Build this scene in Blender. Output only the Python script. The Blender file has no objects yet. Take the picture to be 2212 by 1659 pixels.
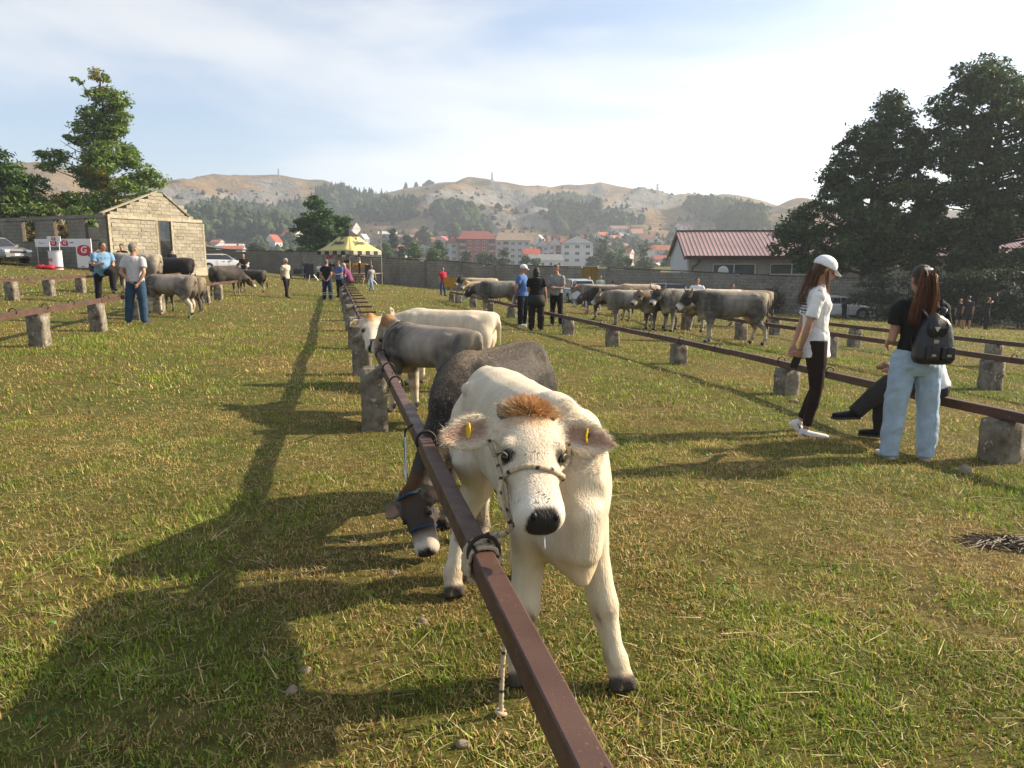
import bpy, bmesh, math, random, os
import numpy as np
from mathutils import Vector, Matrix, Quaternion
from mathutils.kdtree import KDTree
from mathutils.bvhtree import BVHTree

QUICK = ''
random.seed(7)
R = math.radians
S = bpy.context.scene
COL = S.collection

# ------------------------------------------------------------------ camera
FPX, CX, CY, PITCH, EYE = 1560.0, 1106.0, 829.5, R(9.6), 1.6     # focal length and centre on a 2212 x 1659 grid
cam = bpy.data.objects.new('camera', bpy.data.cameras.new('camera'))
COL.objects.link(cam)
cam.data.sensor_width = 36.0
cam.data.lens = 36.0 * FPX / 2212.0
cam.data.clip_start, cam.data.clip_end = 0.05, 6000
cam.location = (0, 0, EYE)
cam.rotation_euler = (R(90) - PITCH, 0, 0)
S.camera = cam

# ------------------------------------------------------------------ sky, sun, exposure
SUN_AZ, SUN_EL = R(74), R(29)          # clockwise from the view direction (+Y)
world = bpy.data.worlds.new('World'); S.world = world; world.use_nodes = True
nt = world.node_tree; nt.nodes.clear()
def wn(t, **k):
    n = nt.nodes.new(t)
    for a, b in k.items(): setattr(n, a, b)
    return n
sky = wn('ShaderNodeTexSky', sky_type='NISHITA', sun_disc=False)
sky.sun_elevation, sky.sun_rotation = SUN_EL, SUN_AZ
sky.altitude, sky.air_density, sky.dust_density, sky.ozone_density = 900, 1.0, 1.9, 1.6
tc = wn('ShaderNodeTexCoord'); mp = wn('ShaderNodeMapping')
mp.inputs['Scale'].default_value = (1.0, 1.25, 4.6); mp.inputs['Rotation'].default_value = (0.06, 0.10, 0.3)
mp.inputs['Location'].default_value = (2.1, 0.9, 1.0)
n1 = wn('ShaderNodeTexNoise'); n1.inputs['Scale'].default_value = 1.15; n1.inputs['Detail'].default_value = 7; n1.inputs['Roughness'].default_value = 0.5; n1.inputs['Distortion'].default_value = 0.5
ramp = wn('ShaderNodeValToRGB'); ramp.color_ramp.elements[0].position = 0.40; ramp.color_ramp.elements[1].position = 0.62
ramp.color_ramp.elements[0].color = (0.20, 0.20, 0.20, 1); ramp.color_ramp.elements[1].color = (0.92, 0.92, 0.92, 1)
ramp.color_ramp.interpolation = 'EASE'
mixc = wn('ShaderNodeMix', data_type='RGBA'); bg = wn('ShaderNodeBackground'); out = wn('ShaderNodeOutputWorld')
lum = wn('ShaderNodeRGBToBW'); cl = wn('ShaderNodeMix', data_type='RGBA'); cl.blend_type = 'MULTIPLY'; cl.inputs[0].default_value = 1
cl.inputs[6].default_value = (1.20, 1.23, 1.28, 1)        # thin cloud: as bright as the sky behind it, without its blue
L = nt.links.new
L(tc.outputs['Generated'], mp.inputs['Vector']); L(mp.outputs[0], n1.inputs['Vector']); L(n1.outputs['Fac'], ramp.inputs['Fac'])
gam = wn('ShaderNodeMath', operation='MULTIPLY_ADD'); gam.inputs[1].default_value = 0.75; gam.inputs[2].default_value = 2.2
L(sky.outputs[0], lum.inputs[0]); L(lum.outputs[0], gam.inputs[0]); L(gam.outputs[0], cl.inputs[7])
hs = wn('ShaderNodeHueSaturation'); hs.inputs['Saturation'].default_value = 1.15; L(sky.outputs[0], hs.inputs['Color']); L(hs.outputs[0], mixc.inputs[6]); L(cl.outputs[2], mixc.inputs[7]); L(ramp.outputs[0], mixc.inputs[0])
L(mixc.outputs[2], bg.inputs['Color']); bg.inputs['Strength'].default_value = 0.090
L(bg.outputs[0], out.inputs['Surface'])

sun = bpy.data.objects.new('sun', bpy.data.lights.new('sun', 'SUN')); COL.objects.link(sun)
sun.data.energy, sun.data.angle, sun.data.color = 5.0, R(0.6), (1.0, 0.84, 0.62)
SUNV = Vector((math.sin(SUN_AZ) * math.cos(SUN_EL), math.cos(SUN_AZ) * math.cos(SUN_EL), math.sin(SUN_EL)))
sun.rotation_euler = SUNV.to_track_quat('Z', 'Y').to_euler()
sun.location = (30, 10, 25)
S.view_settings.view_transform = 'Standard'; S.view_settings.look = 'None'
S.view_settings.exposure, S.view_settings.gamma = 1.12, 1.0
S.render.film_transparent = False
S.cycles.max_bounces = 6; S.cycles.diffuse_bounces = 2; S.cycles.glossy_bounces = 2; S.cycles.transmission_bounces = 4
S.cycles.transparent_max_bounces = 6; S.cycles.volume_bounces = 0
S.cycles.use_denoising = True
S.cycles.caustics_reflective = False; S.cycles.caustics_refractive = False

# ------------------------------------------------------------------ pixel <-> place
def ray(px, py):
    u, v = (px - CX) / FPX, (CY - py) / FPX
    return Vector((u, math.cos(PITCH) + v * math.sin(PITCH), -math.sin(PITCH) + v * math.cos(PITCH)))
def at_depth(px, py, y):
    d = ray(px, py); return Vector((0, 0, EYE)) + d * (y / d.y)
def at_height(px, py, z):
    d = ray(px, py); return Vector((0, 0, EYE)) + d * ((z - EYE) / d.z)
def project(p):
    x, y, z = p[0], p[1], p[2] - EYE
    dep = y * math.cos(PITCH) - z * math.sin(PITCH); up = y * math.sin(PITCH) + z * math.cos(PITCH)
    return CX + FPX * x / dep, CY - FPX * up / dep

def smooth(a, b, x):
    t = np.clip((np.asarray(x, float) - a) / (b - a), 0, 1); return t * t * (3 - 2 * t)
def _hash(ix, iy, seed):
    n = (ix.astype(np.int64) * 374761393 + iy.astype(np.int64) * 668265263 + seed * 1442695041) & 0xffffffff
    n = ((n ^ (n >> 13)) * 1274126177) & 0xffffffff
    return ((n ^ (n >> 16)) & 0xffff) / 65535.0
def vnoise(x, y, seed=0):
    x = np.asarray(x, float); y = np.asarray(y, float)
    ix, iy = np.floor(x), np.floor(y); fx, fy = x - ix, y - iy
    fx = fx * fx * (3 - 2 * fx); fy = fy * fy * (3 - 2 * fy)
    a = _hash(ix, iy, seed); b = _hash(ix + 1, iy, seed); c = _hash(ix, iy + 1, seed); d = _hash(ix + 1, iy + 1, seed)
    return (a * (1 - fx) + b * fx) * (1 - fy) + (c * (1 - fx) + d * fx) * fy
def fbm(x, y, oct=4, seed=0):
    s, a, t = 0, 1.0, 0
    for i in range(oct):
        s = s + a * vnoise(x * 2 ** i, y * 2 ** i, seed + i * 17); t += a; a *= 0.5
    return s / t

def terrain(x, y):
    """the paddock: falls gently to the right, rises to the ruin on the left"""
    x = np.asarray(x, float); y = np.asarray(y, float)
    xx = np.clip(x, -50, 42); yy = np.clip(y, -10, 76)
    z = -0.04147 * xx - 0.00481 * yy - 0.000503 * xx * yy + 0.000315 * xx * xx - 0.00022 * yy * yy
    r2 = x * x + y * y
    z = z * r2 / (r2 + 25.0)
    r = np.sqrt(r2)
    z = z * (1 - smooth(85, 240, r))
    bump = (fbm(x * 0.35, y * 0.35, 3, 5) - 0.5) * 0.10 * smooth(4, 14, r) + (fbm(x * 2.2, y * 2.2, 3, 9) - 0.5) * 0.045
    return z + bump * (1 - smooth(60, 120, r))
def tz(x, y): return float(terrain(x, y))
_GT = np.geomspace(0.5, 300, 1400)
def ground_at(px, py, lift=0.0):
    d = ray(px, py); X, Y, Z = d.x * _GT, d.y * _GT, EYE + d.z * _GT; e = Z - terrain(X, Y) - lift
    hit = np.nonzero(e < 0)[0]; i = hit[0] if len(hit) else len(_GT) - 1
    k = e[i - 1] / (e[i - 1] - e[i]) if len(hit) and i else 0
    return Vector((0, 0, EYE)) + d * float(_GT[i - 1] + (_GT[i] - _GT[i - 1]) * k)
def tall(base, py):
    """height of something standing at base whose top is seen at row py"""
    lo, hi = 0, 40
    for _ in range(40):
        m = (lo + hi) / 2
        if project((base.x, base.y, base.z + m))[1] > py: lo = m
        else: hi = m
    return lo

# ------------------------------------------------------------------ objects
def tag(o, label, cat, group=None):
    o['label'] = label; o['category'] = cat
    if group: o['group'] = group
    return o
def empty(name, loc=(0, 0, 0), rz=0, label=None, cat=None, group=None, scale=1):
    o = bpy.data.objects.new(name, None); COL.objects.link(o)
    o.location = loc; o.rotation_euler = (0, 0, rz); o.scale = (scale,) * 3
    o.empty_display_size = 0.1
    if label: tag(o, label, cat, group)
    return o
def link(name, me, mat=None, parent=None, loc=None, rz=None):
    o = bpy.data.objects.new(name, me); COL.objects.link(o)
    if mat is not None:
        if len(me.materials) == 0: me.materials.append(mat)
        elif me.materials[0] != mat:
            o.material_slots[0].link = 'OBJECT'; o.material_slots[0].material = mat
    if parent is not None: o.parent = parent
    if loc is not None: o.location = loc
    if rz is not None: o.rotation_euler = (0, 0, rz)
    return o
def copy_tree(o, parent=None):
    c = o.copy(); COL.objects.link(c); c.parent = parent
    for ch in list(o.children): copy_tree(ch, c)
    return c
def structure(o): o['kind'] = 'structure'; return o
def stuff(o, label=None, cat=None):
    o['kind'] = 'stuff'
    if label: tag(o, label, cat)
    return o

class MB:
    """collects shapes; build() links them as one mesh object"""
    def __init__(s): s.v, s.f, s.c = [], [], []
    def add(s, vs, fs, col=None):
        b = len(s.v); s.v += [tuple(v) for v in vs]; s.f += [tuple(i + b for i in f) for f in fs]
        s.c += [col or (0.8, 0.8, 0.8)] * len(vs); return s
    def box(s, c, size, rz=0, M=None, col=None, taper=1.0):
        hx, hy, hz = size[0] / 2, size[1] / 2, size[2] / 2
        vs = [Vector((sx * hx * (taper if sz > 0 else 1), sy * hy * (taper if sz > 0 else 1), sz * hz)) for sx in (-1, 1) for sy in (-1, 1) for sz in (-1, 1)]
        m = Matrix.Translation(c) @ (M or Matrix.Rotation(rz, 4, 'Z'))
        return s.add([m @ v for v in vs], [(0, 1, 3, 2), (4, 6, 7, 5), (0, 4, 5, 1), (2, 3, 7, 6), (0, 2, 6, 4), (1, 5, 7, 3)], col)
    def rings(s, rings, cap=True, col=None):
        n = len(rings[0]); vs = [p for r in rings for p in r]; fs = []
        for i in range(len(rings) - 1):
            for j in range(n):
                fs.append((i * n + j, i * n + (j + 1) % n, (i + 1) * n + (j + 1) % n, (i + 1) * n + j))
        if cap:
            fs.append(tuple(range(n))[::-1]); fs.append(tuple((len(rings) - 1) * n + j for j in range(n)))
        b = len(s.v); s.add(vs, fs)
        if col:
            for i in range(len(rings)):
                cc = col[i] if isinstance(col, list) else col
                for j in range(n): s.c[b + i * n + j] = cc
        return s
    def tube(s, pts, rad, n=10, cap=True, col=None, up=None, flat=None, exps=2.0):
        """pts: path; rad: float or list of floats or (a, b) pairs (a across, b along the 'up' side)"""
        pts = [Vector(p) for p in pts]; k = len(pts); rs = []
        if not isinstance(rad, list): rad = [rad] * k
        prev = None
        for i, p in enumerate(pts):
            t = (pts[min(i + 1, k - 1)] - pts[max(i - 1, 0)])
            if t.length < 1e-9: t = Vector((0, 0, 1))
            t.normalize()
            u = Vector(up) if up is not None else (prev if prev is not None else (Vector((0, 0, 1)) if abs(t.z) < 0.9 else Vector((1, 0, 0))))
            u = u - t * u.dot(t)
            if u.length < 1e-4: u = t.orthogonal()
            u.normalize(); w = t.cross(u); prev = u
            a, b = rad[i] if isinstance(rad[i], tuple) else (rad[i], rad[i])
            ring = []
            for j in range(n):
                th = 2 * math.pi * j / n; c_, s_ = math.cos(th), math.sin(th)
                if exps != 2.0:
                    c_ = math.copysign(abs(c_) ** (2 / exps), c_); s_ = math.copysign(abs(s_) ** (2 / exps), s_)
                ring.append(p + w * (a * c_) + u * (b * s_))
            rs.append(ring)
        return s.rings(rs, cap, col)
    def ell(s, c, r, n=10, m=7, M=None, col=None):
        c = Vector(c); r = r if isinstance(r, (tuple, list)) else (r, r, r); rs = []
        for i in range(m + 1):
            ph = math.pi * (0.02 + 0.96 * i / m)
            ring = []
            for j in range(n):
                th = 2 * math.pi * j / n
                v = Vector((r[0] * math.sin(ph) * math.cos(th), r[1] * math.sin(ph) * math.sin(th), -r[2] * math.cos(ph)))
                ring.append(c + ((M @ v) if M else v))
            rs.append(ring)
        return s.rings(rs, True, col)
    def prism(s, poly, h0, h1, axis='z', col=None):
        """poly: 2-D outline; extruded between h0 and h1 along axis"""
        n = len(poly)
        def P(a, b, h): return (a, b, h) if axis == 'z' else ((a, h, b) if axis == 'y' else (h, a, b))
        vs = [P(a, b, h0) for a, b in poly] + [P(a, b, h1) for a, b in poly]
        fs = [tuple(range(n))[::-1], tuple(range(n, 2 * n))] + [(i, (i + 1) % n, n + (i + 1) % n, n + i) for i in range(n)]
        return s.add(vs, fs, col)
    def mesh(s, name, smooth_=False, cols=False):
        me = bpy.data.meshes.new(name); me.from_pydata(s.v, [], s.f); me.update()
        if smooth_: me.shade_smooth()
        if cols: set_col(me, s.c)
        return me
    def build(s, name, mat=None, parent=None, smooth_=False, loc=None, rz=None, cols=False):
        return link(name, s.mesh(name, smooth_, cols), mat, parent, loc, rz)
def set_col(me, cols):
    a = me.color_attributes.new('Col', 'FLOAT_COLOR', 'POINT')
    arr = np.ones((len(me.vertices), 4), np.float32); arr[:, :3] = np.asarray(cols, np.float32).reshape(-1, 3)
    a.data.foreach_set('color', arr.ravel())
def verts_np(me):
    a = np.empty(len(me.vertices) * 3, np.float32); me.vertices.foreach_get('co', a); return a.reshape(-1, 3).astype(float)
def fast_mesh(name, V, F, cols=None, smooth_=False):
    """V (n,3); F (m,k) with k = 3 or 4"""
    me = bpy.data.meshes.new(name); V = np.asarray(V, np.float32); F = np.asarray(F, np.int32); k = F.shape[1]
    me.vertices.add(len(V)); me.vertices.foreach_set('co', V.ravel())
    me.loops.add(F.size); me.loops.foreach_set('vertex_index', F.ravel())
    me.polygons.add(len(F)); me.polygons.foreach_set('loop_start', np.arange(0, F.size, k, dtype=np.int32))
    me.update(calc_edges=True)
    if smooth_: me.shade_smooth()
    if cols is not None: set_col(me, cols)
    return me
TMP = bpy.data.scenes.new('workshop')      # shapes are fused here, then the scene is removed
def tmp_graph():
    with bpy.context.temp_override(scene=TMP, view_layer=TMP.view_layers[0]):
        dg = bpy.context.evaluated_depsgraph_get(); dg.update(); return dg
def remesh(mb, name, voxel, sm=4, cols=True):
    """one continuous skin over overlapping shapes: voxel union, smoothing, colours carried over from the nearest source points"""
    src = mb.mesh('src'); o = bpy.data.objects.new('src', src); TMP.collection.objects.link(o)
    bm = bmesh.new(); bm.from_mesh(src); bmesh.ops.recalc_face_normals(bm, faces=bm.faces); bm.to_mesh(src); bm.free()
    m = o.modifiers.new('r', 'REMESH'); m.mode = 'VOXEL'; m.voxel_size = voxel
    if sm:
        m2 = o.modifiers.new('s', 'SMOOTH'); m2.factor = 0.5; m2.iterations = sm
    dg = tmp_graph()
    me = bpy.data.meshes.new_from_object(o.evaluated_get(dg)); me.name = name
    bpy.data.objects.remove(o); bpy.data.meshes.remove(src)
    me.materials.clear(); me.shade_smooth()
    if cols:
        kd = KDTree(len(mb.v))
        for i, v in enumerate(mb.v): kd.insert(v, i)
        kd.balance(); out = []
        for v in me.vertices:
            w = 0; c = [0, 0, 0]
            for co, i, d in kd.find_n(v.co, 4):
                k = 1 / (d * d + 1e-5); w += k; q = mb.c[i]
                c[0] += q[0] * k; c[1] += q[1] * k; c[2] += q[2] * k
            out.append((c[0] / w, c[1] / w, c[2] / w))
        set_col(me, out)
    return me

# ------------------------------------------------------------------ materials
MATS = {}
def node_mat(name):
    m = bpy.data.materials.new(name); m.use_nodes = True; t = m.node_tree
    return m, t, t.nodes['Principled BSDF'], t.links.new
def mat(name, col, rough=0.8, var=0.25, scale=6.0, bump=0.0, bscale=40.0, metal=0.0, col2=None, spec=0.3, detail=5, coat=0.0, sheen=0.0, coord='Object', trans=None):
    """a base colour with uneven tone (noise between col and col2) and fine relief"""
    if name in MATS: return MATS[name]
    m, t, b, L = node_mat(name)
    b.inputs['Roughness'].default_value = rough; b.inputs['Metallic'].default_value = metal
    b.inputs['Specular IOR Level'].default_value = spec
    if coat: b.inputs['Coat Weight'].default_value = coat
    if sheen: b.inputs['Sheen Weight'].default_value = sheen
    tc = t.nodes.new('ShaderNodeTexCoord')
    c2 = col2 or tuple(min(1, c * (1 - var)) for c in col)
    n = t.nodes.new('ShaderNodeTexNoise'); n.inputs['Scale'].default_value = scale; n.inputs['Detail'].default_value = detail; n.inputs['Roughness'].default_value = 0.62
    rp = t.nodes.new('ShaderNodeValToRGB'); rp.color_ramp.elements[0].position = 0.34; rp.color_ramp.elements[1].position = 0.66
    rp.color_ramp.elements[0].color = (*c2, 1); rp.color_ramp.elements[1].color = (*col, 1)
    L(tc.outputs[coord], n.inputs['Vector']); L(n.outputs['Fac'], rp.inputs['Fac']); L(rp.outputs[0], b.inputs['Base Color'])
    if bump:
        n2 = t.nodes.new('ShaderNodeTexNoise'); n2.inputs['Scale'].default_value = bscale; n2.inputs['Detail'].default_value = 4
        bp = t.nodes.new('ShaderNodeBump'); bp.inputs['Strength'].default_value = bump; bp.inputs['Distance'].default_value = 0.02
        L(tc.outputs[coord], n2.inputs['Vector']); L(n2.outputs['Fac'], bp.inputs['Height']); L(bp.outputs[0], b.inputs['Normal'])
    MATS[name] = m; return m
def attr_mat(name, rough=0.8, var=0.25, scale=30.0, bump=0.0, bscale=200.0, sheen=0.0, spec=0.25, transl=0.0, stretch=None, coord='Object', sheen_tint=None):
    """colour from the mesh's own pigment attribute, mottled by noise"""
    if name in MATS: return MATS[name]
    m, t, b, L = node_mat(name)
    b.inputs['Roughness'].default_value = rough; b.inputs['Specular IOR Level'].default_value = spec
    if sheen:
        b.inputs['Sheen Weight'].default_value = sheen; b.inputs['Sheen Roughness'].default_value = 0.4
        if sheen_tint: b.inputs['Sheen Tint'].default_value = (*sheen_tint, 1)
    a = t.nodes.new('ShaderNodeAttribute'); a.attribute_name = 'Col'
    tc = t.nodes.new('ShaderNodeTexCoord'); n = t.nodes.new('ShaderNodeTexNoise'); n.inputs['Scale'].default_value = scale; n.inputs['Detail'].default_value = 6; n.inputs['Roughness'].default_value = 0.6
    mr = t.nodes.new('ShaderNodeMapRange'); mr.inputs[1].default_value = 0.3; mr.inputs[2].default_value = 0.7; mr.inputs[3].default_value = 1 - var; mr.inputs[4].default_value = 1 + var * 0.5
    mx = t.nodes.new('ShaderNodeMix'); mx.data_type = 'RGBA'; mx.blend_type = 'MULTIPLY'; mx.inputs[0].default_value = 1
    vec = tc.outputs[coord]
    if stretch:
        mp = t.nodes.new('ShaderNodeMapping'); mp.inputs['Scale'].default_value = stretch; L(vec, mp.inputs['Vector']); vec = mp.outputs[0]
    L(vec, n.inputs['Vector']); L(n.outputs['Fac'], mr.inputs[0]); L(a.outputs['Color'], mx.inputs[6]); L(mr.outputs[0], mx.inputs[7]); L(mx.outputs[2], b.inputs['Base Color'])
    if bump:
        n2 = t.nodes.new('ShaderNodeTexNoise'); n2.inputs['Scale'].default_value = bscale; n2.inputs['Detail'].default_value = 3
        bp = t.nodes.new('ShaderNodeBump'); bp.inputs['Strength'].default_value = bump; bp.inputs['Distance'].default_value = 0.01
        L(vec, n2.inputs['Vector']); L(n2.outputs['Fac'], bp.inputs['Height']); L(bp.outputs[0], b.inputs['Normal'])
    if transl:
        tr = t.nodes.new('ShaderNodeBsdfTranslucent'); ms = t.nodes.new('ShaderNodeMixShader'); ms.inputs[0].default_value = transl
        L(mx.outputs[2], tr.inputs['Color']); L(b.outputs[0], ms.inputs[1]); L(tr.outputs[0], ms.inputs[2]); L(ms.outputs[0], t.nodes['Material Output'].inputs['Surface'])
    MATS[name] = m; return m
def plain(name, col, rough=0.6, **k): return mat(name, col, rough, **k)
# ------------------------------------------------------------------ ground, grass, hills
def ground_mat():
    m, t, b, L = node_mat('meadow soil'); b.inputs['Roughness'].default_value = 0.95; b.inputs['Specular IOR Level'].default_value = 0.1
    tc = t.nodes.new('ShaderNodeTexCoord')
    def noise(sc, det=6, ro=0.6):
        n = t.nodes.new('ShaderNodeTexNoise'); n.inputs['Scale'].default_value = sc; n.inputs['Detail'].default_value = det; n.inputs['Roughness'].default_value = ro
        L(tc.outputs['Object'], n.inputs['Vector']); return n.outputs['Fac']
    def ramp(f, stops):
        r = t.nodes.new('ShaderNodeValToRGB'); e = r.color_ramp.elements
        e[0].position, e[0].color = stops[0][0], (*stops[0][1], 1); e[1].position, e[1].color = stops[-1][0], (*stops[-1][1], 1)
        for p, c in stops[1:-1]:
            x = e.new(p); x.color = (*c, 1)
        L(f, r.inputs['Fac']); return r.outputs[0]
    def mix(f, a, b_, mode='MIX'):
        x = t.nodes.new('ShaderNodeMix'); x.data_type = 'RGBA'; x.blend_type = mode
        if isinstance(f, float): x.inputs[0].default_value = f
        else: L(f, x.inputs[0])
        L(a, x.inputs[6]); L(b_, x.inputs[7]); return x.outputs[2]
    near = ramp(noise(14, 8, 0.7), [(0.3, (0.055, 0.042, 0.015)), (0.5, (0.13, 0.10, 0.033)), (0.68, (0.27, 0.21, 0.075))])
    green = ramp(noise(9, 8, 0.7), [(0.3, (0.036, 0.046, 0.009)), (0.52, (0.09, 0.105, 0.022)), (0.7, (0.19, 0.18, 0.048))])
    patch = ramp(noise(0.42, 5, 0.65), [(0.40, (0, 0, 0)), (0.60, (1, 1, 1))])
    c = mix(patch, near, green)
    fine = ramp(noise(120, 4, 0.7), [(0.3, (0.62, 0.62, 0.62)), (0.7, (1.2, 1.2, 1.2))])
    c = mix(0.8, c, fine, 'MULTIPLY'); L(c, b.inputs['Base Color'])
    bp = t.nodes.new('ShaderNodeBump'); bp.inputs['Strength'].default_value = 0.8; bp.inputs['Distance'].default_value = 0.03
    L(noise(45, 6, 0.7), bp.inputs['Height']); L(bp.outputs[0], b.inputs['Normal'])
    return m
def build_ground():
    na = 260; rr = np.concatenate([[0.25], np.geomspace(0.6, 420, 160)])
    th = np.linspace(0, 2 * np.pi, na, endpoint=False)
    X = rr[:, None] * np.sin(th)[None]; Y = rr[:, None] * np.cos(th)[None]
    Z = terrain(X, Y)
    V = np.stack([X.ravel(), Y.ravel(), Z.ravel()], 1)
    i = np.arange(len(rr) - 1)[:, None]; j = np.arange(na)[None]
    F = np.stack([i * na + j, i * na + (j + 1) % na, (i + 1) * na + (j + 1) % na, (i + 1) * na + j], -1).reshape(-1, 4)[:, ::-1]
    V = np.vstack([V, [[0, 0, tz(0, 0)]]])
    me = fast_mesh('ground', V, F, smooth_=True)
    structure(link('ground', me, ground_mat()))

def dryness(x, y):
    return np.clip(0.5 + 2.3 * (fbm(x * 0.55, y * 0.55, 4, 31) - 0.5) + 1.5 * (fbm(x * 3.1, y * 3.1, 3, 77) - 0.5) + 0.07 + 0.06 * smooth(14, 40, y), 0, 1)
def blades(n, rmin, rmax, hmin, hmax, wid, seed, lying=False, half=R(40), xy=None, colf=None, curve=0.5, simple=False):
    rng = np.random.default_rng(seed)
    if xy is None:
        r = np.sqrt(rng.uniform(rmin ** 2, rmax ** 2, n)); a = rng.uniform(-half, half, n)
        x, y = r * np.sin(a), r * np.cos(a)
        clump = fbm(x * 6, y * 6, 2, 3); keep = rng.uniform(0, 1, n) < (0.30 + 1.1 * smooth(.25, .75, clump)) * (.6 + .7 * fbm(x * 1.1, y * 1.1, 3, 19))
        x, y = x[keep], y[keep]
    else: x, y = xy
    n = len(x); z = terrain(x, y); d = dryness(x, y)
    h = rng.uniform(hmin, hmax, n) * (0.7 + 0.7 * fbm(x * 1.3, y * 1.3, 2, 12)) * (1.12 - 0.42 * d)
    w = wid * rng.uniform(0.6, 1.3, n)
    ang = rng.uniform(0, 2 * np.pi, n); tilt = rng.uniform(0.15, 1.05, n) * (1 + 0.25 * d)
    if lying: tilt = rng.uniform(1.25, 1.53, n)
    dx, dy = np.cos(ang), np.sin(ang)
    sx, sy = -dy, dx
    base = np.stack([x, y, z - 0.004 + (rng.uniform(0.004, 0.02, n) if lying else 0)], 1)
    fwd = np.stack([dx, dy, 0 * dx], 1); side = np.stack([sx, sy, 0 * sx], 1) * w[:, None] / 2; upv = np.array([0, 0, 1.0])[None]
    mid = base + (fwd * np.sin(tilt * 0.6)[:, None] + upv * np.cos(tilt * 0.6)[:, None]) * (h * 0.55)[:, None]
    tip = mid + (fwd * np.sin(tilt * (1 + curve))[:, None] + upv * np.cos(np.minimum(tilt * (1 + curve), 1.75))[:, None]) * (h * 0.45)[:, None]
    if lying:
        mid = base + (fwd * np.sin(tilt)[:, None] + upv * np.cos(tilt)[:, None]) * (h * 0.5)[:, None]
        tip = mid + (fwd * np.sin(tilt)[:, None] + upv * (np.cos(tilt) * 0.2)[:, None]) * (h * 0.5)[:, None]
    V = np.stack([base - side, base + side, mid + side * 0.8, mid - side * 0.8, tip + side * 0.12, tip - side * 0.12], 1).reshape(-1, 3)
    k = np.arange(n)[:, None] * 6
    F = np.concatenate([k + np.array([[0, 1, 2, 3]]), k + np.array([[3, 2, 4, 5]])], 0)
    per = 6
    if simple or lying:
        V = np.stack([base - side, base + side, tip + side * 0.25, tip - side * 0.25], 1).reshape(-1, 3); F = np.arange(n)[:, None] * 4 + np.array([[0, 1, 2, 3]]); per = 4
    u = rng.uniform(0, 1, n); v = rng.uniform(0.55, 1.25, n) * (.62 + .76 * fbm(x * 1.7, y * 1.7, 3, 55))
    dry = (u < 0.08 + 0.86 * d)
    g1, g2 = np.array([0.12, 0.20, 0.018]), np.array([0.34, 0.40, 0.05])
    s1, s2 = np.array([0.26, 0.155, 0.042]), np.array([0.68, 0.50, 0.19])
    q = rng.uniform(0, 1, n)[:, None]
    col = np.where(dry[:, None], s1 + (s2 - s1) * q, g1 + (g2 - g1) * q) * v[:, None]
    if colf is not None: col = colf(q, v)
    return V, F, np.repeat(col, per, 0)
def join_blades(name, sets, m):
    Vs, Fs, Cs, b = [], [], [], 0
    for V, F, C in sets: Vs.append(V); Fs.append(F + b); Cs.append(C); b += len(V)
    return link(name, fast_mesh(name, np.vstack(Vs), np.vstack(Fs), np.vstack(Cs)), m)
def build_grass():
    k = 0.25 if QUICK else 1.0
    gm = attr_mat('grass blade', rough=0.55, var=0.15, scale=3, transl=0.35, spec=0.35)
    sets = [blades(int(140000 * k), 0.7, 3.6, 0.014, 0.040, 0.0047, 1, half=R(48)),
            blades(int(205000 * k), 3.6, 8, 0.016, 0.045, 0.0063, 2, half=R(42), simple=True),
            blades(int(160000 * k), 8, 18, 0.02, 0.06, 0.013, 3, simple=True),
            blades(int(90000 * k), 18, 42, 0.03, 0.08, 0.026, 4, simple=True),
            blades(int(30000 * k), 42, 66, 0.04, 0.10, 0.06, 5, simple=True)]
    stuff(join_blades('grass', sets, gm), 'short mown meadow grass, green and dry, covering the paddock', 'grass')
    def straw(q, v): return (np.array([0.34, 0.25, 0.10]) + (np.array([0.62, 0.52, 0.28]) - np.array([0.34, 0.25, 0.10])) * q) * v[:, None]
    sm = attr_mat('dry straw', rough=0.6, var=0.1, scale=3, transl=0.15, spec=0.3)
    sets = [blades(int(1500 * k), 1.0, 7, 0.04, 0.20, 0.0042, 11, lying=True, colf=straw), blades(int(24000 * k), 1.0, 9, 0.02, 0.08, 0.0034, 12, lying=True, colf=straw),
            blades(int(6000 * k), 9, 30, 0.05, 0.25, 0.010, 13, lying=True, colf=straw)]
    stuff(join_blades('straw', sets, sm), 'loose pale straw stalks lying scattered on the cut grass', 'straw')
    # broad-leaved weeds
    rng = np.random.default_rng(5); xs, ys = [], []
    for i in range(150):
        r = math.sqrt(rng.uniform(1.4, 90)); a = rng.uniform(-0.65, 0.65)
        for j in range(7): xs.append(r * math.sin(a) + rng.normal(0, .03)); ys.append(r * math.cos(a) + rng.normal(0, .03))
    def weed(q, v): return (np.array([0.07, 0.15, 0.02]) + (np.array([0.17, 0.30, 0.05]) - np.array([0.07, 0.15, 0.02])) * q) * v[:, None]
    stuff(join_blades('weeds', [blades(0, 0, 0, 0.02, 0.045, 0.016, 21, xy=(np.array(xs), np.array(ys)), colf=weed, curve=0.9)], gm), 'small broad-leaved green weeds among the mown grass', 'weeds')

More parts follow.
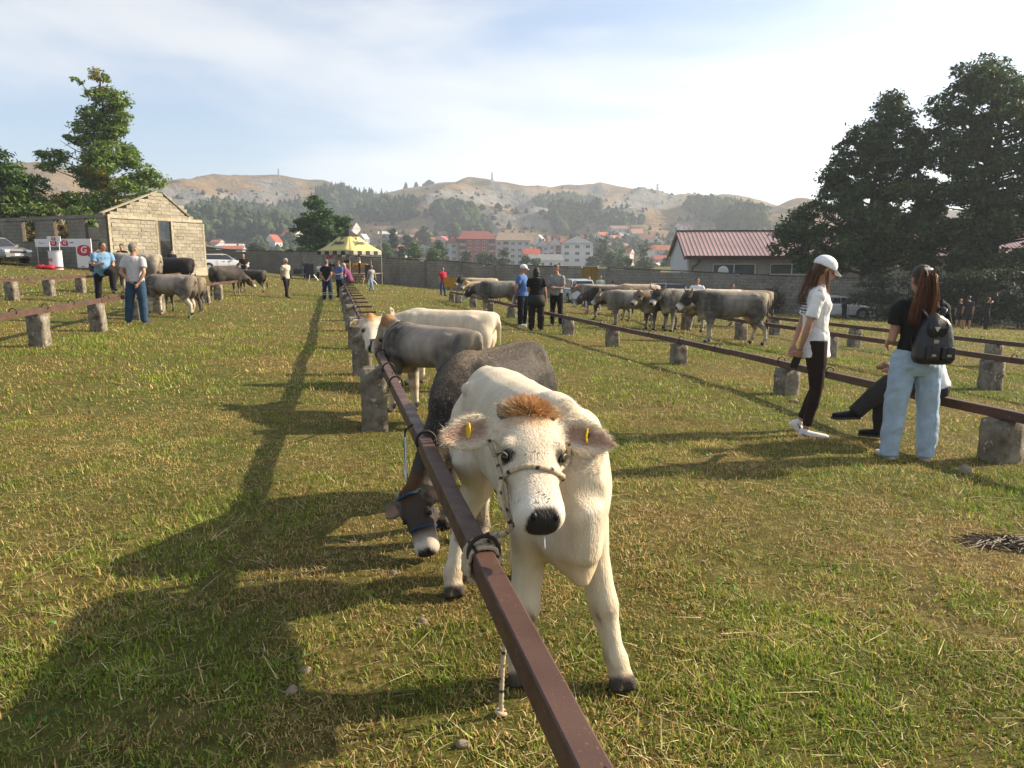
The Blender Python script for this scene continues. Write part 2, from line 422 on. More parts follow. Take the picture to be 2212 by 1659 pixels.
# hills: skyline read off the photograph as (column, row), turned into heights at their distance
SKYLINE = [(-900, 400), (-300, 385), (0, 380), (80, 374), (150, 384), (250, 398), (365, 405), (430, 406), (500, 405), (600, 398), (640, 398), (700, 404), (760, 416), (800, 422), (850, 412), (900, 404), (1000, 402),
           (1063, 404), (1130, 413), (1200, 424), (1300, 429), (1360, 431), (1440, 442), (1500, 439), (1560, 437), (1620, 446), (1690, 457), (1800, 470), (2212, 470), (2900, 460), (4200, 480)]
_sk = [ray(*p) for p in SKYLINE]; SKX = np.array([math.atan2(d.x, d.y) for d in _sk]); SKE = np.array([math.atan2(d.z, math.hypot(d.x, d.y)) for d in _sk])
def hill_z(th, r):
    th = np.asarray(th, float); r = np.asarray(r, float)
    rs = 1020 + 110 * np.sin(th * 5 + 1) + 60 * np.sin(th * 11)
    # elevation seen from the paddock, smoothed over azimuth
    e = 0
    for d, w in ((-0.012, .25), (0, .5), (0.012, .25)): e = e + w * np.interp(th + d, SKX, SKE)
    top = rs * np.tan(e * 0.985) + EYE
    r0 = 330 + 90 * vnoise(th * 6, th * 0 + 3, 8)
    t = np.clip((r - r0) / (rs - r0), 0, 1.6)
    prof = np.where(t < 1, 0.42 * t + 0.58 * (t * t * (3 - 2 * t)), 1 - 0.22 * (t - 1))
    x, y = r * np.sin(th), r * np.cos(th)
    amp = np.clip(t * (1 - t) * 4, 0, 1) * (t < 1)
    rid = 1 - np.abs(2 * fbm(x / 190, y / 190, 4, 41) - 1)
    z = top * prof + amp * ((rid - 0.62) * 58 + (fbm(x / 60, y / 60, 4, 44) - 0.5) * 16)
    # limestone bluffs: a step in the slope
    bl = vnoise(th * 7 + 2, th * 0 + 1, 15)
    step = smooth(0.60, 0.66, t + 0.10 * (fbm(x / 120, y / 120, 3, 61) - 0.5)) - smooth(0.3, 0.9, t)
    z = z + amp * step * 16 * smooth(0.35, 0.6, bl)
    return np.where(r < r0, 0, np.maximum(z, 0)) - 0.6
def rock_mask(px, py):
    m = 0
    for cx, cy, sx, sy, a in [(540, 432, 80, 24, 1.0), (600, 440, 60, 26, .8), (440, 440, 50, 20, .7), (960, 425, 60, 16, 1.0), (1060, 428, 90, 18, .9), (1170, 440, 70, 20, 1.0), (1240, 445, 40, 18, .8), (1340, 450, 50, 18, .9), (1180, 460, 30, 12, .9)]:
        m = m + a * np.exp(-((px - cx) / sx) ** 2 - ((py - cy) / sy) ** 2)
    return np.clip(m, 0, 1)
HN, HRN = 660, 170
def build_hills():
    th = np.linspace(R(-75), R(75), HN); rr = np.concatenate([np.linspace(300, 1180, HRN - 14), np.linspace(1200, 1420, 14)])
    TH, RR = np.meshgrid(th, rr, indexing='ij'); Z = hill_z(TH, RR); HG['r'], HG['z'] = rr, Z; X, Y = RR * np.sin(TH), RR * np.cos(TH)
    V = np.stack([X.ravel(), Y.ravel(), Z.ravel()], 1)
    i = np.arange(HN - 1)[:, None]; j = np.arange(HRN - 1)[None]
    F = np.stack([i * HRN + j, i * HRN + j + 1, (i + 1) * HRN + j + 1, (i + 1) * HRN + j], -1).reshape(-1, 4)[:, ::-1]
    zz = Z - EYE; dep = Y * math.cos(PITCH) - zz * math.sin(PITCH); up = Y * math.sin(PITCH) + zz * math.cos(PITCH)
    px, py = CX + FPX * X / dep, CY - FPX * up / dep
    gz = np.gradient(Z, axis=1) / np.gradient(RR, axis=1)
    rk = np.clip(rock_mask(px, py) * (0.35 + 0.9 * fbm(X / 22, Y / 22, 4, 5)) + 0.8 * smooth(0.42, 0.75, gz), 0, 1)
    rk = smooth(0.30, 0.62, rk + 0.5 * (fbm(X / 9, Y / 9, 3, 15) - 0.5))
    n1 = fbm(X / 70, Y / 70, 4, 91); n2 = fbm(X / 14, Y / 14, 4, 92)
    dry = np.stack([0.20 + 0 * n1, 0.138 + 0 * n1, 0.075 + 0 * n1], -1) * (0.72 + 0.55 * n2)[..., None]
    olive = np.array([0.085, 0.083, 0.043])[None, None] * (0.7 + 0.6 * n2)[..., None]
    k = smooth(0.47, 0.66, n1)[..., None]
    col = dry * (1 - k * 0.85) + olive * k * 0.85
    rock = np.stack([0.19 + 0 * n1, 0.18 + 0 * n1, 0.165 + 0 * n1], -1) * (0.55 + 0.8 * fbm(X / 5, Y / 11, 3, 7))[..., None]
    col = col * (1 - rk[..., None]) + rock * rk[..., None]
    me = fast_mesh('hills', V, F, col.reshape(-1, 3), True)
    o = structure(link('hills', me, attr_mat('hill turf', rough=0.95, var=0.35, scale=0.12, bump=0.8, bscale=0.25, spec=0.05)))
    for n in o.data.materials[0].node_tree.nodes:
        if n.type == 'BUMP': n.inputs['Distance'].default_value = 2.0
    return o
HG = {}
def hill_at(px, py):
    """where the line of sight through a pixel meets the hillside"""
    d = ray(px, py); th = math.atan2(d.x, d.y); rr, Z = HG['r'], HG['z']; i = int(round((th - R(-75)) / R(150) * (HN - 1)))
    s = d.z / math.hypot(d.x, d.y); hit = np.nonzero(EYE + rr * s < Z[i])[0]
    if not len(hit): return None
    r = float(rr[hit[0]]); return Vector((r * math.sin(th), r * math.cos(th), EYE + r * s))
def on_hill(x, y): return float(hill_z(math.atan2(x, y), math.hypot(x, y)))

def build_haze():
    m = bpy.data.materials.new('haze air'); m.use_nodes = True; t = m.node_tree; t.nodes.clear()
    o = t.nodes.new('ShaderNodeOutputMaterial'); v = t.nodes.new('ShaderNodeVolumePrincipled')
    v.inputs['Color'].default_value = (0.80, 0.89, 1.0, 1); v.inputs['Density'].default_value = 0.00052; v.inputs['Anisotropy'].default_value = 0.35
    t.links.new(v.outputs[0], o.inputs['Volume'])
    mb = MB().box((0, 500, 80), (3000, 1900, 178))
    stuff(mb.build('haze', m), 'thin pale summer haze hanging between the paddock and the hills', 'haze')
# ------------------------------------------------------------------ cattle
def lerp3(a, b, t): return tuple(a[i] + (b[i] - a[i]) * t for i in range(3))
COATS = {
    'white':  dict(body=(0.54, 0.455, 0.33), dark=(0.62, 0.53, 0.40), belly=(0.66, 0.58, 0.45), leg=(0.64, 0.55, 0.41), low=(0.48, 0.39, 0.27), face=(0.64, 0.55, 0.42), ring=(0.66, 0.6, 0.5), poll=(0.50, 0.23, 0.07), tail=(0.6, 0.52, 0.4), back=(0.66, 0.58, 0.45)),
    'dun':    dict(body=(0.31, 0.265, 0.215), dark=(0.055, 0.046, 0.04), belly=(0.24, 0.20, 0.15), leg=(0.50, 0.43, 0.33), low=(0.50, 0.44, 0.34), face=(0.30, 0.25, 0.19), ring=(0.6, 0.53, 0.44), poll=(0.30, 0.16, 0.07), tail=(0.35, 0.29, 0.22), back=(0.22, 0.18, 0.15)),
    'dark':   dict(body=(0.048, 0.040, 0.034), dark=(0.018, 0.015, 0.014), belly=(0.10, 0.085, 0.065), leg=(0.055, 0.045, 0.038), low=(0.35, 0.29, 0.21), face=(0.07, 0.052, 0.042), ring=(0.55, 0.48, 0.4), poll=(0.11, 0.05, 0.022), tail=(0.03, 0.025, 0.022), back=(0.11, 0.09, 0.07)),
    'black':  dict(body=(0.020, 0.017, 0.016), dark=(0.014, 0.012, 0.012), belly=(0.025, 0.02, 0.018), leg=(0.02, 0.018, 0.016), low=(0.05, 0.04, 0.03), face=(0.02, 0.018, 0.017), ring=(0.45, 0.4, 0.33), poll=(0.03, 0.024, 0.02), tail=(0.014, 0.012, 0.012), back=(0.04, 0.032, 0.027)),
    'grey':   dict(body=(0.19, 0.175, 0.15), dark=(0.045, 0.04, 0.035), belly=(0.33, 0.28, 0.21), leg=(0.20, 0.175, 0.145), low=(0.42, 0.36, 0.28), face=(0.03, 0.026, 0.023), ring=(0.6, 0.54, 0.46), poll=(0.10, 0.07, 0.05), tail=(0.12, 0.1, 0.08), back=(0.27, 0.235, 0.185)),
    'pale':   dict(body=(0.27, 0.245, 0.205), dark=(0.14, 0.122, 0.10), belly=(0.40, 0.34, 0.26), leg=(0.24, 0.2, 0.16), low=(0.40, 0.34, 0.26), face=(0.20, 0.165, 0.13), ring=(0.6, 0.54, 0.46), poll=(0.24, 0.13, 0.06), tail=(0.2, 0.16, 0.12), back=(0.42, 0.37, 0.29)),
    'brown':  dict(body=(0.21, 0.165, 0.115), dark=(0.085, 0.065, 0.05), belly=(0.30, 0.235, 0.155), leg=(0.09, 0.075, 0.06), low=(0.20, 0.16, 0.12), face=(0.13, 0.10, 0.075), ring=(0.6, 0.53, 0.44), poll=(0.27, 0.13, 0.05), tail=(0.1, 0.08, 0.06), back=(0.27, 0.2, 0.125)),
    'tan':    dict(body=(0.34, 0.265, 0.175), dark=(0.25, 0.19, 0.125), belly=(0.42, 0.34, 0.24), leg=(0.40, 0.32, 0.22), low=(0.40, 0.33, 0.24), face=(0.36, 0.27, 0.17), ring=(0.6, 0.53, 0.42), poll=(0.38, 0.22, 0.1), tail=(0.3, 0.22, 0.15), back=(0.5, 0.41, 0.29)),
    'pied':   dict(body=(0.30, 0.13, 0.05), dark=(0.30, 0.13, 0.05), belly=(0.5, 0.44, 0.36), leg=(0.5, 0.44, 0.36), low=(0.5, 0.44, 0.36), face=(0.5, 0.44, 0.36), ring=(0.55, 0.45, 0.38), poll=(0.3, 0.13, 0.05), tail=(0.5, 0.44, 0.36), back=(0.32, 0.14, 0.055)),
}
COATS['headed'] = dict(COATS['tan'], face=(.022, .019, .017), poll=(.02, .017, .015), dark=(.30, .235, .16))
def cow(label, origin, heading, h, coat='grey', calf=0.0, res=0.022, poll=None, nose=None, feet=None, head_h=None, turn=0, horns=None, tags=0, group=None, udder=True, stride=(0.04, -0.05, -0.05, 0.06), low_head=0, face=None, name='cow', cat='cow', tail_sw=0.0, hero=0, girth=1.0, ear_droop=0.0, ear_len=1.0, lead=None, patch=0.5):
    """origin: ground point under mid-body; heading in degrees (0 = +X); h: height at the withers.  Local frame: faces +X."""
    P = dict(COATS[coat]); root = empty(name, origin, R(heading), label, cat, group)
    Mi = (Matrix.Translation(origin) @ Matrix.Rotation(R(heading), 4, 'Z')).inverted()
    loc = lambda w: Mi @ Vector(w)
    nh = (0.014, 0.012, 0.011) if coat != 'white' else (.05, .04, .032)
    mb = MB(); N = 22 if res < 0.015 else 16
    cg = 1 - calf                        # calves: shallower barrel, longer legs
    g = girth
    ringd = [(-.66, .90, .05, .05), (-.63, .84, .13, .115), (-.57, .775, .20, .18), (-.46, .755, .235, .225), (-.33, .755, .24, .245), (-.18, .745, .245, .25),
             (0.0, .735, .26, .265), (.16, .73, .268, .262), (.30, .735, .268, .235), (.42, .74, .26, .205), (.52, .735, .235, .185), (.60, .72, .19, .15), (.66, .70, .12, .09)]
    rings = []; cols = []
    for x, zc, hz, hy in ringd:
        lift = calf * 0.05 * (1 - abs(x) * .6); hz2 = hz * (1 - 0.13 * calf); zc2 = zc + (hz - hz2) * 0.9
        ring = []; rc = []
        for j in range(N):
            th = 2 * math.pi * j / N; c_, s_ = math.cos(th), math.sin(th)
            cc = math.copysign(abs(c_) ** 0.86, c_); ss = math.copysign(abs(s_) ** 0.9, s_)
            y = hy * cc * (1 - 0.09 * calf) * g; z = zc2 + hz2 * ss
            if s_ > 0.2: y *= (1 - 0.30 * (s_ - 0.2)) if x > -0.1 else (1 - 0.12 * (s_ - 0.2))     # narrower towards the spine
            ring.append(Vector((x, y, z)) * h)
            dk = math.exp(-((x - .40) / .19) ** 2 - ((z - .66) / .30) ** 2) + math.exp(-((x + .47) / .17) ** 2 - ((z - .62) / .24) ** 2) + 0.45 * math.exp(-((z - .62) / .10) ** 2) * (1 if abs(x) < .3 else 0) * patch
            col = lerp3(P['body'], P['dark'], min(1, dk * 1.05))
            if s_ > 0.72: col = lerp3(col, P['back'], (s_ - .72) / .28 * .8)
            if s_ < -0.72: col = lerp3(col, P['belly'], (-s_ - .72) / .28)
            if x < -.6: col = lerp3(col, P['belly'], .75)
            rc.append(col)
        rings.append(ring); cols.append(rc)
    b0 = len(mb.v); mb.rings(rings)
    for i, rc in enumerate(cols):
        for j, c in enumerate(rc): mb.c[b0 + i * N + j] = c
    # hip bones, withers, shoulder and thigh masses
    mb.ell(Vector((.46, 0, .585)) * h, (.15 * h, .145 * g * h, .15 * h), col=P['belly'])
    for s in (-1, 1):
        mb.ell(Vector((.415, s * .115 * g, .53)) * h, (.085 * h, .07 * h, .13 * h), col=lerp3(P['dark'], P['leg'], .3))
        mb.ell(Vector((-.37, s * .15 * g, .915 - .01 * calf)) * h, (.085 * h, .055 * h, .035 * h), col=lerp3(P['body'], P['back'], .5))
        mb.ell(Vector((-.585, s * .08, .86)) * h, (.05 * h, .045 * h, .05 * h), col=P['belly'])
        mb.ell(Vector((.40, s * .118 * g, .70)) * h, (.15 * h, .08 * h, .26 * h), col=P['dark'])
        mb.ell(Vector((-.46, s * .125 * g, .66)) * h, (.17 * h, .115 * h, .23 * h), col=lerp3(P['body'], P['dark'], .8))
    mb.ell(Vector((.36, 0, .945)) * h, (.17 * h, .075 * h, .07 * h), col=P['back'])
    mb.tube([Vector((.44, 0, .60)) * h, Vector((.55, 0, .53)) * h, Vector((.615, 0, .475)) * h, Vector((.64, 0, .43)) * h], [(.15 * h, .12 * h), (.11 * h, .095 * h), (.055 * h, .055 * h), (.018 * h, .02 * h)], 12, True, P['belly'])          # brisket
    if udder and calf < .5: mb.ell(Vector((-.36, 0, .47)) * h, (.13 * h, .10 * h, .085 * h), col=(.42, .30, .22))
    # legs; feet are local ground points
    dfeet = {'fl': (.42 + stride[0], .135), 'fr': (.42 + stride[1], -.135), 'hl': (-.50 + stride[2], .14), 'hr': (-.50 + stride[3], -.14)}
    up = 0.02 * calf
    for k, (fx, fy) in dfeet.items():
        gz = 0
        if feet and k in feet:
            q = loc(feet[k]); fx, fy, gz = q.x / h, q.y / h, q.z / h
        else:
            w = root.location + Matrix.Rotation(R(heading), 3, 'Z') @ (Vector((fx, fy, 0)) * h); gz = (tz(w.x, w.y) - origin[2]) / h
        s = 1 if k[1] == 'l' else -1; T = (.90 + .24 * calf)
        V = lambda a, b, c: Vector((a, b, c)) * h
        f = lambda z: gz * (1 - z / .5) + z if z < .5 else z                # ground tilt fades out up the leg
        if k[0] == 'f':
            sx, sy = .40, s * .118 * g
            pts = [V(sx - .02, sy, .72), V(sx + .01, sy * 1.05, .56), V(sx + (fx - sx) * .28, sy + (fy - sy) * .22, f(.44)), V(sx + (fx - sx) * .50, sy + (fy - sy) * .42, f(.33)), V(sx + (fx - sx) * .58 + .008, sy + (fy - sy) * .53, f(.272)),
                   V(sx + (fx - sx) * .66, sy + (fy - sy) * .64, f(.22)), V(sx + (fx - sx) * .83, sy + (fy - sy) * .84, f(.135)), V(sx + (fx - sx) * .93, sy + (fy - sy) * .94, f(.088)), V(fx + .012, fy, f(.055)), V(fx + .028, fy, f(.026))]
            rad = [(.07, .10), (.075, .10), (.058, .075), (.046, .056), (.049, .056), (.040, .042), (.031, .034), (.041, .043), (.034, .037), (.042, .050)]
        else:
            sx, sy = -.44, s * .125 * g
            pts = [V(sx, sy, .74), V(-.36, s * .145 * g, .58), V(-.40 + (fx + .50) * .2, sy * 1.02, f(.47)), V(-.47 + (fx + .5) * .45, sy + (fy - sy) * .35, f(.37)), V(-.535 + (fx + .5) * .62, sy + (fy - sy) * .5, f(.295)),
                   V(-.53 + (fx + .5) * .7, sy + (fy - sy) * .6, f(.25)), V(fx - .018, sy + (fy - sy) * .85, f(.15)), V(fx - .008, fy, f(.088)), V(fx + .012, fy, f(.055)), V(fx + .028, fy, f(.026))]
            rad = [(.09, .12), (.105, .15), (.072, .105), (.050, .068), (.043, .058), (.038, .048), (.032, .037), (.042, .045), (.035, .038), (.042, .050)]
        rad = [tuple(r_ * h * (T if i > 2 else 1) for r_ in (q if isinstance(q, tuple) else (q, q))) for i, q in enumerate(rad)]
        lc = lerp3(P['dark'], P['leg'], .35)
        cl = [lc, lc, P['leg'], P['leg'], lerp3(P['leg'], P['low'], .5), P['leg'] if coat == 'white' else P['low'], P['low'] if coat != 'white' else P['leg'], lerp3(P['low'], P['leg'], .6), P['low'], nh]
        if coat in ('dun', 'dark') and k[0] == 'f': cl[4] = lerp3(P['leg'], P['dark'], .4)
        mb.tube(pts, rad, 12, True, cl, up=(1, 0, 0))
        # cloven hoof: two toes
        for e in (-1, 1):
            mb.tube([V(fx + .012, fy + e * .018, f(.062)), V(fx + .035, fy + e * .025, f(.036)), V(fx + .052, fy + e * .028, f(.004))], [(.020 * h, .030 * h), (.024 * h, .036 * h), (.023 * h, .038 * h)], 8, True, [P['low'], nh, nh], up=(1, 0, 0))
        mb.ell(V(fx - .035, fy, f(.085)), (.016 * h, .022 * h, .014 * h), 6, 4, col=nh)      # dew claws
    # head
    LH = (0.38 + 0.0 * calf) * h * (1.0 if calf < .5 else 1.0)
    if poll is None:
        hz = (head_h if head_h is not None else 1.06 - low_head)
        a_ = R(turn); px_ = .90 * math.cos(a_ * .5) - low_head * .05
        poll_l = Vector((px_, .45 * math.sin(a_ * .7), hz)) * h
        dirh = Vector((math.cos(a_) * .62, math.sin(a_) * .62, -.78 - low_head * .15)).normalized()
        nose_l = poll_l + dirh * LH
    else: poll_l, nose_l = loc(poll), loc(nose); LH = (nose_l - poll_l).length
    ax = (nose_l - poll_l).normalized()
    fv = (Mi.to_3x3() @ Vector(face)) if face is not None else Vector((ax.x, ax.y, 0)).normalized() + Vector((0, 0, .5))
    nrm = (fv - ax * fv.dot(ax)).normalized()               # forehead normal
    sd = nrm.cross(ax).normalized()
    wk = .98
    prof = [(t, a * wk, d, o) for t, a, d, o in [(-.08, .12, .22, -.05), (-.02, .205, .34, 0), (.12, .245, .47, .012), (.27, .268, .55, .018), (.40, .262, .57, .006), (.52, .215, .51, -.010), (.64, .200, .43, -.016), (.76, .200, .39, -.010), (.87, .212, .385, -.002), (.95, .208, .37, -.012), (1.01, .165, .30, -.035), (1.045, .10, .17, -.09)]]
    hr = []; hc = []; NH = 24 if hero else 14
    for t, a_, d, o_ in prof:
        c = poll_l + ax * (t * LH) + nrm * (o_ * LH) - nrm * (d / 2 * LH); ring = []; rc = []
        for j in range(NH):
            th = 2 * math.pi * j / NH; c_, s_ = math.cos(th), math.sin(th)
            wj = 1.0 if s_ > 0 else 1 + .30 * s_ * (1 - abs(t - .3))         # jaw narrower than the brow
            ring.append(c + sd * (a_ * LH * math.copysign(abs(c_) ** .85, c_) * wj) + nrm * (d / 2 * LH * math.copysign(abs(s_) ** .82, s_)))
            col = P['face']
            if coat == 'dun' and s_ < .3: col = lerp3(P['face'], P['dark'], .5)
            if coat == 'brown' and abs(c_) < .5 and s_ > 0: col = lerp3(P['face'], P['dark'], .6)
            if t < .10 and s_ > -.2: col = P['poll'] if hero == 0 or coat != 'white' else lerp3(P['poll'], P['face'], .15)
            elif t < .2 and s_ > .3: col = lerp3(P['face'], P['poll'], .35)
            if .70 < t < .93: col = lerp3(P['face'], P['ring'], min(1, (t - .68) * 6))
            if t >= .93: col = P['ring']
            rc.append(col)
        hr.append(ring); hc.append(rc)
    b0 = len(mb.v); mb.rings(hr)
    for i, rc in enumerate(hc):
        for j, c in enumerate(rc): mb.c[b0 + i * NH + j] = c
    H_ = lambda t, u, n: poll_l + ax * (t * LH) + sd * (u * LH) + nrm * (n * LH)
    for s in (-1, 1):
        mb.ell(H_(.33, s * .215 * wk, -.085), (.075 * LH, .075 * LH, .075 * LH), col=P['face'])           # brow
        mb.ell(H_(.52, s * .155, -.20), (.10 * LH,) * 3, col=P['face'])                                # cheek
        mb.ell(H_(.94, s * .085, -.075), (.075 * LH,) * 3, col=P['ring'])                                      # nostril wings
        mb.ell(H_(.40, s * .10, -.44), (.14 * LH,) * 3, col=P['face'])                                 # jaw angle
    mb.ell(H_(0.0, 0, -.10), (.14 * LH,) * 3, col=P['poll'])
    # neck
    nk0 = Vector((.36, 0, .80)) * h; nk1 = H_(.10, 0, -.30); mid = nk0.lerp(nk1, .5) + Vector((.02, 0, -.015 if not low_head else .02)) * h
    q1, q3 = nk0.lerp(mid, .5), mid.lerp(nk1, .55)
    nc = lerp3(P['body'], P['dark'], .55)
    if coat in ('dun',): nc = (.36, .30, .235)
    mb.tube([nk0, q1, mid, q3, nk1], [(.15 * h, .20 * h), (.125 * h, .185 * h), (.098 * h, .155 * h), (.082 * h, .125 * h), (.072 * h, .10 * h)], 14, True, [nc, nc, lerp3(nc, P['face'], .3), lerp3(nc, P['face'], .7), P['face']], up=(0, 0, 1) if abs((nk1 - nk0).normalized().z) < .8 else (1, 0, 0))
    mb.tube([Vector((.50, 0, .60)) * h, nk0 + Vector((.19, 0, -.19)) * h, q1 + Vector((.08, 0, -.15)) * h, mid + Vector((.03, 0, -.12)) * h, nk1 + Vector((0, 0, -.05)) * h], [(.05 * h, .05 * h), (.05 * h, .07 * h), (.045 * h, .08 * h), (.035 * h, .065 * h), (.03 * h, .03 * h)], 10, True, P['belly'] if coat in ('white', 'tan', 'pale', 'dun') else nc, up=(0, 0, 1))
    mb.tube([mid + Vector((.02, 0, -.07)) * h, Vector((.60, 0, .67)) * h, Vector((.575, 0, .53)) * h], [(.08 * h, .09 * h), (.115 * g * h, .12 * h), (.10 * g * h, .10 * h)], 12, True, P['belly'] if coat in ('white', 'tan', 'pale', 'dun') else nc, up=(1, 0, 0)) if not low_head else None
    # ears: cupped leaves
    back_out = -nrm
    for s in (-1, 1):
        e0 = H_(.13, s * .21 * wk, -.12); eo = (sd * s * 1.0 - ax * (-.10 - ear_droop) + back_out * .04).normalized()
        EL = (.40 if calf > .4 else .36) * LH * ear_len
        face_n = (nrm * .8 + ax * .45 - eo * .1); face_n = (face_n - eo * face_n.dot(eo)).normalized(); wdir = eo.cross(face_n)
        rr = []; cc = []
        for q, wv, dp in [(0, .06, .03), (.14, .10, .055), (.32, .15, .075), (.54, .165, .065), (.76, .13, .045), (.92, .07, .02), (1.0, .02, .008)]:
            c = e0 + eo * (q * EL) - face_n * (.02 * LH) + ax * (.05 * LH * q * q); ring = []; rc = []
            for j in range(7):
                u = -1 + 2 * j / 6; ring.append(c + wdir * (u * wv * LH) - face_n * ((1 - u * u) * dp * LH * 1.5 + .004)); rc.append(P['face'] if coat not in ('dark', 'black') else (.05, .04, .035))
            for j in range(7):
                u = 1 - 2 * j / 6; ring.append(c + wdir * (u * (wv * .93 + .0) * LH) - face_n * ((1 - u * u) * dp * LH * .75 - .010)); rc.append((.40, .25, .18) if abs(u) < .5 and q > .25 else lerp3(P['face'], P['ring'], .3))
            rr.append(ring); cc.append(rc)
        b0 = len(mb.v); mb.rings(rr)
        for i, rc in enumerate(cc):
            for j, c in enumerate(rc): mb.c[b0 + i * 14 + j] = c
        mb.tube([H_(.12, s * .12, -.17), e0 + eo * EL * .16 - face_n * .01], [.075 * LH, .045 * LH], 8, True, P['face'])
        if tags:
            tg = MB(); tc_ = e0 + eo * EL * .50 - face_n * (.055 * LH) ; up_ = -wdir if (-wdir).z > 0 else wdir
            tw = .035 * LH if not hero else .048 * LH
            f2 = (face_n * .55 + eo * .8).normalized() if hero else face_n; e_ = eo; eo = up_.cross(f2).normalized() if hero else eo
            base_ = tc_ + f2 * .028 * (h if hero else 1) * .6
            pl = [(-.9, -1.0), (.9, -1.0), (1, .2), (.45, 1.0), (-.45, 1.0), (-1, .2)]
            rg = [[base_ + eo * (a * tw) - up_ * (b * tw * 1.25) + f2 * z_ for a, b in pl] for z_ in (0, .004)]
            tg.rings(rg); tg.build('ear_tag', mat('ear tag yellow', (.80, .52, .02), .45, .1, 20), root)
            if hero and s > 0: text_mesh('354', tw * 1.1, 'tag_number', mat('tag print', (.02, .02, .02), .6), root, Matrix.Translation(base_ + f2 * .006) @ Matrix((eo if eo.dot(sd) > 0 else -eo, up_, f2)).transposed().to_4x4(), .0005)
            eo = e_; f2 = face_n
            tg2 = MB(); bb = e0 + eo * EL * .42 - face_n * (.105 * LH) + up_ * (.075 * LH)
            rg = [[bb + eo * (a * tw * .8) + up_ * (b * tw * .8) - f2 * z_ for a, b in pl] for z_ in (0, .005)]
            tg2.rings(rg); tg2.build('ear_tag', mat('ear tag yellow', (.80, .52, .02), .45, .1, 20), root)
    # tail
    sw = tail_sw
    tp = [Vector((-.60, 0, .945)) * h, Vector((-.665, 0, .92)) * h, Vector((-.695, sw * .3, .78)) * h, Vector((-.69, sw * .7, .58)) * h, Vector((-.685, sw, .42)) * h]
    mb.tube(tp, [.035 * h, .030 * h, .022 * h, .017 * h, .016 * h], 8, True, [P['back'], P['back'], P['belly'], P['tail'], P['tail']])
    me = remesh(mb, 'cow_body', res * (1 if not hero else 1), 12 if hero else 5)
    # irregular coat: noise through the pigment, nose, eye rims
    V = verts_np(me); c = np.empty(len(V) * 4, np.float32); me.color_attributes['Col'].data.foreach_get('color', c); c = c.reshape(-1, 4)
    nz = fbm(V[:, 0] * 5 / h + 9, V[:, 2] * 5 / h + V[:, 1] * 3 / h, 3, 3)
    if coat in ('dun', 'dark', 'grey', 'pale', 'brown'): c[:, :3] *= (0.72 + 0.56 * nz)[:, None]
    if coat == 'pied':
        w = (fbm(V[:, 0] * 3.2 / h + 4, V[:, 1] * 3.2 / h + V[:, 2] * 3 / h, 2, 8) > .52)[:, None]; c[:, :3] = np.where(w, np.array([.55, .48, .38]), c[:, :3])
    mxf = np.array(ax); sdn = np.array(sd); nn = np.array(nrm); p0 = np.array(poll_l)
    rel = V - p0; t_ = rel @ mxf / LH; u_ = rel @ sdn / LH; n_ = rel @ nn / LH
    ed = np.sqrt((np.abs(u_) / .138) ** 2.6 + (np.abs(n_ + .12) / .125) ** 2.6) + .10 * (fbm(u_ * 14, n_ * 14, 2, 4) - .5)
    nosek = smooth(.90, .945, t_ - .06 * (n_ + .1)) * (1 - smooth(.88, 1.05, ed)) * (t_ < 1.3)
    nosek = nosek * (1 - smooth(-.205, -.235, n_) * 0)
    c[:, :3] = c[:, :3] * (1 - nosek[:, None]) + np.array((.028, .025, .025)) * nosek[:, None]
    for s in (-1, 1):
        e = np.sqrt(((t_ - .425) / .055) ** 2 + ((u_ - s * .235 * wk) / .085) ** 2 + ((n_ + .10) / .10) ** 2)
        k = (1 - smooth(.75, 1.25, e)) * .92
        c[:, :3] = c[:, :3] * (1 - k[:, None]) + np.array((.02, .016, .014)) * k[:, None]
    if hero and coat == 'white':      # mud-stained knees and fetlocks, yellowish stains inside the legs, flies kept for later
        z = V[:, 2]; st = smooth(.38, .34, z / h) * 0
        kn = np.exp(-((z / h - .25) / .035) ** 2) * smooth(.45, .62, fbm(V[:, 0] * 22, V[:, 1] * 22 + z * 11, 2, 6)) * .95
        kf = np.exp(-((z / h - .09) / .03) ** 2) * smooth(.40, .6, fbm(V[:, 0] * 25, V[:, 1] * 25 + z * 15, 2, 16)) * .6
        inner = np.exp(-((z / h - .47) / .09) ** 2) * np.exp(-(V[:, 1] / (.12 * h)) ** 2) * .5
        for k, q in ((kn, (.20, .14, .075)), (kf, (.22, .16, .09)), (inner, (.50, .31, .12))):
            c[:, :3] = c[:, :3] * (1 - k[:, None]) + np.array(q) * k[:, None]
    me.color_attributes['Col'].data.foreach_set('color', c.ravel())
    link('body', me, attr_mat('cattle hide' if not hero else 'calf hide', rough=.72, var=.2 if coat == 'white' else .3, scale=9, bump=.45 if hero else .12, bscale=150, stretch=(1, 1, .3), sheen=.0, spec=.22), root)
    em = mat('animal eye', (.008, .007, .006), .10, .2, spec=.6)
    for s in (-1, 1):
        MB().ell(H_(.425, s * .238 * wk, -.115), (.036 * LH, .036 * LH, .036 * LH), 12, 8).build('eye', em, root, True)
        if hero or res < .024:
            MB().ell(H_(.985, s * .085, -.055), (.030 * LH, .030 * LH, .036 * LH), 8, 6).build('nostril', mat('nostril', (.004, .004, .004), .5), root, True)
    tm = mat('tail tuft ' + coat, P['dark'] if coat not in ('white', 'tan') else lerp3(P['tail'], P['dark'], .3), .8, .3, 40)
    MB().tube([tp[-1] + Vector((0, 0, .05)), tp[-1] + Vector((0, 0, -.02)) * h, tp[-1] + Vector((-.005, .0, -.14)) * h, tp[-1] + Vector((0, 0, -.24)) * h], [.016 * h, .032 * h, .028 * h, .006 * h], 8).build('tail_tuft', tm, root, True)
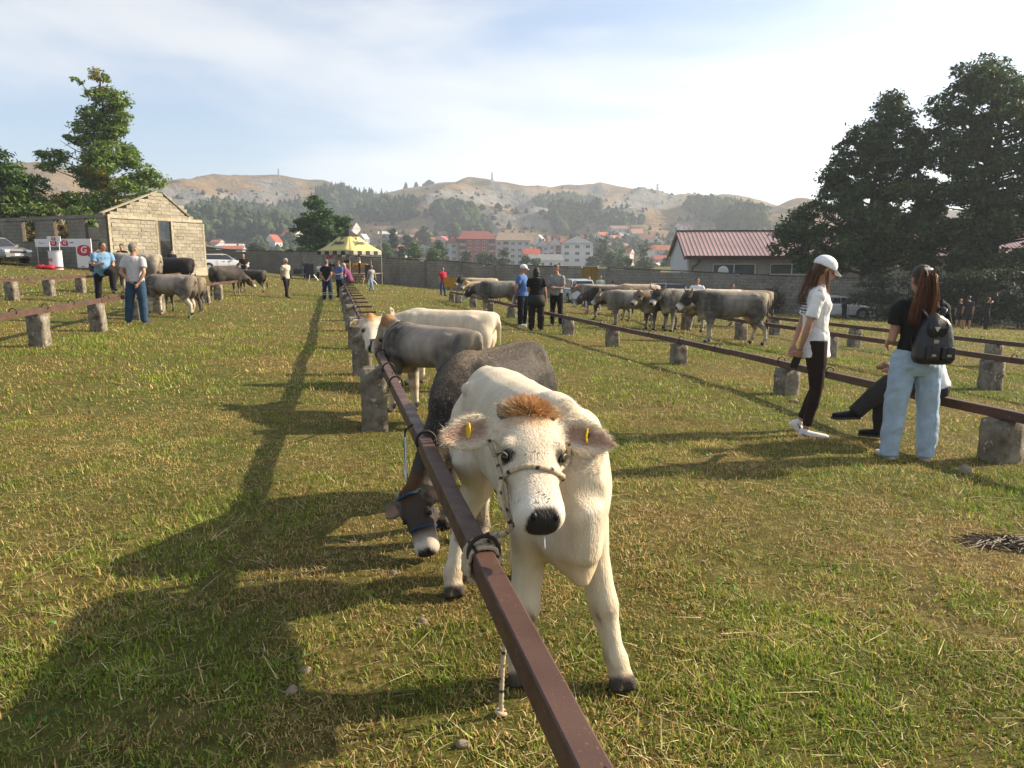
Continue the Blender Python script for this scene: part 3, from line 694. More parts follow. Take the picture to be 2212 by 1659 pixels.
    if horns:
        for s in (-1, 1):
            e0 = H_(-.0, s * .17, -.10); o1 = sd * s; u1 = -ax * .85 + nrm * .5
            ln = horns * h
            if ln < .05: pts = [e0, e0 + (o1 + u1 * .4) * ln * .6, e0 + (o1 * .9 + u1 * 1.0) * ln]; rd = [.03 * h, .022 * h, .01 * h]
            else: pts = [e0, e0 + o1 * ln * .45 + u1 * ln * .12, e0 + o1 * ln * .72 + u1 * ln * .45, e0 + o1 * ln * .66 + u1 * ln * .95]; rd = [.028 * h, .024 * h, .017 * h, .004 * h]
            MB().tube(pts, rd, 8).build('horn', mat('horn', (.30, .25, .17), .45, .5, 12, col2=(.08, .07, .055)), root, True)
    root['_h'] = h
    return root, dict(H=H_, LH=LH, ax=ax, sd=sd, nrm=nrm, body=me, M=Mi.inverted(), h=h, P=P)

def fur(root, me, n, length, width, m, seed=3, region=None, flow=None, lift=.45, name='fur', colmul=1.0, colf=None):
    """short hair as thin blades standing off the hide"""
    rng = np.random.default_rng(seed); me.calc_loop_triangles()
    tri = np.empty(len(me.loop_triangles) * 3, np.int32); me.loop_triangles.foreach_get('vertices', tri); tri = tri.reshape(-1, 3)
    V = verts_np(me); c = np.empty(len(V) * 4, np.float32); me.color_attributes['Col'].data.foreach_get('color', c); c = c.reshape(-1, 4)[:, :3]
    A, B, C_ = V[tri[:, 0]], V[tri[:, 1]], V[tri[:, 2]]; nr = np.cross(B - A, C_ - A); ar = np.linalg.norm(nr, axis=1); nr = nr / np.maximum(ar, 1e-12)[:, None]
    cen = (A + B + C_) / 3; w = ar.copy()
    if region is not None: w = w * region(cen)
    idx = rng.choice(len(tri), n, p=w / w.sum()); u = rng.uniform(0, 1, (n, 2)); f = u.sum(1) > 1; u[f] = 1 - u[f]
    P = A[idx] + (B[idx] - A[idx]) * u[:, :1] + (C_[idx] - A[idx]) * u[:, 1:]; N = nr[idx]; col = c[tri[idx, 0]]
    fl = flow(P) if flow is not None else np.tile(np.array([[-.8, 0, -.6]]), (n, 1))
    fl = fl + rng.normal(0, .35, (n, 3)); tg = fl - N * (fl * N).sum(1)[:, None]; tg = tg / np.maximum(np.linalg.norm(tg, axis=1), 1e-6)[:, None]
    d = tg * (1 - lift) + N * lift; ln = (length * rng.uniform(.6, 1.3, n))[:, None]
    sdv = np.cross(tg, N) * width / 2
    V2 = np.stack([P - N * .002 - sdv, P - N * .002 + sdv, P + d * ln * .6 + sdv * .7, P + d * ln * .6 - sdv * .7, P + (d + tg * .25 - N * .15) * ln + sdv * .1, P + (d + tg * .25 - N * .15) * ln - sdv * .1], 1).reshape(-1, 3)
    k = np.arange(n)[:, None] * 6; F = np.concatenate([k + np.array([[0, 1, 2, 3]]), k + np.array([[3, 2, 4, 5]])], 0)
    col = col * rng.uniform(.75, 1.25, n)[:, None] * colmul
    if colf is not None: col = colf(P, rng.uniform(0, 1, n))
    o = link(name, fast_mesh(name, V2, F, np.repeat(np.clip(col, 0, .85), 6, 0)), m, root); o['kind'] = 'stuff'
    return o
# ------------------------------------------------------------------ the cattle along the centre rail
def build_near_cattle():
    fm = attr_mat('coat hair', rough=.55, var=.1, scale=5, transl=.25, spec=.3)
    # white calf facing the camera
    g = lambda x, y: ground_at(x, y)
    h = 1.10; hd = -74; org = Vector((.055, 3.05, 0)); org.z = tz(org.x, org.y)
    feet = {'fl': g(1335, 1478) , 'fr': g(1120, 1468), 'hr': g(978, 1282), 'hl': g(1120, 1245)}
    poll, nose = at_depth(1146, 880, 2.36), at_depth(1181, 1112, 2.06)
    root, C = cow('cream-white calf with rusty forelock facing the camera, roped to the near rail', org, hd, h, 'white', calf=1, res=.0105, poll=poll, nose=nose, feet=feet, tags=1, hero=1, udder=False, name='calf', cat='calf', horns=.03, ear_droop=.02, face=(.30, -1, .75), girth=.82, ear_len=1.38)
    H_, LH, ax, sd, nrm = C['H'], C['LH'], C['ax'], C['sd'], C['nrm']
    pl, a_, s_, n_ = (np.array(q) for q in (H_(0, 0, 0), ax, sd, nrm))
    def hd_(c):
        rel = c - pl; t = rel @ a_ / LH; u = rel @ s_ / LH; d = np.linalg.norm(rel - np.outer(t * LH, a_), axis=1) / LH
        return t, u, d
    def reg(c):
        t, u, d = hd_(c); nq = (c - pl) @ n_ / LH; head = (t > -.1) & (t < .85) & (d < .5) & (nq > -.3); ear = (np.abs(u) > .26) & (np.abs(t) < .55) & (d < .95) & (nq > -.32)
        return np.where(ear, 2.5, np.where(head, 1.2, .03)) * (c[:, 2] > .12)
    whorl = np.array(H_(.30, .0, 0))
    def flow(P):
        rel = P - pl; t = rel @ a_ / LH; u = rel @ s_ / LH
        d = np.linalg.norm(rel - np.outer(t * LH, a_), axis=1) / LH
        out = P - whorl; ear = (np.abs(u) > .28) & (np.abs(t) < .6) & (d < .9)
        f = np.tile(np.array([[-.7, 0, -.7]]), (len(P), 1)); hm = ((t < .9) & (t > -.2) & (d < .6))
        f = np.where(hm[:, None], out / np.maximum(np.linalg.norm(out, axis=1), .01)[:, None], f)
        f = np.where(ear[:, None], np.sign(u)[:, None] * s_[None] + .35 * a_[None], f); return f
    fur(root, C['body'], 15000, .012, .0016, fm, 3, reg, flow, .22, 'fur', 1.12)
    # long soft hair fringing the ears
    def ears(c):
        t, u, d = hd_(c); nq = (c - pl) @ n_ / LH; return ((np.abs(u) > .30) & (np.abs(t) < .6) & (d < .95) & (nq > -.32)).astype(float) + 1e-9
    fur(root, C['body'], 2600, .028, .0016, fm, 4, ears, flow, .40, 'ear_hair', 1.05)
    # rusty forelock: a bunch fanning out from the poll
    rng = np.random.default_rng(8); V = []; F = []; cl = []
    for i in range(3000):
        u = max(-.22, min(.22, rng.normal(.01, .10))); q = rng.uniform(-.12, .09) * (1 - abs(u)); p = H_(q, u, .035 - u * u * 1.5 - max(0, -q) * .9 - .02)
        d = (sd * (u * 6.5 + rng.normal(0, .35)) - ax * (.55 - q * 7 + rng.normal(0, .3)) + nrm * (.42 + rng.normal(0, .25))).normalized()
        ln = LH * rng.uniform(.05, .10) * (1.1 - abs(u) * 1.5); w = d.orthogonal().normalized(); w.rotate(Quaternion(d, rng.uniform(0, 6))); w *= .0010
        b = len(V); V += [p - w, p + w, p + d * ln * .6 + w * .8, p + d * ln * .6 - w * .8, p + d * ln + sd * (u * .1 * LH) + w * .1, p + d * ln + sd * (u * .1 * LH) - w * .1]
        F += [(b, b + 1, b + 2, b + 3), (b + 3, b + 2, b + 4, b + 5)]
        k = rng.uniform(.6, 1.25); c = lerp3((.46, .20, .06), (.64, .42, .22), rng.uniform(0, 1) if abs(u) < .11 else rng.uniform(.7, 1.2))
        cl += [tuple(x * k for x in c)] * 6
    o = link('forelock', fast_mesh('forelock', V, F, cl), fm, root); o['label'] = 'rusty orange forelock'; o['kind'] = 'stuff'
    # upper eyelashes and lids
    for s in (-1, 1):
        E = H_(.425, s * .238 * .98, -.115); r_ = .041 * LH; nO = (sd * s * .8 + nrm * .6).normalized(); a1 = (nrm * .75 - sd * s * .45 + ax * .45); a1 = (a1 - nO * a1.dot(nO)).normalized(); up_ = nO.cross(a1).normalized(); up_ = up_ if up_.dot(ax) < 0 else -up_
        lp = [E + nO * r_ * (1.05 - .35 * q * q) + a1 * q * r_ * 1.25 + up_ * r_ * (.62 - .55 * q * q) for q in (-1, -.66, -.33, 0, .33, .66, 1)]
        lid = MB(); lid.tube(lp, [r_ * k for k in (.08, .15, .20, .23, .20, .15, .08)], 8); lid.build('eyelid', mat('eyelid', (.30, .235, .165), .75, .3, 60), root, True)
        mb = MB()
        for p in lp[:6]: mb.tube([p, p + (nO * .7 - up_ * .55 - a1 * .5).normalized() * .020], [.0014, .0004], 4)
        mb.build('eyelash', mat('eyelash', (.02, .015, .012), .7), root)
    # wet drip at the lip, and flies on face and shoulder
    MB().tube([H_(1.03, .05, -.27), H_(1.03, .05, -.27) + Vector((0, 0, -.03)), H_(1.03, .05, -.27) + Vector((0, 0, -.042))], [.0015, .0022, .004], 6).build('drip', mat('drip', (.75, .75, .72), .05, .1, spec=.8), root, True)
    fl = mat('fly', (.012, .010, .010), .5)
    kd = BVHTree.FromPolygons([v.co for v in C['body'].vertices], [p.vertices[:] for p in C['body'].polygons])
    sp = [H_(.84 + rng.uniform(-.1, .06), rng.uniform(-.12, .12), .05) for i in range(7)] + [H_(.46 + rng.uniform(-.05, .05), rng.uniform(-.2, .2), .05) for i in range(3)] + [Vector((.62, .25, .72)) * h, Vector((.5, .3, .62)) * h, Vector((.3, .25, 1.0)) * h]
    for p in sp:
        q = kd.find_nearest(p)
        t = q[1].orthogonal().normalized(); t.rotate(Quaternion(q[1], rng.uniform(0, 6)))
        MB().ell(q[0] + q[1] * .002, (.0034, .0017, .0016), 6, 4, M=Quaternion((1, 0, 0)).to_matrix().to_3x3() @ t.to_track_quat('X', 'Z').to_matrix()).build('fly', fl, root)
    CALF = (root, C)

    # grey-brown calf grazing under the rail
    hd = -113; org = Vector((-.11, 4.52, 0)); org.z = tz(org.x, org.y); h = 1.07
    poll, nose = at_depth(878, 1062, 3.78), at_depth(915, 1196, 3.62)
    r2, C2 = cow('dark grey calf grazing with its head down under the near rail', org, hd, h, 'dark', calf=1, res=.017, poll=poll, nose=nose, name='calf', cat='calf', udder=False, low_head=.8, ear_droop=.1, horns=.02, girth=.84, face=(-.35, -1, .3))
    P2 = C2['P']
    def back_reg(c): return np.where((c[:, 2] > .8 * h), 2.0, .4) * (c[:, 0] < .75)
    def mane(P, u):
        k = np.exp(-(P[:, 1] / .05) ** 2)[:, None]; v = (.6 + .9 * u)[:, None]
        return (np.array([[.085, .07, .057]]) * (1 - k) + np.array([[.27, .205, .13]]) * k) * v
    fur(r2, C2['body'], 20000, .020, .0035, fm, 13, back_reg, None, .35, 'fur', 1.3, mane)
    # rope halter of the grazing calf (blue)
    Hc, L2, a2, s2, n2 = C2['H'], C2['LH'], C2['ax'], C2['sd'], C2['nrm']
    Mw = C2['M']; hal = empty('rope_halter', Mw @ Hc(.5, 0, 0), 0, 'blue rope halter on the grazing dark grey calf', 'halter')
    bl = mat('blue rope', (.035, .075, .14), .8, .5, 60, bump=.5, bscale=200); off = Mw @ Hc(.5, 0, 0)
    def loop(t, a, d0, d1, n=18): return [Mw @ Hc(t, a * math.cos(q), d0 + d1 * math.sin(q)) - off for q in [2 * math.pi * i / n for i in range(n + 1)]]
    MB().tube(loop(.60, .185, -.23, .25), .009, 7).build('noseband', bl, hal, True)
    MB().tube(loop(.06, .24, -.24, .28), .010, 7).build('headstall', bl, hal, True)
    for s in (-1, 1): MB().tube([Mw @ Hc(.08, s * .235, -.24) - off, Mw @ Hc(.34, s * .25, -.24) - off, Mw @ Hc(.60, s * .18, -.25) - off], .009, 7).build('cheek_strap', bl, hal, True)

    # chestnut-brown-grey calf, standing side-on behind
    r3, C3 = cow('grey calf with pale face and chain collar, side-on behind the grazing one', Vector((-.83, 7.35, tz(-.83, 7.35))), 143, .97, 'dun', calf=1, res=.022, poll=at_depth(826, 688, 7.9), nose=at_depth(800, 752, 8.2), tags=1, name='calf', cat='calf', udder=False, girth=1.02, face=(-.8, -.35, .5))
    fur(r3, C3['body'], 5000, .016, .004, fm, 23, None, None, .3)
    h3 = C3['h']; n0, n1 = Vector((.36, 0, .80)) * h3, C3['H'](.10, 0, -.30); cc = n0.lerp(n1, .42); nd = (n1 - n0).normalized(); up_ = (Vector((0, 0, 1)) - nd * nd.z).normalized(); sd_ = nd.cross(up_); M3 = C3['M']
    ch = empty('chain_collar', M3 @ cc, 0, 'dark chain collar on the pale-faced grey calf, with a tether to the rail', 'chain'); R3 = M3.to_3x3(); im = mat('chain iron', (.03, .027, .025), .5, .3, 40)
    kd3 = BVHTree.FromPolygons([v.co for v in C3['body'].vertices], [p.vertices[:] for p in C3['body'].polygons]); lp = []
    for i in range(25):
        a = 2 * math.pi * i / 24; q = kd3.ray_cast(cc + (sd_ * math.cos(a) + up_ * math.sin(a)) * .6, -(sd_ * math.cos(a) + up_ * math.sin(a)))[0] or cc + (sd_ * math.cos(a) + up_ * math.sin(a)) * .15 * h3
        lp.append(R3 @ (q - cc + (q - cc).normalized() * .006))
    MB().tube(lp, [.011 if i % 2 else .006 for i in range(25)], 6).build('collar', im, ch)
    b0 = min(lp, key=lambda p: p.z); e0 = at_height(848, 805, .66) - (M3 @ cc); MB().tube([b0.lerp(e0, t) + Vector((0, 0, -.22 * math.sin(math.pi * t))) for t in [i / 24 for i in range(25)]], [.010 if i % 2 else .005 for i in range(25)], 6).build('tether', im, ch)
    # white calf beyond it
    r4, C4 = cow('white calf farthest along the near rail, rusty poll and pink ears', Vector((-.85, 9.35, tz(-.85, 9.35))), 168, 1.03, 'white', calf=1, res=.025, poll=at_depth(800, 681, 9.3), nose=at_depth(806, 748, 9.0), tags=1, name='calf', cat='calf', udder=False)
    return CALF, (r2, C2), (r3, C3), (r4, C4)
# ------------------------------------------------------------------ rails and posts
def post_mat(i=0):
    if 'concrete post' in MATS: return MATS['concrete post']
    m, t, b, L = node_mat('concrete post'); b.inputs['Roughness'].default_value = .95; b.inputs['Specular IOR Level'].default_value = .15
    tc = t.nodes.new('ShaderNodeTexCoord'); oi = t.nodes.new('ShaderNodeObjectInfo'); ad = t.nodes.new('ShaderNodeVectorMath')
    L(tc.outputs['Object'], ad.inputs[0]); L(oi.outputs['Location'], ad.inputs[1])
    def nz(sc, ro=.6): n = t.nodes.new('ShaderNodeTexNoise'); n.inputs['Scale'].default_value = sc; n.inputs['Detail'].default_value = 6; n.inputs['Roughness'].default_value = ro; L(ad.outputs[0], n.inputs['Vector']); return n.outputs['Fac']
    def rp(f, a, b_, p0, p1): r = t.nodes.new('ShaderNodeValToRGB'); r.color_ramp.elements[0].position = p0; r.color_ramp.elements[1].position = p1; r.color_ramp.elements[0].color = (*a, 1); r.color_ramp.elements[1].color = (*b_, 1); L(f, r.inputs[0]); return r.outputs[0]
    base = rp(nz(7), (.13, .11, .085), (.27, .24, .19), .35, .65)
    li = rp(nz(17, .5), (0, 0, 0), (1, 1, 1),   .62, .70); mx = t.nodes.new('ShaderNodeMix'); mx.data_type = 'RGBA'; mx.inputs[7].default_value = (.42, .40, .34, 1)
    ds = rp(nz(4.5), (1, 1, 1), (.45, .42, .38), .50, .66); m2 = t.nodes.new('ShaderNodeMix'); m2.data_type = 'RGBA'; m2.blend_type = 'MULTIPLY'; m2.inputs[0].default_value = 1
    L(base, m2.inputs[6]); L(ds, m2.inputs[7]); L(li, mx.inputs[0]); L(m2.outputs[2], mx.inputs[6]); L(mx.outputs[2], b.inputs['Base Color'])
    bp = t.nodes.new('ShaderNodeBump'); bp.inputs['Strength'].default_value = .9; bp.inputs['Distance'].default_value = .02; L(nz(26, .7), bp.inputs['Height']); L(bp.outputs[0], b.inputs['Normal'])
    MATS['concrete post'] = m; return m
def post_mesh(seed, w, d, h, notch):
    rng = random.Random(seed); bm = bmesh.new(); bmesh.ops.create_cube(bm, size=1)
    bmesh.ops.subdivide_edges(bm, edges=bm.edges[:], cuts=4, use_grid_fill=True)
    for v in bm.verts:
        z = v.co.z + .5
        k = 1.0 - .06 * z
        v.co = Vector((v.co.x * w * k, v.co.y * d * k, -.12 + z * (h + .12)))
        if z > .93 and notch and v.co.x > w * .1: v.co.z -= .07 * (v.co.x / w + .5)
        edge = (abs(v.co.x) > w * .4) + (abs(v.co.y) > d * .4) + (z > .9)
        s = .006 + .007 * (edge >= 2)
        v.co += Vector((rng.uniform(-s, s), rng.uniform(-s, s), rng.uniform(-s, s)))
        if edge >= 2: v.co.x *= .95; v.co.y *= .95
    me = bpy.data.meshes.new('concrete_post'); bm.to_mesh(me); bm.free(); me.shade_smooth(); return me
def rail_mat():
    if 'rusty rail' in MATS: return MATS['rusty rail']
    m, t, b, L = node_mat('rusty rail'); b.inputs['Roughness'].default_value = .55; b.inputs['Specular IOR Level'].default_value = .45
    tc = t.nodes.new('ShaderNodeTexCoord')
    def nz(sc, d=6, ro=.6): n = t.nodes.new('ShaderNodeTexNoise'); n.inputs['Scale'].default_value = sc; n.inputs['Detail'].default_value = d; n.inputs['Roughness'].default_value = ro; L(tc.outputs['Object'], n.inputs['Vector']); return n.outputs['Fac']
    def rp(f, a, b_, p0, p1): r = t.nodes.new('ShaderNodeValToRGB'); r.color_ramp.elements[0].position = p0; r.color_ramp.elements[1].position = p1; r.color_ramp.elements[0].color = (*a, 1); r.color_ramp.elements[1].color = (*b_, 1); L(f, r.inputs[0]); return r.outputs[0]
    base = rp(nz(2.2), (.060, .029, .020), (.098, .050, .036), .35, .65)
    spots = rp(nz(95, 2, .5), (0, 0, 0), (1, 1, 1), .66, .70); mx = t.nodes.new('ShaderNodeMix'); mx.data_type = 'RGBA'; mx.inputs[7].default_value = (.17, .065, .03, 1)
    worn = rp(nz(48, 3, .6), (0, 0, 0), (1, 1, 1), .70, .73); m2 = t.nodes.new('ShaderNodeMix'); m2.data_type = 'RGBA'; m2.inputs[7].default_value = (.30, .25, .22, 1)
    L(spots, mx.inputs[0]); L(base, mx.inputs[6]); L(worn, m2.inputs[0]); L(mx.outputs[2], m2.inputs[6]); dirt = rp(nz(34, 2, .5), (1, 1, 1), (.12, .1, .1), .735, .75); m3 = t.nodes.new('ShaderNodeMix'); m3.data_type = 'RGBA'; m3.blend_type = 'MULTIPLY'; m3.inputs[0].default_value = 1; L(m2.outputs[2], m3.inputs[6]); L(dirt, m3.inputs[7]); L(m3.outputs[2], b.inputs['Base Color'])
    bp = t.nodes.new('ShaderNodeBump'); bp.inputs['Strength'].default_value = .15; bp.inputs['Distance'].default_value = .004; L(nz(120, 3), bp.inputs['Height']); L(bp.outputs[0], b.inputs['Normal'])
    L(rp(nz(9), (.42, .42, .42), (.72, .72, .72), .3, .7), b.inputs['Roughness'])
    MATS['rusty rail'] = m; return m
def rail(label, p0, p1, w=.068, hgt=.085, rings=(), group=None, brackets=(), bend=None):
    """a steel rail from p0 to p1 (top centre line); rings: distances along it of the tying rings"""
    p0, p1 = Vector(p0), Vector(p1); d = p1 - p0; L_ = d.length; u = d.normalized(); s = u.cross(Vector((0, 0, 1))).normalized(); n = s.cross(u)
    root = empty('rail', p0, 0, label, 'rail', group)
    q = .012
    prof = [(-w / 2, 0 - q * .3), (-w / 2 + q * .4, 0), (w / 2 - q * .4, 0), (w / 2, -q * .3), (w / 2, -hgt), (w / 2 - .008, -hgt), (w / 2 - .008, -.012), (-w / 2 + .008, -.012), (-w / 2 + .008, -hgt), (-w / 2, -hgt)]
    k = max(2, int(L_ / 1.5)); rs = []
    rng = random.Random(int(L_ * 100))
    for i in range(k + 1):
        c = u * (L_ * i / k) + n * rng.uniform(-.006, .006) + s * rng.uniform(-.006, .006)
        rs.append([c + s * a + n * b for a, b in prof])
    mb = MB(); mb.rings(rs); mb.build('beam', rail_mat(), root)
    for r in rings:
        c = u * r + n * (-.004); mb = MB(); R_ = .052; pts = []
        for i in range(15):
            th = math.pi * (-.15 + 1.3 * i / 14); pts.append(c + s * (R_ * math.cos(th)) + n * (R_ * math.sin(th) * 1.1 + .0))
        mb.tube(pts, .0075, 7); mb.build('tying_ring', mat('ring iron', (.035, .026, .022), .6, .4, 30), root, True)
    for r, off in brackets:
        mb = MB(); mb.box(u * r + s * off + n * .018, (.32, .05, .035), M=Matrix((s, u, n)).transposed().to_4x4()); mb.build('bracket', rail_mat(), root)
    return root
def build_fences():
    # centre rail, running away from the camera
    u = Vector((math.sin(R(-13.75)), math.cos(R(-13.75)), 0)); s = Vector((u.y, -u.x, 0))
    A = at_height(1056, 1215, .65); A.z = 0
    def on(d, off=0): p = A + u * d + s * off; return p
    names = ['nearest concrete post under the centre rail, mottled with white lichen', 'second concrete post along the centre rail, behind the pale-faced grey calf', 'third concrete post along the centre rail', 'fourth concrete post along the centre rail', 'fifth concrete post along the centre rail', 'sixth concrete post along the centre rail',
             'seventh concrete post along the centre rail', 'eighth concrete post along the centre rail', 'last concrete post of the centre rail, beside the seated man in purple']
    ds = [4.75, 8.2, 11.3, 14.4, 17.6, 20.8, 24.0, 27.2, 30.3]
    for i, d in enumerate(ds):
        p = on(d, -.10 if i else -.12); z = tz(p.x, p.y)
        hh = .655 + (0 if i < 3 else .0) - .085 - (z - 0) * (1 if i < 2 else 0)
        o = link('concrete_post', post_mesh(300 + i, .27 if i else .25, .24, .60, i % 3 == 1), post_mat(), None, (p.x, p.y, z), math.atan2(u.y, u.x) + math.pi / 2 + .03 * (i % 3 - 1))
        tag(o, names[i], 'post', 'posts of the centre rail')
    segs = [(-2.6, 4.9), (4.94, 11.3), (11.34, 17.6), (17.64, 24.0), (24.04, 30.6)]
    lab = ['long brown steel rail in the foreground that the white calf is roped to', 'second length of the centre rail, beside the pale-faced grey calf', 'third length of the centre rail, beyond the farthest white calf', 'fourth length of the centre rail', 'far length of the centre rail, where the man in purple sits']
    for i, (d0, d1) in enumerate(segs):
        p0, p1 = on(d0), on(d1); zz = lambda p: (.655 if p.y < 7.5 else .655 + (tz(p.x, p.y) - tz(*on(5.2)[:2])))
        p0.z, p1.z = zz(p0), zz(p1)
        rings = [x - d0 for x in ([.08, 1.62, 3.55, 4.35] if i == 0 else [d0 + .45 + k * 1.05 for k in range(int((d1 - d0) / 1.05))])]
        br = [] if i < 2 else [(k * 1.6 + .6, .16) for k in range(4)]
        rail(lab[i], p0, p1, .068, .085, rings, 'lengths of the centre rail', br)
    # right-hand rails, roughly parallel
    def run(pix, z, hgt, posts_px, seed, who, pg, rg, ext=0, plabels=None, rlabels=None, width=.27, wb=.085):
        pts = []
        for (x, y) in pix:
            q = ground_at(x, y, z)
            pts.append(q)
        for i in range(len(pts) - 1):
            ln = (pts[i + 1] - pts[i]).length
            rail(rlabels[i], pts[i], pts[i + 1], .075, wb, [.4 + k * 1.15 for k in range(int((ln - .3) / 1.15))], rg)
        for i, (x, y0, lab) in enumerate(posts_px):
            # nearest point of the rail to this column
            best = None
            for k in range(len(pts) - 1):
                for q in range(201):
                    p = pts[k].lerp(pts[k + 1], q / 200); e = abs(project(p)[0] - x)
                    if best is None or e < best[0]: best = (e, p)
            p = best[1]; zg = tz(p.x, p.y); dv = (pts[1] - pts[0]); rz = math.atan2(dv.y, dv.x)
            o = link('concrete_post', post_mesh(seed * 40 + i, width, .24, p.z - wb - zg - .002, False), post_mat(), None, (p.x, p.y, zg), rz + math.pi / 2 + .04 * (i % 3 - 1))
            tag(o, lab, 'post', pg)
    run([(2420, 938), (1985, 845), (1580, 755), (1230, 683), (975, 629)], .47, .4,
        [(2168, 0, 'broad concrete post at the right edge, nearest of the right-hand rail'), (1702, 0, 'concrete post just behind the woman in the white cap'), (1467, 0, 'squat lichened concrete post in the middle of the right-hand rail'), (1323, 0, 'concrete post left of the squat one in the right-hand rail'),
         (1228, 0, 'concrete post beside the man in the grey shirt'), (1105, 0, 'concrete post left of the man in the blue shirt and cap'), (1058, 0, 'concrete post in front of the dark grey cow with pale back'), (1022, 0, 'concrete post below the tan cow head'), (990, 0, 'second concrete post from the left end of the right-hand rail'), (976, 0, 'concrete post at the left end of the right-hand rail, with an ochre board')],
        3, '', 'posts of the first right-hand rail', 'lengths of the first right-hand rail',
        rlabels=['near length of the first right-hand rail, running off the right edge', 'length of the right-hand rail behind the two young women', 'length of the right-hand rail in front of the large grey cow', 'far length of the right-hand rail, at the three people talking'])
    run([(2420, 803), (1980, 743), (1640, 695), (1400, 660), (1262, 640)], .55, .5,
        [(2145, 0, 'concrete post of the second right-hand rail, right of the backpack'), (1795, 0, 'concrete post seen just behind the cap woman, second right-hand rail'), (1602, 0, 'leaning concrete post under the large grey cow'), (1484, 0, 'tall concrete post in front of the large grey cow'), (1402, 0, 'concrete post in front of the brown cow'), (1330, 0, 'concrete post in front of the pale grey cow'), (1290, 0, 'concrete post in front of the dark cow'), (1264, 0, 'concrete post with a cloth hung on it, right of the man in the grey shirt')],
        5, '', 'posts of the second right-hand rail', 'lengths of the second right-hand rail',
        rlabels=['near length of the second right-hand rail, at the right edge', 'length of the second rail between the cap woman and the backpack', 'length of the second rail in front of the large grey cow', 'far length of the second rail, tying the row of cows'], width=.28)
    run([(2420, 762), (2000, 719), (1664, 683)], .55, .5,
        [(2150, 0, 'concrete post of the farthest right-hand rail, behind the backpack'), (1676, 0, 'rounded concrete post right of the large grey cow tail'), (1848, 0, 'concrete post of the farthest rail, between the two young women')],
        7, '', 'posts of the farthest right-hand rail', 'lengths of the farthest right-hand rail',
        rlabels=['near length of the farthest right-hand rail', 'far length of the farthest right-hand rail, behind the large grey cow'])
    # left-hand rails
    run([(-230, 713), (0, 678), (215, 645), (345, 623)], .62, .5,
        [(79, 0, 'lichened concrete post nearest on the left side'), (206, 0, 'concrete post with a slanted top, below the man in the blue T-shirt'), (290, 0, 'concrete post behind the legs of the man in the grey T-shirt'), (340, 0, 'concrete post between the legs of the brown-grey calf')],
        9, '', 'posts of the near left rail', 'lengths of the near left rail', rlabels=['left edge length of the near left rail', 'rusty rail on the left under the foot of the man in blue', 'far length of the near left rail, behind the two men'], width=.26)
    run([(-230, 613), (0, 603), (175, 595), (400, 608 - 20)], .58, .5,
        [(22, 0, 'concrete post at the left edge, far left rail'), (104, 0, 'middle concrete post of the far left rail'), (172, 0, 'concrete post just left of the man in blue, far left rail')],
        11, '', 'posts of the far left rail', 'lengths of the far left rail', rlabels=['left edge length of the far left rail', 'middle length of the far left rail', 'end length of the far left rail, behind the man in blue'], width=.28)
    run([(428, 614), (520, 604)], .62, .5, [(441, 0, 'concrete post left of the cow seen from behind'), (470, 0, 'concrete post beside the cow seen from behind')], 13, '', 'posts by the cow seen from behind', 'short rail by the cow seen from behind', rlabels=['short rusty rail that the cow seen from behind is tied to'])

def rope_mat():
    if 'flecked rope' in MATS: return MATS['flecked rope']
    m, t, b, L = node_mat('flecked rope'); b.inputs['Roughness'].default_value = .9
    uv = t.nodes.new('ShaderNodeAttribute'); uv.attribute_name = 'Col'
    tc = t.nodes.new('ShaderNodeTexCoord'); n = t.nodes.new('ShaderNodeTexNoise'); n.inputs['Scale'].default_value = 260; n.inputs['Detail'].default_value = 3
    bp = t.nodes.new('ShaderNodeBump'); bp.inputs['Strength'].default_value = .8; bp.inputs['Distance'].default_value = .003
    L(tc.outputs['Object'], n.inputs['Vector']); L(n.outputs['Fac'], bp.inputs['Height']); L(bp.outputs[0], b.inputs['Normal']); L(uv.outputs['Color'], b.inputs['Base Color'])
    MATS['flecked rope'] = m; return m
def rope(name, pts, r, parent, off, seed=1, sub=8, flecks=True):
    """a braided cord through points (Catmull-Rom), with dark flecks"""
    P = [Vector(p) - off for p in pts]; out = []
    for i in range(len(P) - 1):
        a, b, c, d = P[max(i - 1, 0)], P[i], P[i + 1], P[min(i + 2, len(P) - 1)]
        for q in range(sub):
            t = q / sub; out.append(.5 * ((2 * b) + (c - a) * t + (2 * a - 5 * b + 4 * c - d) * t * t + (3 * b - a - 3 * c + d) * t ** 3))
    out.append(P[-1])
    # even steps of ~6 mm
    res = [out[0]]
    for p in out[1:]:
        while (p - res[-1]).length > .006: res.append(res[-1] + (p - res[-1]).normalized() * .006)
    if len(res) < 2: res = out[:2]
    mb = MB(); n = 8; mb.tube(res, [r * (1 + .10 * math.sin(i * 1.9)) for i in range(len(res))], n)
    rng = random.Random(seed); cols = []
    tw = rng.uniform(0, 6)
    for i in range(len(res)):
        for j in range(n):
            dk = flecks and ((i // 2) % 4 == 0) and ((j - i // 8 * 3) % n) < 4
            c = (.022, .018, .015) if dk else (.46, .37, .25); k = rng.uniform(.85, 1.1); cols.append(tuple(x * k for x in c))
    mb.c = cols
    return mb.build(name, rope_mat(), parent, True, cols=True)
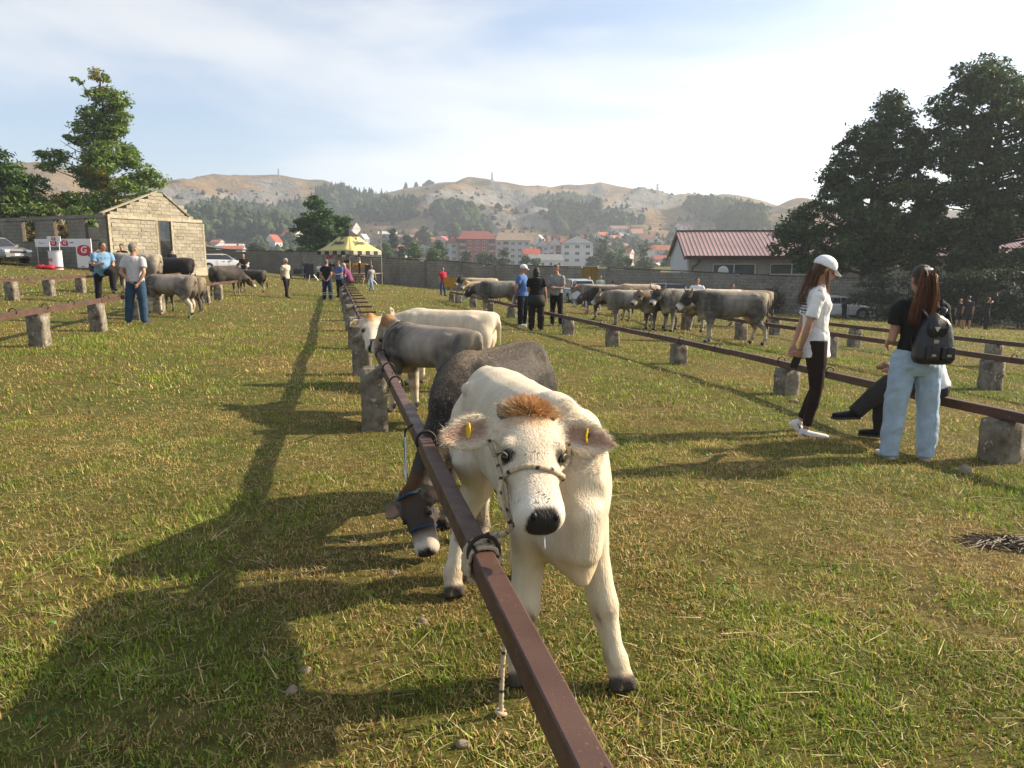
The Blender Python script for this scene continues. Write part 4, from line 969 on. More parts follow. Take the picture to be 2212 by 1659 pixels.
def build_halter(CALF):
    root, C = CALF; M = C['M']; H = lambda t, u, n: M @ C['H'](t, u, n)
    kd = BVHTree.FromPolygons([M @ v.co for v in C['body'].vertices], [p.vertices[:] for p in C['body'].polygons])
    def on(t, u, n, lift=.006):
        q = kd.find_nearest(H(t, u, n)); return q[0] + q[1] * lift
    off = H(.6, 0, 0); hal = empty('rope_halter', off, 0, 'cream flecked rope halter on the white calf, knotted to the near rail', 'halter')
    band = [on(.58 + .015 * math.cos(i), math.sin(q) * .3, .05 - (1 - math.cos(q)) * .30) for i, q in enumerate([-2.0, -1.6, -1.2, -.8, -.4, 0, .4, .8, 1.2, 1.6, 2.0])]
    rope('noseband', band, .0085, hal, off, 1)
    for s in (-1, 1):
        a = [on(.22, s * .34, -.18), on(.34, s * .34, -.26), on(.46, s * .30, -.26), on(.58, s * .27, -.20)]
        rope('cheek_rope', a, .0075, hal, off, 3 + s)
    knot = on(.58, -.27, -.20, .012)
    jaw = [knot, on(.68, -.26, -.24, .014), on(.80, -.24, -.30, .014), on(.90, -.20, -.38, .016)]
    rope('jaw_rope', jaw, .008, hal, off, 9); rope('jaw_rope', [jaw[0] + Vector((0, -.012, .01)), jaw[1] + Vector((-.02, -.016, .0)), jaw[2] + Vector((-.012, -.012, 0)), jaw[3]], .008, hal, off, 10)
    # lead down to the rail, wraps, knot and hanging tail
    u = Vector((math.sin(R(-13.75)), math.cos(R(-13.75)), 0)); s = Vector((u.y, -u.x, 0)); K = at_height(1040, 1185, .65)
    lead = [jaw[3], jaw[3].lerp(K + Vector((.06, 0, .05)), .5) + Vector((0, 0, -.012)), K + s * .05 + Vector((0, 0, .045)), K + s * .01 + Vector((0, 0, .025))]
    rope('lead', lead, .0095, hal, off, 12)
    w, hg = .034, .085
    for k in range(3):
        c = K + u * (.028 * (k - 1) - .01); o = .013 + .003 * k
        lp = [c + s * (-w - o) + Vector((0, 0, -.03)), c + s * (-w - o * .6) + Vector((0, 0, .004)), c + s * (-.01) + Vector((0, 0, o + .006)), c + s * (w + o * .4) + Vector((0, 0, .010)), c + s * (w + o) + Vector((0, 0, -.04)), c + s * (w * .8 + o) + Vector((0, 0, -hg - .012)), c + s * (0) + Vector((0, 0, -hg - .02)), c + s * (-w - o) + Vector((0, 0, -hg - .004)), c + s * (-w - o - .004) + Vector((0, 0, -.05)), c + s * (-w - o) + Vector((0, 0, -.028)) + u * .025]
        rope('wrap', lp, .0092, hal, off, 20 + k)
    kn = K + s * .035 + Vector((0, 0, .028))
    for k in range(4):
        a = k * 1.3; e1 = Vector((math.cos(a), math.sin(a) * .6, math.sin(a * 2) * .5)).normalized(); e2 = e1.cross(Vector((.3, .4, 1))).normalized()
        rope('knot', [kn + e1 * .030 * math.cos(q) + e2 * .026 * math.sin(q) for q in [i * math.pi / 5 for i in range(11)]], .0092, hal, off, 30 + k, 4)
    t0 = K + s * .060 + Vector((0, 0, -.02))
    tail = [kn, t0, t0 + Vector((.005, 0, -.10))]
    rope('loose_end', tail, .0092, hal, off, 41)
    T = ground_at(1078, 1575); T.z += .03; top = at_height(1088, 1330, .50)
    tl = [K + Vector((0, 0, -.10)), at_depth(1090, 1330, K.y + .06), at_depth(1085, 1450, K.y + .055), at_depth(1083, 1540, K.y + .05)]
    b = tl[-1]; tl2 = tl + [b + Vector((.012, 0, -.03)), b + Vector((.0, .0, -.055)), b + Vector((-.03, -.004, -.062)), b + Vector((-.055, -.004, -.055))]
    rope('hanging_end', tl2, .0085, hal, off, 50)
    rope('end_knot', [b + Vector((.016 * math.cos(q), .014 * math.sin(q), -.004 + .010 * math.sin(q * .5))) for q in [i * math.pi / 4 for i in range(9)]], .0085, hal, off, 51, 4)
    # paper number card hung on the rail behind
    q = at_height(893, 935, .65); cd = MB(); 
    e = empty('paper_card', q + Vector((-.05, 0, -.12)), 0, 'white paper number card hanging from the rail by the grazing calf', 'card')
    MB().box((0, 0, -.02), (.006, .15, .24), rz=R(13)).build('sheet', mat('paper', (.78, .76, .74), .7, .05), e)
    st = [q + Vector((-.036, .0, .01)), q + Vector((-.045, -.02, -.10)), q + Vector((-.03, -.03, -.22))]
    e2 = empty('tether', q, 0, 'dark cord from the rail ring down to the grazing calf', 'rope')
    MB().tube([Vector((.0, 0, .05)), Vector((-.045, -.01, .02)), Vector((-.05, -.015, -.06)), Vector((-.045, -.02, -.2)), Vector((-.03, -.02, -.34))], .006, 7).build('cord', mat('dark cord', (.05, .038, .03), .8), e2, True)
# ------------------------------------------------------------------ people
DOWN = (.10, .02, -1); FDOWN = (.06, .12, -1); LEG = (.03, .0, -1)
POSES = {
    'stand':  dict(ua=[(.16, .0, -1), (.16, .0, -1)], fa=[(.05, .2, -1), (.05, .2, -1)], th=[(.06, .02, -1), (.06, .02, -1)], sh=[(.02, -.03, -1), (.02, -.03, -1)]),
    'behind': dict(ua=[(.22, -.30, -1), (.22, -.30, -1)], fa=[(-.62, -.25, -.75), (-.50, -.28, -.85)], th=[(.10, .02, -1), (.10, .02, -1)], sh=[(.03, -.03, -1), (.03, -.03, -1)]),
    'front':  dict(ua=[(.15, .10, -1), (.15, .10, -1)], fa=[(-.45, .95, -.05), (-.45, .95, .0)], th=[(.07, .02, -1), (.07, .02, -1)], sh=[(.02, -.03, -1), (.02, -.03, -1)]),
    'phone':  dict(ua=[(.30, .45, -.8), (.30, .45, -.8)], fa=[(-.45, .55, .75), (-.45, .55, .75)], th=[(.06, .02, -1), (.06, .02, -1)], sh=[(.02, -.03, -1), (.02, -.03, -1)]),
    'walk':   dict(ua=[(.12, .30, -1), (.12, -.35, -1)], fa=[(.0, .45, -1), (.02, -.10, -1)], th=[(.02, -.36, -1), (.02, .42, -1)], sh=[(.0, -.48, -1), (.0, .20, -1)], lean=3),
    'step':   dict(ua=[(.12, .12, -1), (.12, -.15, -1)], fa=[(.0, .25, -1), (.02, .10, -1)], th=[(.02, -.16, -1), (.02, .22, -1)], sh=[(.0, -.22, -1), (.0, .08, -1)], lean=2),
    'sit':    dict(ua=[(.14, .35, -1), (.14, .35, -1)], fa=[(-.25, .9, -.25), (-.25, .9, -.25)], th=[(.14, 1, -.12), (.14, 1, -.12)], sh=[(.02, .10, -1), (.02, -.06, -1)], lean=12),
    'point':  dict(ua=[(.16, 0, -1), (.35, .75, -.35)], fa=[(.05, .2, -1), (.2, 1, .0)], th=[(.06, .02, -1), (.06, .02, -1)], sh=[(.02, -.03, -1), (.02, -.03, -1)]),
    'lean':   dict(ua=[(.10, .55, -.8), (.10, .55, -.8)], fa=[(-.1, .9, -.4), (-.1, .9, -.4)], th=[(.06, .10, -1), (.06, .10, -1)], sh=[(.02, -.03, -1), (.02, -.03, -1)], lean=48),
    'armup':  dict(ua=[(.3, .1, -1), (.9, .25, .35)], fa=[(.05, .2, -1), (-.9, .35, .2)], th=[(.08, .0, -1), (.08, .2, -1)], sh=[(.02, -.03, -1), (.02, -.25, -1)], lean=0),
}
SKIN = (.42, .22, .14)
def cloth(c, rough=.85, key=''):
    return mat('cloth %s%.3f %.3f %.3f' % (key, *c), c, rough, .18, 9, bump=.35, bscale=14, spec=.15)
def person(label, base, H, heading, pose='stand', shirt=(.3, .3, .3), trousers=(.03, .03, .04), hair=(.05, .035, .025), style='short', shoes=(.03, .03, .03), skin=SKIN, build=1.0, belly=0.0, sleeve=.62, res=.036, female=False, cap=None, head=(0, 0), shorts=False, over={}, seat=None, wide=0.0, hem=-.045, group=None, face=True, stripes=None, fingers=False, crop=False, calf_len=1.0):
    """stands at base, faces the camera at heading 0, turns left-handed to +X at 90"""
    ps = dict(POSES[pose]); ps.update(over)
    root = empty('person', base, R(heading), label, 'person', group)
    B = build; V = lambda o, f, u: Vector((o, -f, u)) * H
    nz = lambda t, s: Vector((t[0] * s, -t[1], t[2])).normalized()
    lean = R(ps.get('lean', 0)); sl = R(ps.get('side', 0)); tw = R(ps.get('twist', 0))
    sp = Vector((math.sin(sl), -math.sin(lean), math.cos(lean))).normalized(); sx = Matrix.Rotation(tw, 3, sp) @ Vector((1, 0, 0)); sx = (sx - sp * sx.dot(sp)).normalized(); sf = sp.cross(sx)      # forward = -Y
    sf = -sf if sf.y > 0 else sf
    LT, LS, AK = .245, .235, .042
    legs = []; hw = .055 if not female else .058
    for i, s in enumerate((1, -1)):
        th, sh = nz(ps['th'][i], s), nz(ps['sh'][i], s); legs.append((th, sh, s))
    drop = [-(th.z * LT + sh.z * LS) + AK for th, sh, s in legs]
    hz = max(drop)
    if ps.get('support') is not None: hz = drop[ps['support']]
    if seat is not None: hz = seat / H + .045
    pel = Vector((0, 0, hz))
    if ps.get('footup') : pass
    tors = lambda t, a, b, n=14, ex=0.0, fb=0.0: [(pel + sp * t + sx * ((a * B + ex) * math.cos(2 * math.pi * j / n)) + sf * ((b * (B * .6 + .4) + ex) * math.sin(2 * math.pi * j / n) + fb)) * H for j in range(n)]
    sw = .93 if female else 1.0; hp = 1.06 if female else 1.0
    prof = [(-.075, .070, .055, 0), (-.03, .098 * hp, .070, -.004), (.03, .095 * hp, .066 + .012 * belly, .006 * belly), (.09, .082 * (.95 if female else 1), .058 + .040 * belly, .02 * belly), (.15, .084 * sw, .062 + .030 * belly, .015 * belly), (.21, .097 * sw, .068 + (.008 if female else 0), .004), (.26, .103 * sw, .062, 0), (.292, .085 * sw, .05, -.004), (.318, .045, .040, -.006)]
    mb = MB(); N = 14
    mb.rings([tors(t, a, b, N, 0, f) for t, a, b, f in prof], True, skin)
    neck0 = pel + sp * .30; hy, hpch = R(head[0]), -R(head[1])
    nd = (sp * .8 + Vector((0, 0, .45)) + sf * .12).normalized(); hb = pel + sp * .318 + nd * .028
    # head frame
    hf = Matrix.Rotation(hy, 3, 'Z') @ Vector((0, -1, 0)); hs = Matrix.Rotation(hy, 3, 'Z') @ Vector((1, 0, 0))
    hu = Vector((0, 0, 1)); q = Quaternion(hs, hpch); hf = q @ hf; hu = q @ hu
    hc = hb + hu * .062 + hf * .012
    HP = lambda o, f, u: (hc + hs * o + hf * f + hu * u) * H
    mb.tube([(neck0 - sp * .02) * H, (neck0 + nd * .03) * H, (hc - hu * .02 - hf * .01) * H], [.036 * H * (.88 if female else 1.05), .031 * H * (.88 if female else 1.05), .032 * H], 10, True, skin)
    Mh = Matrix((hs, hf, hu)).transposed()
    mb.ell(HP(0, -.004, .018), (.044 * H, .054 * H, .048 * H), 12, 9, M=Mh, col=skin)            # skull
    mb.ell(HP(0, .012, -.022), (.037 * H, .040 * H, .046 * H), 12, 9, M=Mh, col=skin)            # face
    mb.ell(HP(0, .026, -.052), (.022 * H, .018 * H, .016 * H), 8, 6, M=Mh, col=skin)             # chin
    lip = lerp3(skin, (.35, .10, .08), .5)
    mb.tube([HP(0, .048, .006), HP(0, .058, -.012), HP(0, .062, -.020), HP(0, .050, -.026)], [.006 * H, .009 * H, .011 * H, .008 * H], 7, True, skin)
    mb.ell(HP(0, .047, -.037), (.013 * H, .006 * H, .005 * H), 7, 5, M=Mh, col=lip)
    for s in (-1, 1): mb.ell(HP(s * .044, -.004, -.005), (.006 * H, .011 * H, .018 * H), 7, 6, M=Mh, col=lerp3(skin, (.5, .2, .15), .25))
    # arms and hands
    arms = []
    for i, s in enumerate((1, -1)):
        ua, fa = nz(ps['ua'][i], s), nz(ps['fa'][i], s)
        ua = (sx * ua.x + sf * -ua.y + sp * ua.z).normalized() if abs(lean) < .5 else ua
        S_ = pel + sp * .272 + sx * (s * .104 * sw * (B * .7 + .3)); E = S_ + ua * .172; W = E + fa * .148; arms.append((S_, E, W, ua, fa, s))
        k = B * .5 + .5
        if female: k *= .86
        mb.tube([(S_ - ua * .02) * H, (S_ + ua * .02) * H, S_.lerp(E, .45) * H, E * H, E.lerp(W, .3) * H, E.lerp(W, .75) * H, W * H], [.030 * H * k, .036 * H * k, .030 * H * k, .024 * H * k, .025 * H * k, .018 * H * k, .0155 * H * k], 9, True, skin)
        pn = fa.cross(Vector((1, 0, 0)) if abs(fa.x) < .8 else Vector((0, 0, 1))).normalized(); ps_ = fa.cross(pn).normalized()
        # the back of the hand faces outwards when hanging
        out_ = Vector((s, 0, 0)) - fa * (fa.x * s)
        if out_.length > .2: pn = out_.normalized(); ps_ = fa.cross(pn).normalized()
        curl = ps.get('curl', .35)
        mb.tube([W * H, (W + fa * .022) * H, (W + fa * .046) * H], [(.014 * H, .011 * H), (.023 * H, .011 * H), (.024 * H, .010 * H)], 8, True, skin, up=pn)
        for j in range(4):
            b0 = W + fa * .044 + ps_ * ((j - 1.5) * .0115); ln = (.038, .043, .040, .032)[j]
            d1 = (fa - pn * curl * .6).normalized(); d2 = (fa - pn * curl * 1.8).normalized()
            mb.tube([(b0 - fa * .008) * H, (b0 + d1 * ln * .5) * H, (b0 + d1 * ln * .5 + d2 * ln * .5) * H], [.0062 * H, .0056 * H, .0045 * H], 6, True, skin)
        tb = W + fa * .014 + ps_ * (.018 * (1 if fa.dot(Vector((0, 0, -1))) > .5 else -1)); td = (fa * .7 + ps_ * .55 * (1 if fa.dot(Vector((0, 0, -1))) > .5 else -1) - pn * .3).normalized()
        mb.tube([(tb - td * .006) * H, (tb + td * .018) * H, (tb + td * .036) * H], [.0085 * H, .0070 * H, .0052 * H], 6, True, skin)
    # legs
    feet = []
    for th, sh, s in legs:
        h0 = pel + Vector((s * hw, 0, -.01)); K = h0 + th * LT; A = K + sh * LS
        fy = Vector((s * .18, -1, 0)).normalized(); sh_f = Vector((0, sh.y, 0)); lift = max(-.7, min(.7, -sh.y)) if abs(sh.y) > .3 else 0
        if sh.y > .3: fy = Vector((s * .1, -1, -1.1)).normalized()
        feet.append((h0, K, A, fy, s)); k = (B * .6 + .4)
        mb.tube([h0 * H + Vector((0, 0, .02)) * H, h0.lerp(K, .3) * H, h0.lerp(K, .75) * H, K * H, K.lerp(A, .3) * H, K.lerp(A, .7) * H, A * H], [.052 * H * k, .052 * H * k, .040 * H * k, .033 * H * k, .034 * H * k, .024 * H * k, .019 * H * k], 10, True, skin)
        mb.tube([(A + Vector((0, .02, -.015))) * H, (A + fy * .04 + Vector((0, 0, -.022))) * H, (A + fy * .11 + Vector((0, 0, -.03))) * H], [.018 * H, .02 * H, .014 * H], 8, True, skin)
    near = res < .014
    me = remesh(mb, 'person_body', res * H / 1.75 * .8, 2, cols=near)
    link('body', me, attr_mat('skin', rough=.55, var=.12, scale=8, spec=.35) if near else mat('skin tone %.2f' % skin[0], skin, .55, .15, 8, spec=.35), root)
    sc = cloth(shirt) if not isinstance(shirt, bpy.types.Material) else shirt
    # shirt
    if shirt is not None:
        mb = MB(); ex = .011
        lo = [(hem, None)] ; rs = []
        for t, a, b, f in [p for p in prof if p[0] > hem + .02]: rs.append(tors(t, a, b, N, ex if t < .28 else .009, f))
        h0p = [p for p in prof if p[0] > hem + .02][0]
        rs.insert(0, tors(hem, h0p[1] * (1.0), h0p[2] * 1.0, N, ex + .006, h0p[3])); mb.rings(rs)
        mb.tube([(pel + sp * .29) * H, (pel + sp * .318) * H], [.050 * H, .046 * H], 10)
        for S_, E, W, ua, fa, s in arms:
            k = (B * .5 + .5) * (.86 if female else 1); fl = .007 + wide * .3
            if sleeve <= 1:
                mb.tube([(S_ - ua * .025 - sx * s * .02) * H, (S_ + ua * .02) * H, S_.lerp(E, sleeve * .6) * H, S_.lerp(E, sleeve) * H], [(.030 * k + .009) * H, (.037 * k + fl) * H, (.034 * k + fl) * H, (.033 * k + fl + .002) * H], 10)
            else:
                mb.tube([(S_ - ua * .025) * H, (S_ + ua * .02) * H, S_.lerp(E, .5) * H, E * H, E.lerp(W, .5) * H, W * H], [(.034 * k + .004) * H, (.041 * k + .006) * H, (.034 * k + .008) * H, (.029 * k + .007) * H, (.025 * k + .006) * H, (.020 * k + .003) * H], 10)
        me = remesh(mb, 'shirt', res * H / 1.75 * .8, 3, cols=False)
        fold(me, H, 1, 1.5 if near else 1)
        if stripes:
            m2 = sc
        link('shirt', me, sc, root)
    # trousers
    mb = MB(); ex = .006
    rs = [tors(-.075, .075, .055, N, ex)] + [tors(t, a, b, N, ex + .003, f) for t, a, b, f in prof[1:3]]; rs.append(tors(.055, .088 * hp, .062 + .02 * belly, N, ex if hem > -.01 else -.006, .01 * belly)); mb.rings(rs if hem > -.01 else [rs[0]] + [tors(t, a, b, N, ex if t < hem + .03 else -.002, f) for t, a, b, f in prof[1:3]] + [rs[-1]])
    for (h0, K, A, fy, s) in feet:
        k = (B * .6 + .4); w = wide
        if shorts: mb.tube([(h0 + Vector((0, 0, .03))) * H, h0.lerp(K, .3) * H, h0.lerp(K, .95) * H], [.060 * H * k, .064 * H * k, .060 * H * k], 10)
        else:
            e = A.lerp(K, 1 - calf_len) + Vector((0, 0, -.012 if calf_len == 1 else 0)); sl_ = .0035 if crop else .009
            mb.tube([(h0 + Vector((0, 0, .03))) * H, h0.lerp(K, .3) * H, h0.lerp(K, .75) * H, K * H, K.lerp(e, .35) * H, K.lerp(e, .75) * H, e * H], [(.054 * k + sl_ * .6) * H, (.054 * k + sl_ * .7 + w * .2) * H, (.042 * k + sl_ + w * .5) * H, (.034 * k + sl_ + w * .7) * H, (.034 * k + sl_ + w * .8) * H, (.026 * k + sl_ + w) * H, (.023 * k + sl_ + w) * H], 12)
    me = remesh(mb, 'trousers', res * H / 1.75 * .8, 3, cols=False); fold(me, H, 2, (1.7 if not crop else .5) if near else 1)
    link('shorts' if shorts else 'trousers', me, cloth(trousers, .8), root)
    # shoes
    for (h0, K, A, fy, s) in feet:
        mb = MB(); lat = Vector((fy.y, -fy.x, 0)).normalized(); up_ = lat.cross(fy).normalized(); up_ = up_ if up_.z > 0 else -up_
        c = A + up_ * -.020
        mb.tube([(c - fy * .034) * H, (c - fy * .018) * H, (c + fy * .03) * H, (c + fy * .075) * H, (c + fy * .108) * H, (c + fy * .122) * H], [(.012 * H, .016 * H), (.021 * H, .027 * H), (.024 * H, .024 * H), (.028 * H, .018 * H), (.023 * H, .013 * H), (.012 * H, .008 * H)], 10, True, up=up_, exps=2.6)
        mb.tube([(A - up_ * .01 - fy * .004) * H, (A + up_ * .018 - fy * .006) * H], [.024 * H, .023 * H], 10)
        me = remesh(mb, 'shoe', max(.010, res * .6) * H / 1.75, 2, cols=False); sh_o = link('shoe', me, cloth(shoes, .5, 'shoe'), root)
        mb = MB(); cs = c - up_ * .020
        pl = [(-.036, .010), (-.03, .020), (.0, .022), (.04, .027), (.08, .029), (.11, .022), (.124, .008)]; pl = pl + [(a, -b) for a, b in pl[::-1]]
        mb.rings([[(cs + fy * a + lat * b + up_ * z) * H for a, b in pl] for z in (-.002, .010)]); mb.build('sole', cloth(lerp3(shoes, (.3, .3, .3), .15) if sum(shoes) < 1 else (.7, .68, .64), .7, 'sole'), sh_o)
    # hair / cap
    if style != 'bald':
        mb = MB(); mb.ell(HP(0, -.010, .024), (.0475 * H, .056 * H, .0505 * H), 14, 10, M=Mh)
        if style == 'short': mb.ell(HP(0, -.028, -.005), (.043 * H, .034 * H, .043 * H), 12, 8, M=Mh)
        if style in ('long', 'pony'): mb.ell(HP(0, -.026, -.006), (.046 * H, .038 * H, .046 * H), 12, 8, M=Mh)
        if style == 'bob': mb.ell(HP(0, -.018, -.020), (.060 * H, .050 * H, .066 * H), 14, 10, M=Mh); mb.ell(HP(0, -.024, -.062), (.058 * H, .042 * H, .040 * H), 14, 10, M=Mh)
        hm = mat('hair %.2f %.2f %.2f' % hair, hair, .5, .5, 60, bump=.5, bscale=180, spec=.4)
        me = remesh(mb, 'hair', res * H / 1.75 * .7, 1, cols=False)
        # clear the face
        bm = bmesh.new(); bm.from_mesh(me)
        Mi3 = Mh.inverted(); kill = []
        for v in bm.verts:
            l = Mi3 @ (v.co / H - hc)
            if l.y > .022 and l.z < .040 - .0: 
                v.co -= Mh @ Vector((0, (l.y - .018) * 1.0, 0)) * H
        bm.to_mesh(me); bm.free()
        link('hair', me, hm, root)
    if cap is not None:
        mb = MB(); mb.ell(HP(0, -.008, .026), (.0535 * H, .066 * H, .053 * H), 16, 10, M=Mh)
        me = remesh(mb, 'cap', res * H / 1.75 * .6, 1, cols=False)
        bm = bmesh.new(); bm.from_mesh(me); Mi3 = Mh.inverted()
        for v in bm.verts:
            l = Mi3 @ (v.co / H - hc)
            if l.z < .014: v.co += Mh @ Vector((0, 0, (.014 - l.z) * .9)) * H
        bm.to_mesh(me); bm.free()
        co = link('cap', me, cloth(cap, .8, 'cap'), root)
        mb = MB(); rs = []
        for z in (0, .0035):
            ring = []
            for j in range(13):
                a = math.pi * j / 12; ring.append(HP(math.cos(a) * .043, .040 + math.sin(a) * .055, .026 - .022 * math.sin(a) - .010 * abs(math.cos(a)) + z))
            rs.append(ring)
        mb.rings(rs); mb.build('brim', cloth(cap, .8, 'cap'), co, True)
    if face:
        for s in (-1, 1):
            mb = MB().ell(HP(s * .0185, .0445, .001), (.0068 * H, .004 * H, .0042 * H), 8, 6, M=Mh); mb.build('eye', mat('eye dark', (.03, .022, .018), .2), root, True)
            if not cap: MB().tube([HP(s * .008, .050, .0125), HP(s * .020, .048, .0145), HP(s * .032, .038, .0115)], [.0022 * H, .003 * H, .0015 * H], 6).build('eyebrow', mat('eyebrow %.2f' % hair[0], hair, .8), root)
    return root, dict(HP=HP, H=H, pel=pel, sp=sp, sx=sx, sf=sf, arms=arms, feet=feet, hc=hc, hs=hs, hf=hf, hu=hu, Mh=Mh, prof=prof, tors=tors)
def fold(me, H, seed, k=1.0):
    """cloth creases: shallow waves pushed along the normals"""
    V = verts_np(me); n = np.empty(len(V) * 3, np.float32); me.vertex_normals.foreach_get('vector', n); n = n.reshape(-1, 3)
    a = fbm(V[:, 0] / H * 16 + V[:, 2] / H * 9, V[:, 2] / H * 20 - V[:, 1] / H * 14, 3, seed * 9) - .5
    b = fbm(V[:, 0] / H * 40 + seed, V[:, 2] / H * 12 + V[:, 1] / H * 30, 2, seed * 5) - .5
    V = V + n * (a * .009 + b * .003)[:, None] * H * k
    me.vertices.foreach_set('co', V.astype(np.float32).ravel()); me.update()
def P(label, px, feet, top, heading, pose='stand', H=None, depth=None, **k):
    """a person whose feet are seen at (px, feet) and crown at row head"""
    b = ground_at(px, feet) if depth is None else None
    if depth is not None:
        q = at_depth(px, top, depth); b = Vector((q.x, q.y, tz(q.x, q.y)))
    ht = H or tall(b, top)
    if k.pop('hat', False): ht *= .985
    return person(label, b, ht, heading, pose, **k)
def held(name, label, cat, loc, rz=0): return empty(name, loc, rz, label, cat)
def to_world(root, p): return Matrix.Translation(root.location) @ Matrix.Rotation(root.rotation_euler.z, 4, 'Z') @ p
def striped(name, a, b, scale, axis='z'):
    if name in MATS: return MATS[name]
    m, t, bs, L = node_mat(name); bs.inputs['Roughness'].default_value = .85
    tc = t.nodes.new('ShaderNodeTexCoord'); w = t.nodes.new('ShaderNodeTexWave'); w.bands_direction = axis.upper(); w.inputs['Scale'].default_value = scale; w.inputs['Distortion'].default_value = .6
    r = t.nodes.new('ShaderNodeValToRGB'); r.color_ramp.elements[0].position = .48; r.color_ramp.elements[1].position = .52; r.color_ramp.elements[0].color = (*a, 1); r.color_ramp.elements[1].color = (*b, 1)
    L(tc.outputs['Object'], w.inputs['Vector']); L(w.outputs['Fac'], r.inputs[0]); L(r.outputs[0], bs.inputs['Base Color']); MATS[name] = m; return m
def strands(name, paths, n, spread, width, m, parent, col, seed=1, col2=None):
    """loose hair: thin ribbons along given guide paths (each a list of points)"""
    rng = np.random.default_rng(seed); Vs, Fs, Cs = [], [], []
    for i in range(n):
        g = paths[rng.integers(len(paths))]; o = Vector(rng.normal(0, spread, 3)); k = len(g); e = rng.uniform(.82, 1.0)
        pts = [Vector(p) + o * (.35 + .65 * q / (k - 1)) + Vector(rng.normal(0, spread * .28, 3)) for q, p in enumerate(g)]
        w = Vector(rng.normal(0, 1, 3)).normalized() * width; b = len(Vs)
        for q, p in enumerate(pts): f = 1 - .6 * q / (k - 1); Vs += [p - w * f, p + w * f]
        for q in range(k - 1): Fs.append((b + 2 * q, b + 2 * q + 1, b + 2 * q + 3, b + 2 * q + 2))
        c = lerp3(col, col2 or col, rng.uniform(0, 1)); f = rng.uniform(.6, 1.3); Cs += [tuple(x * f for x in c)] * (2 * k)
    o = link(name, fast_mesh(name, Vs, Fs, Cs), m, parent); o['kind'] = 'stuff'; return o
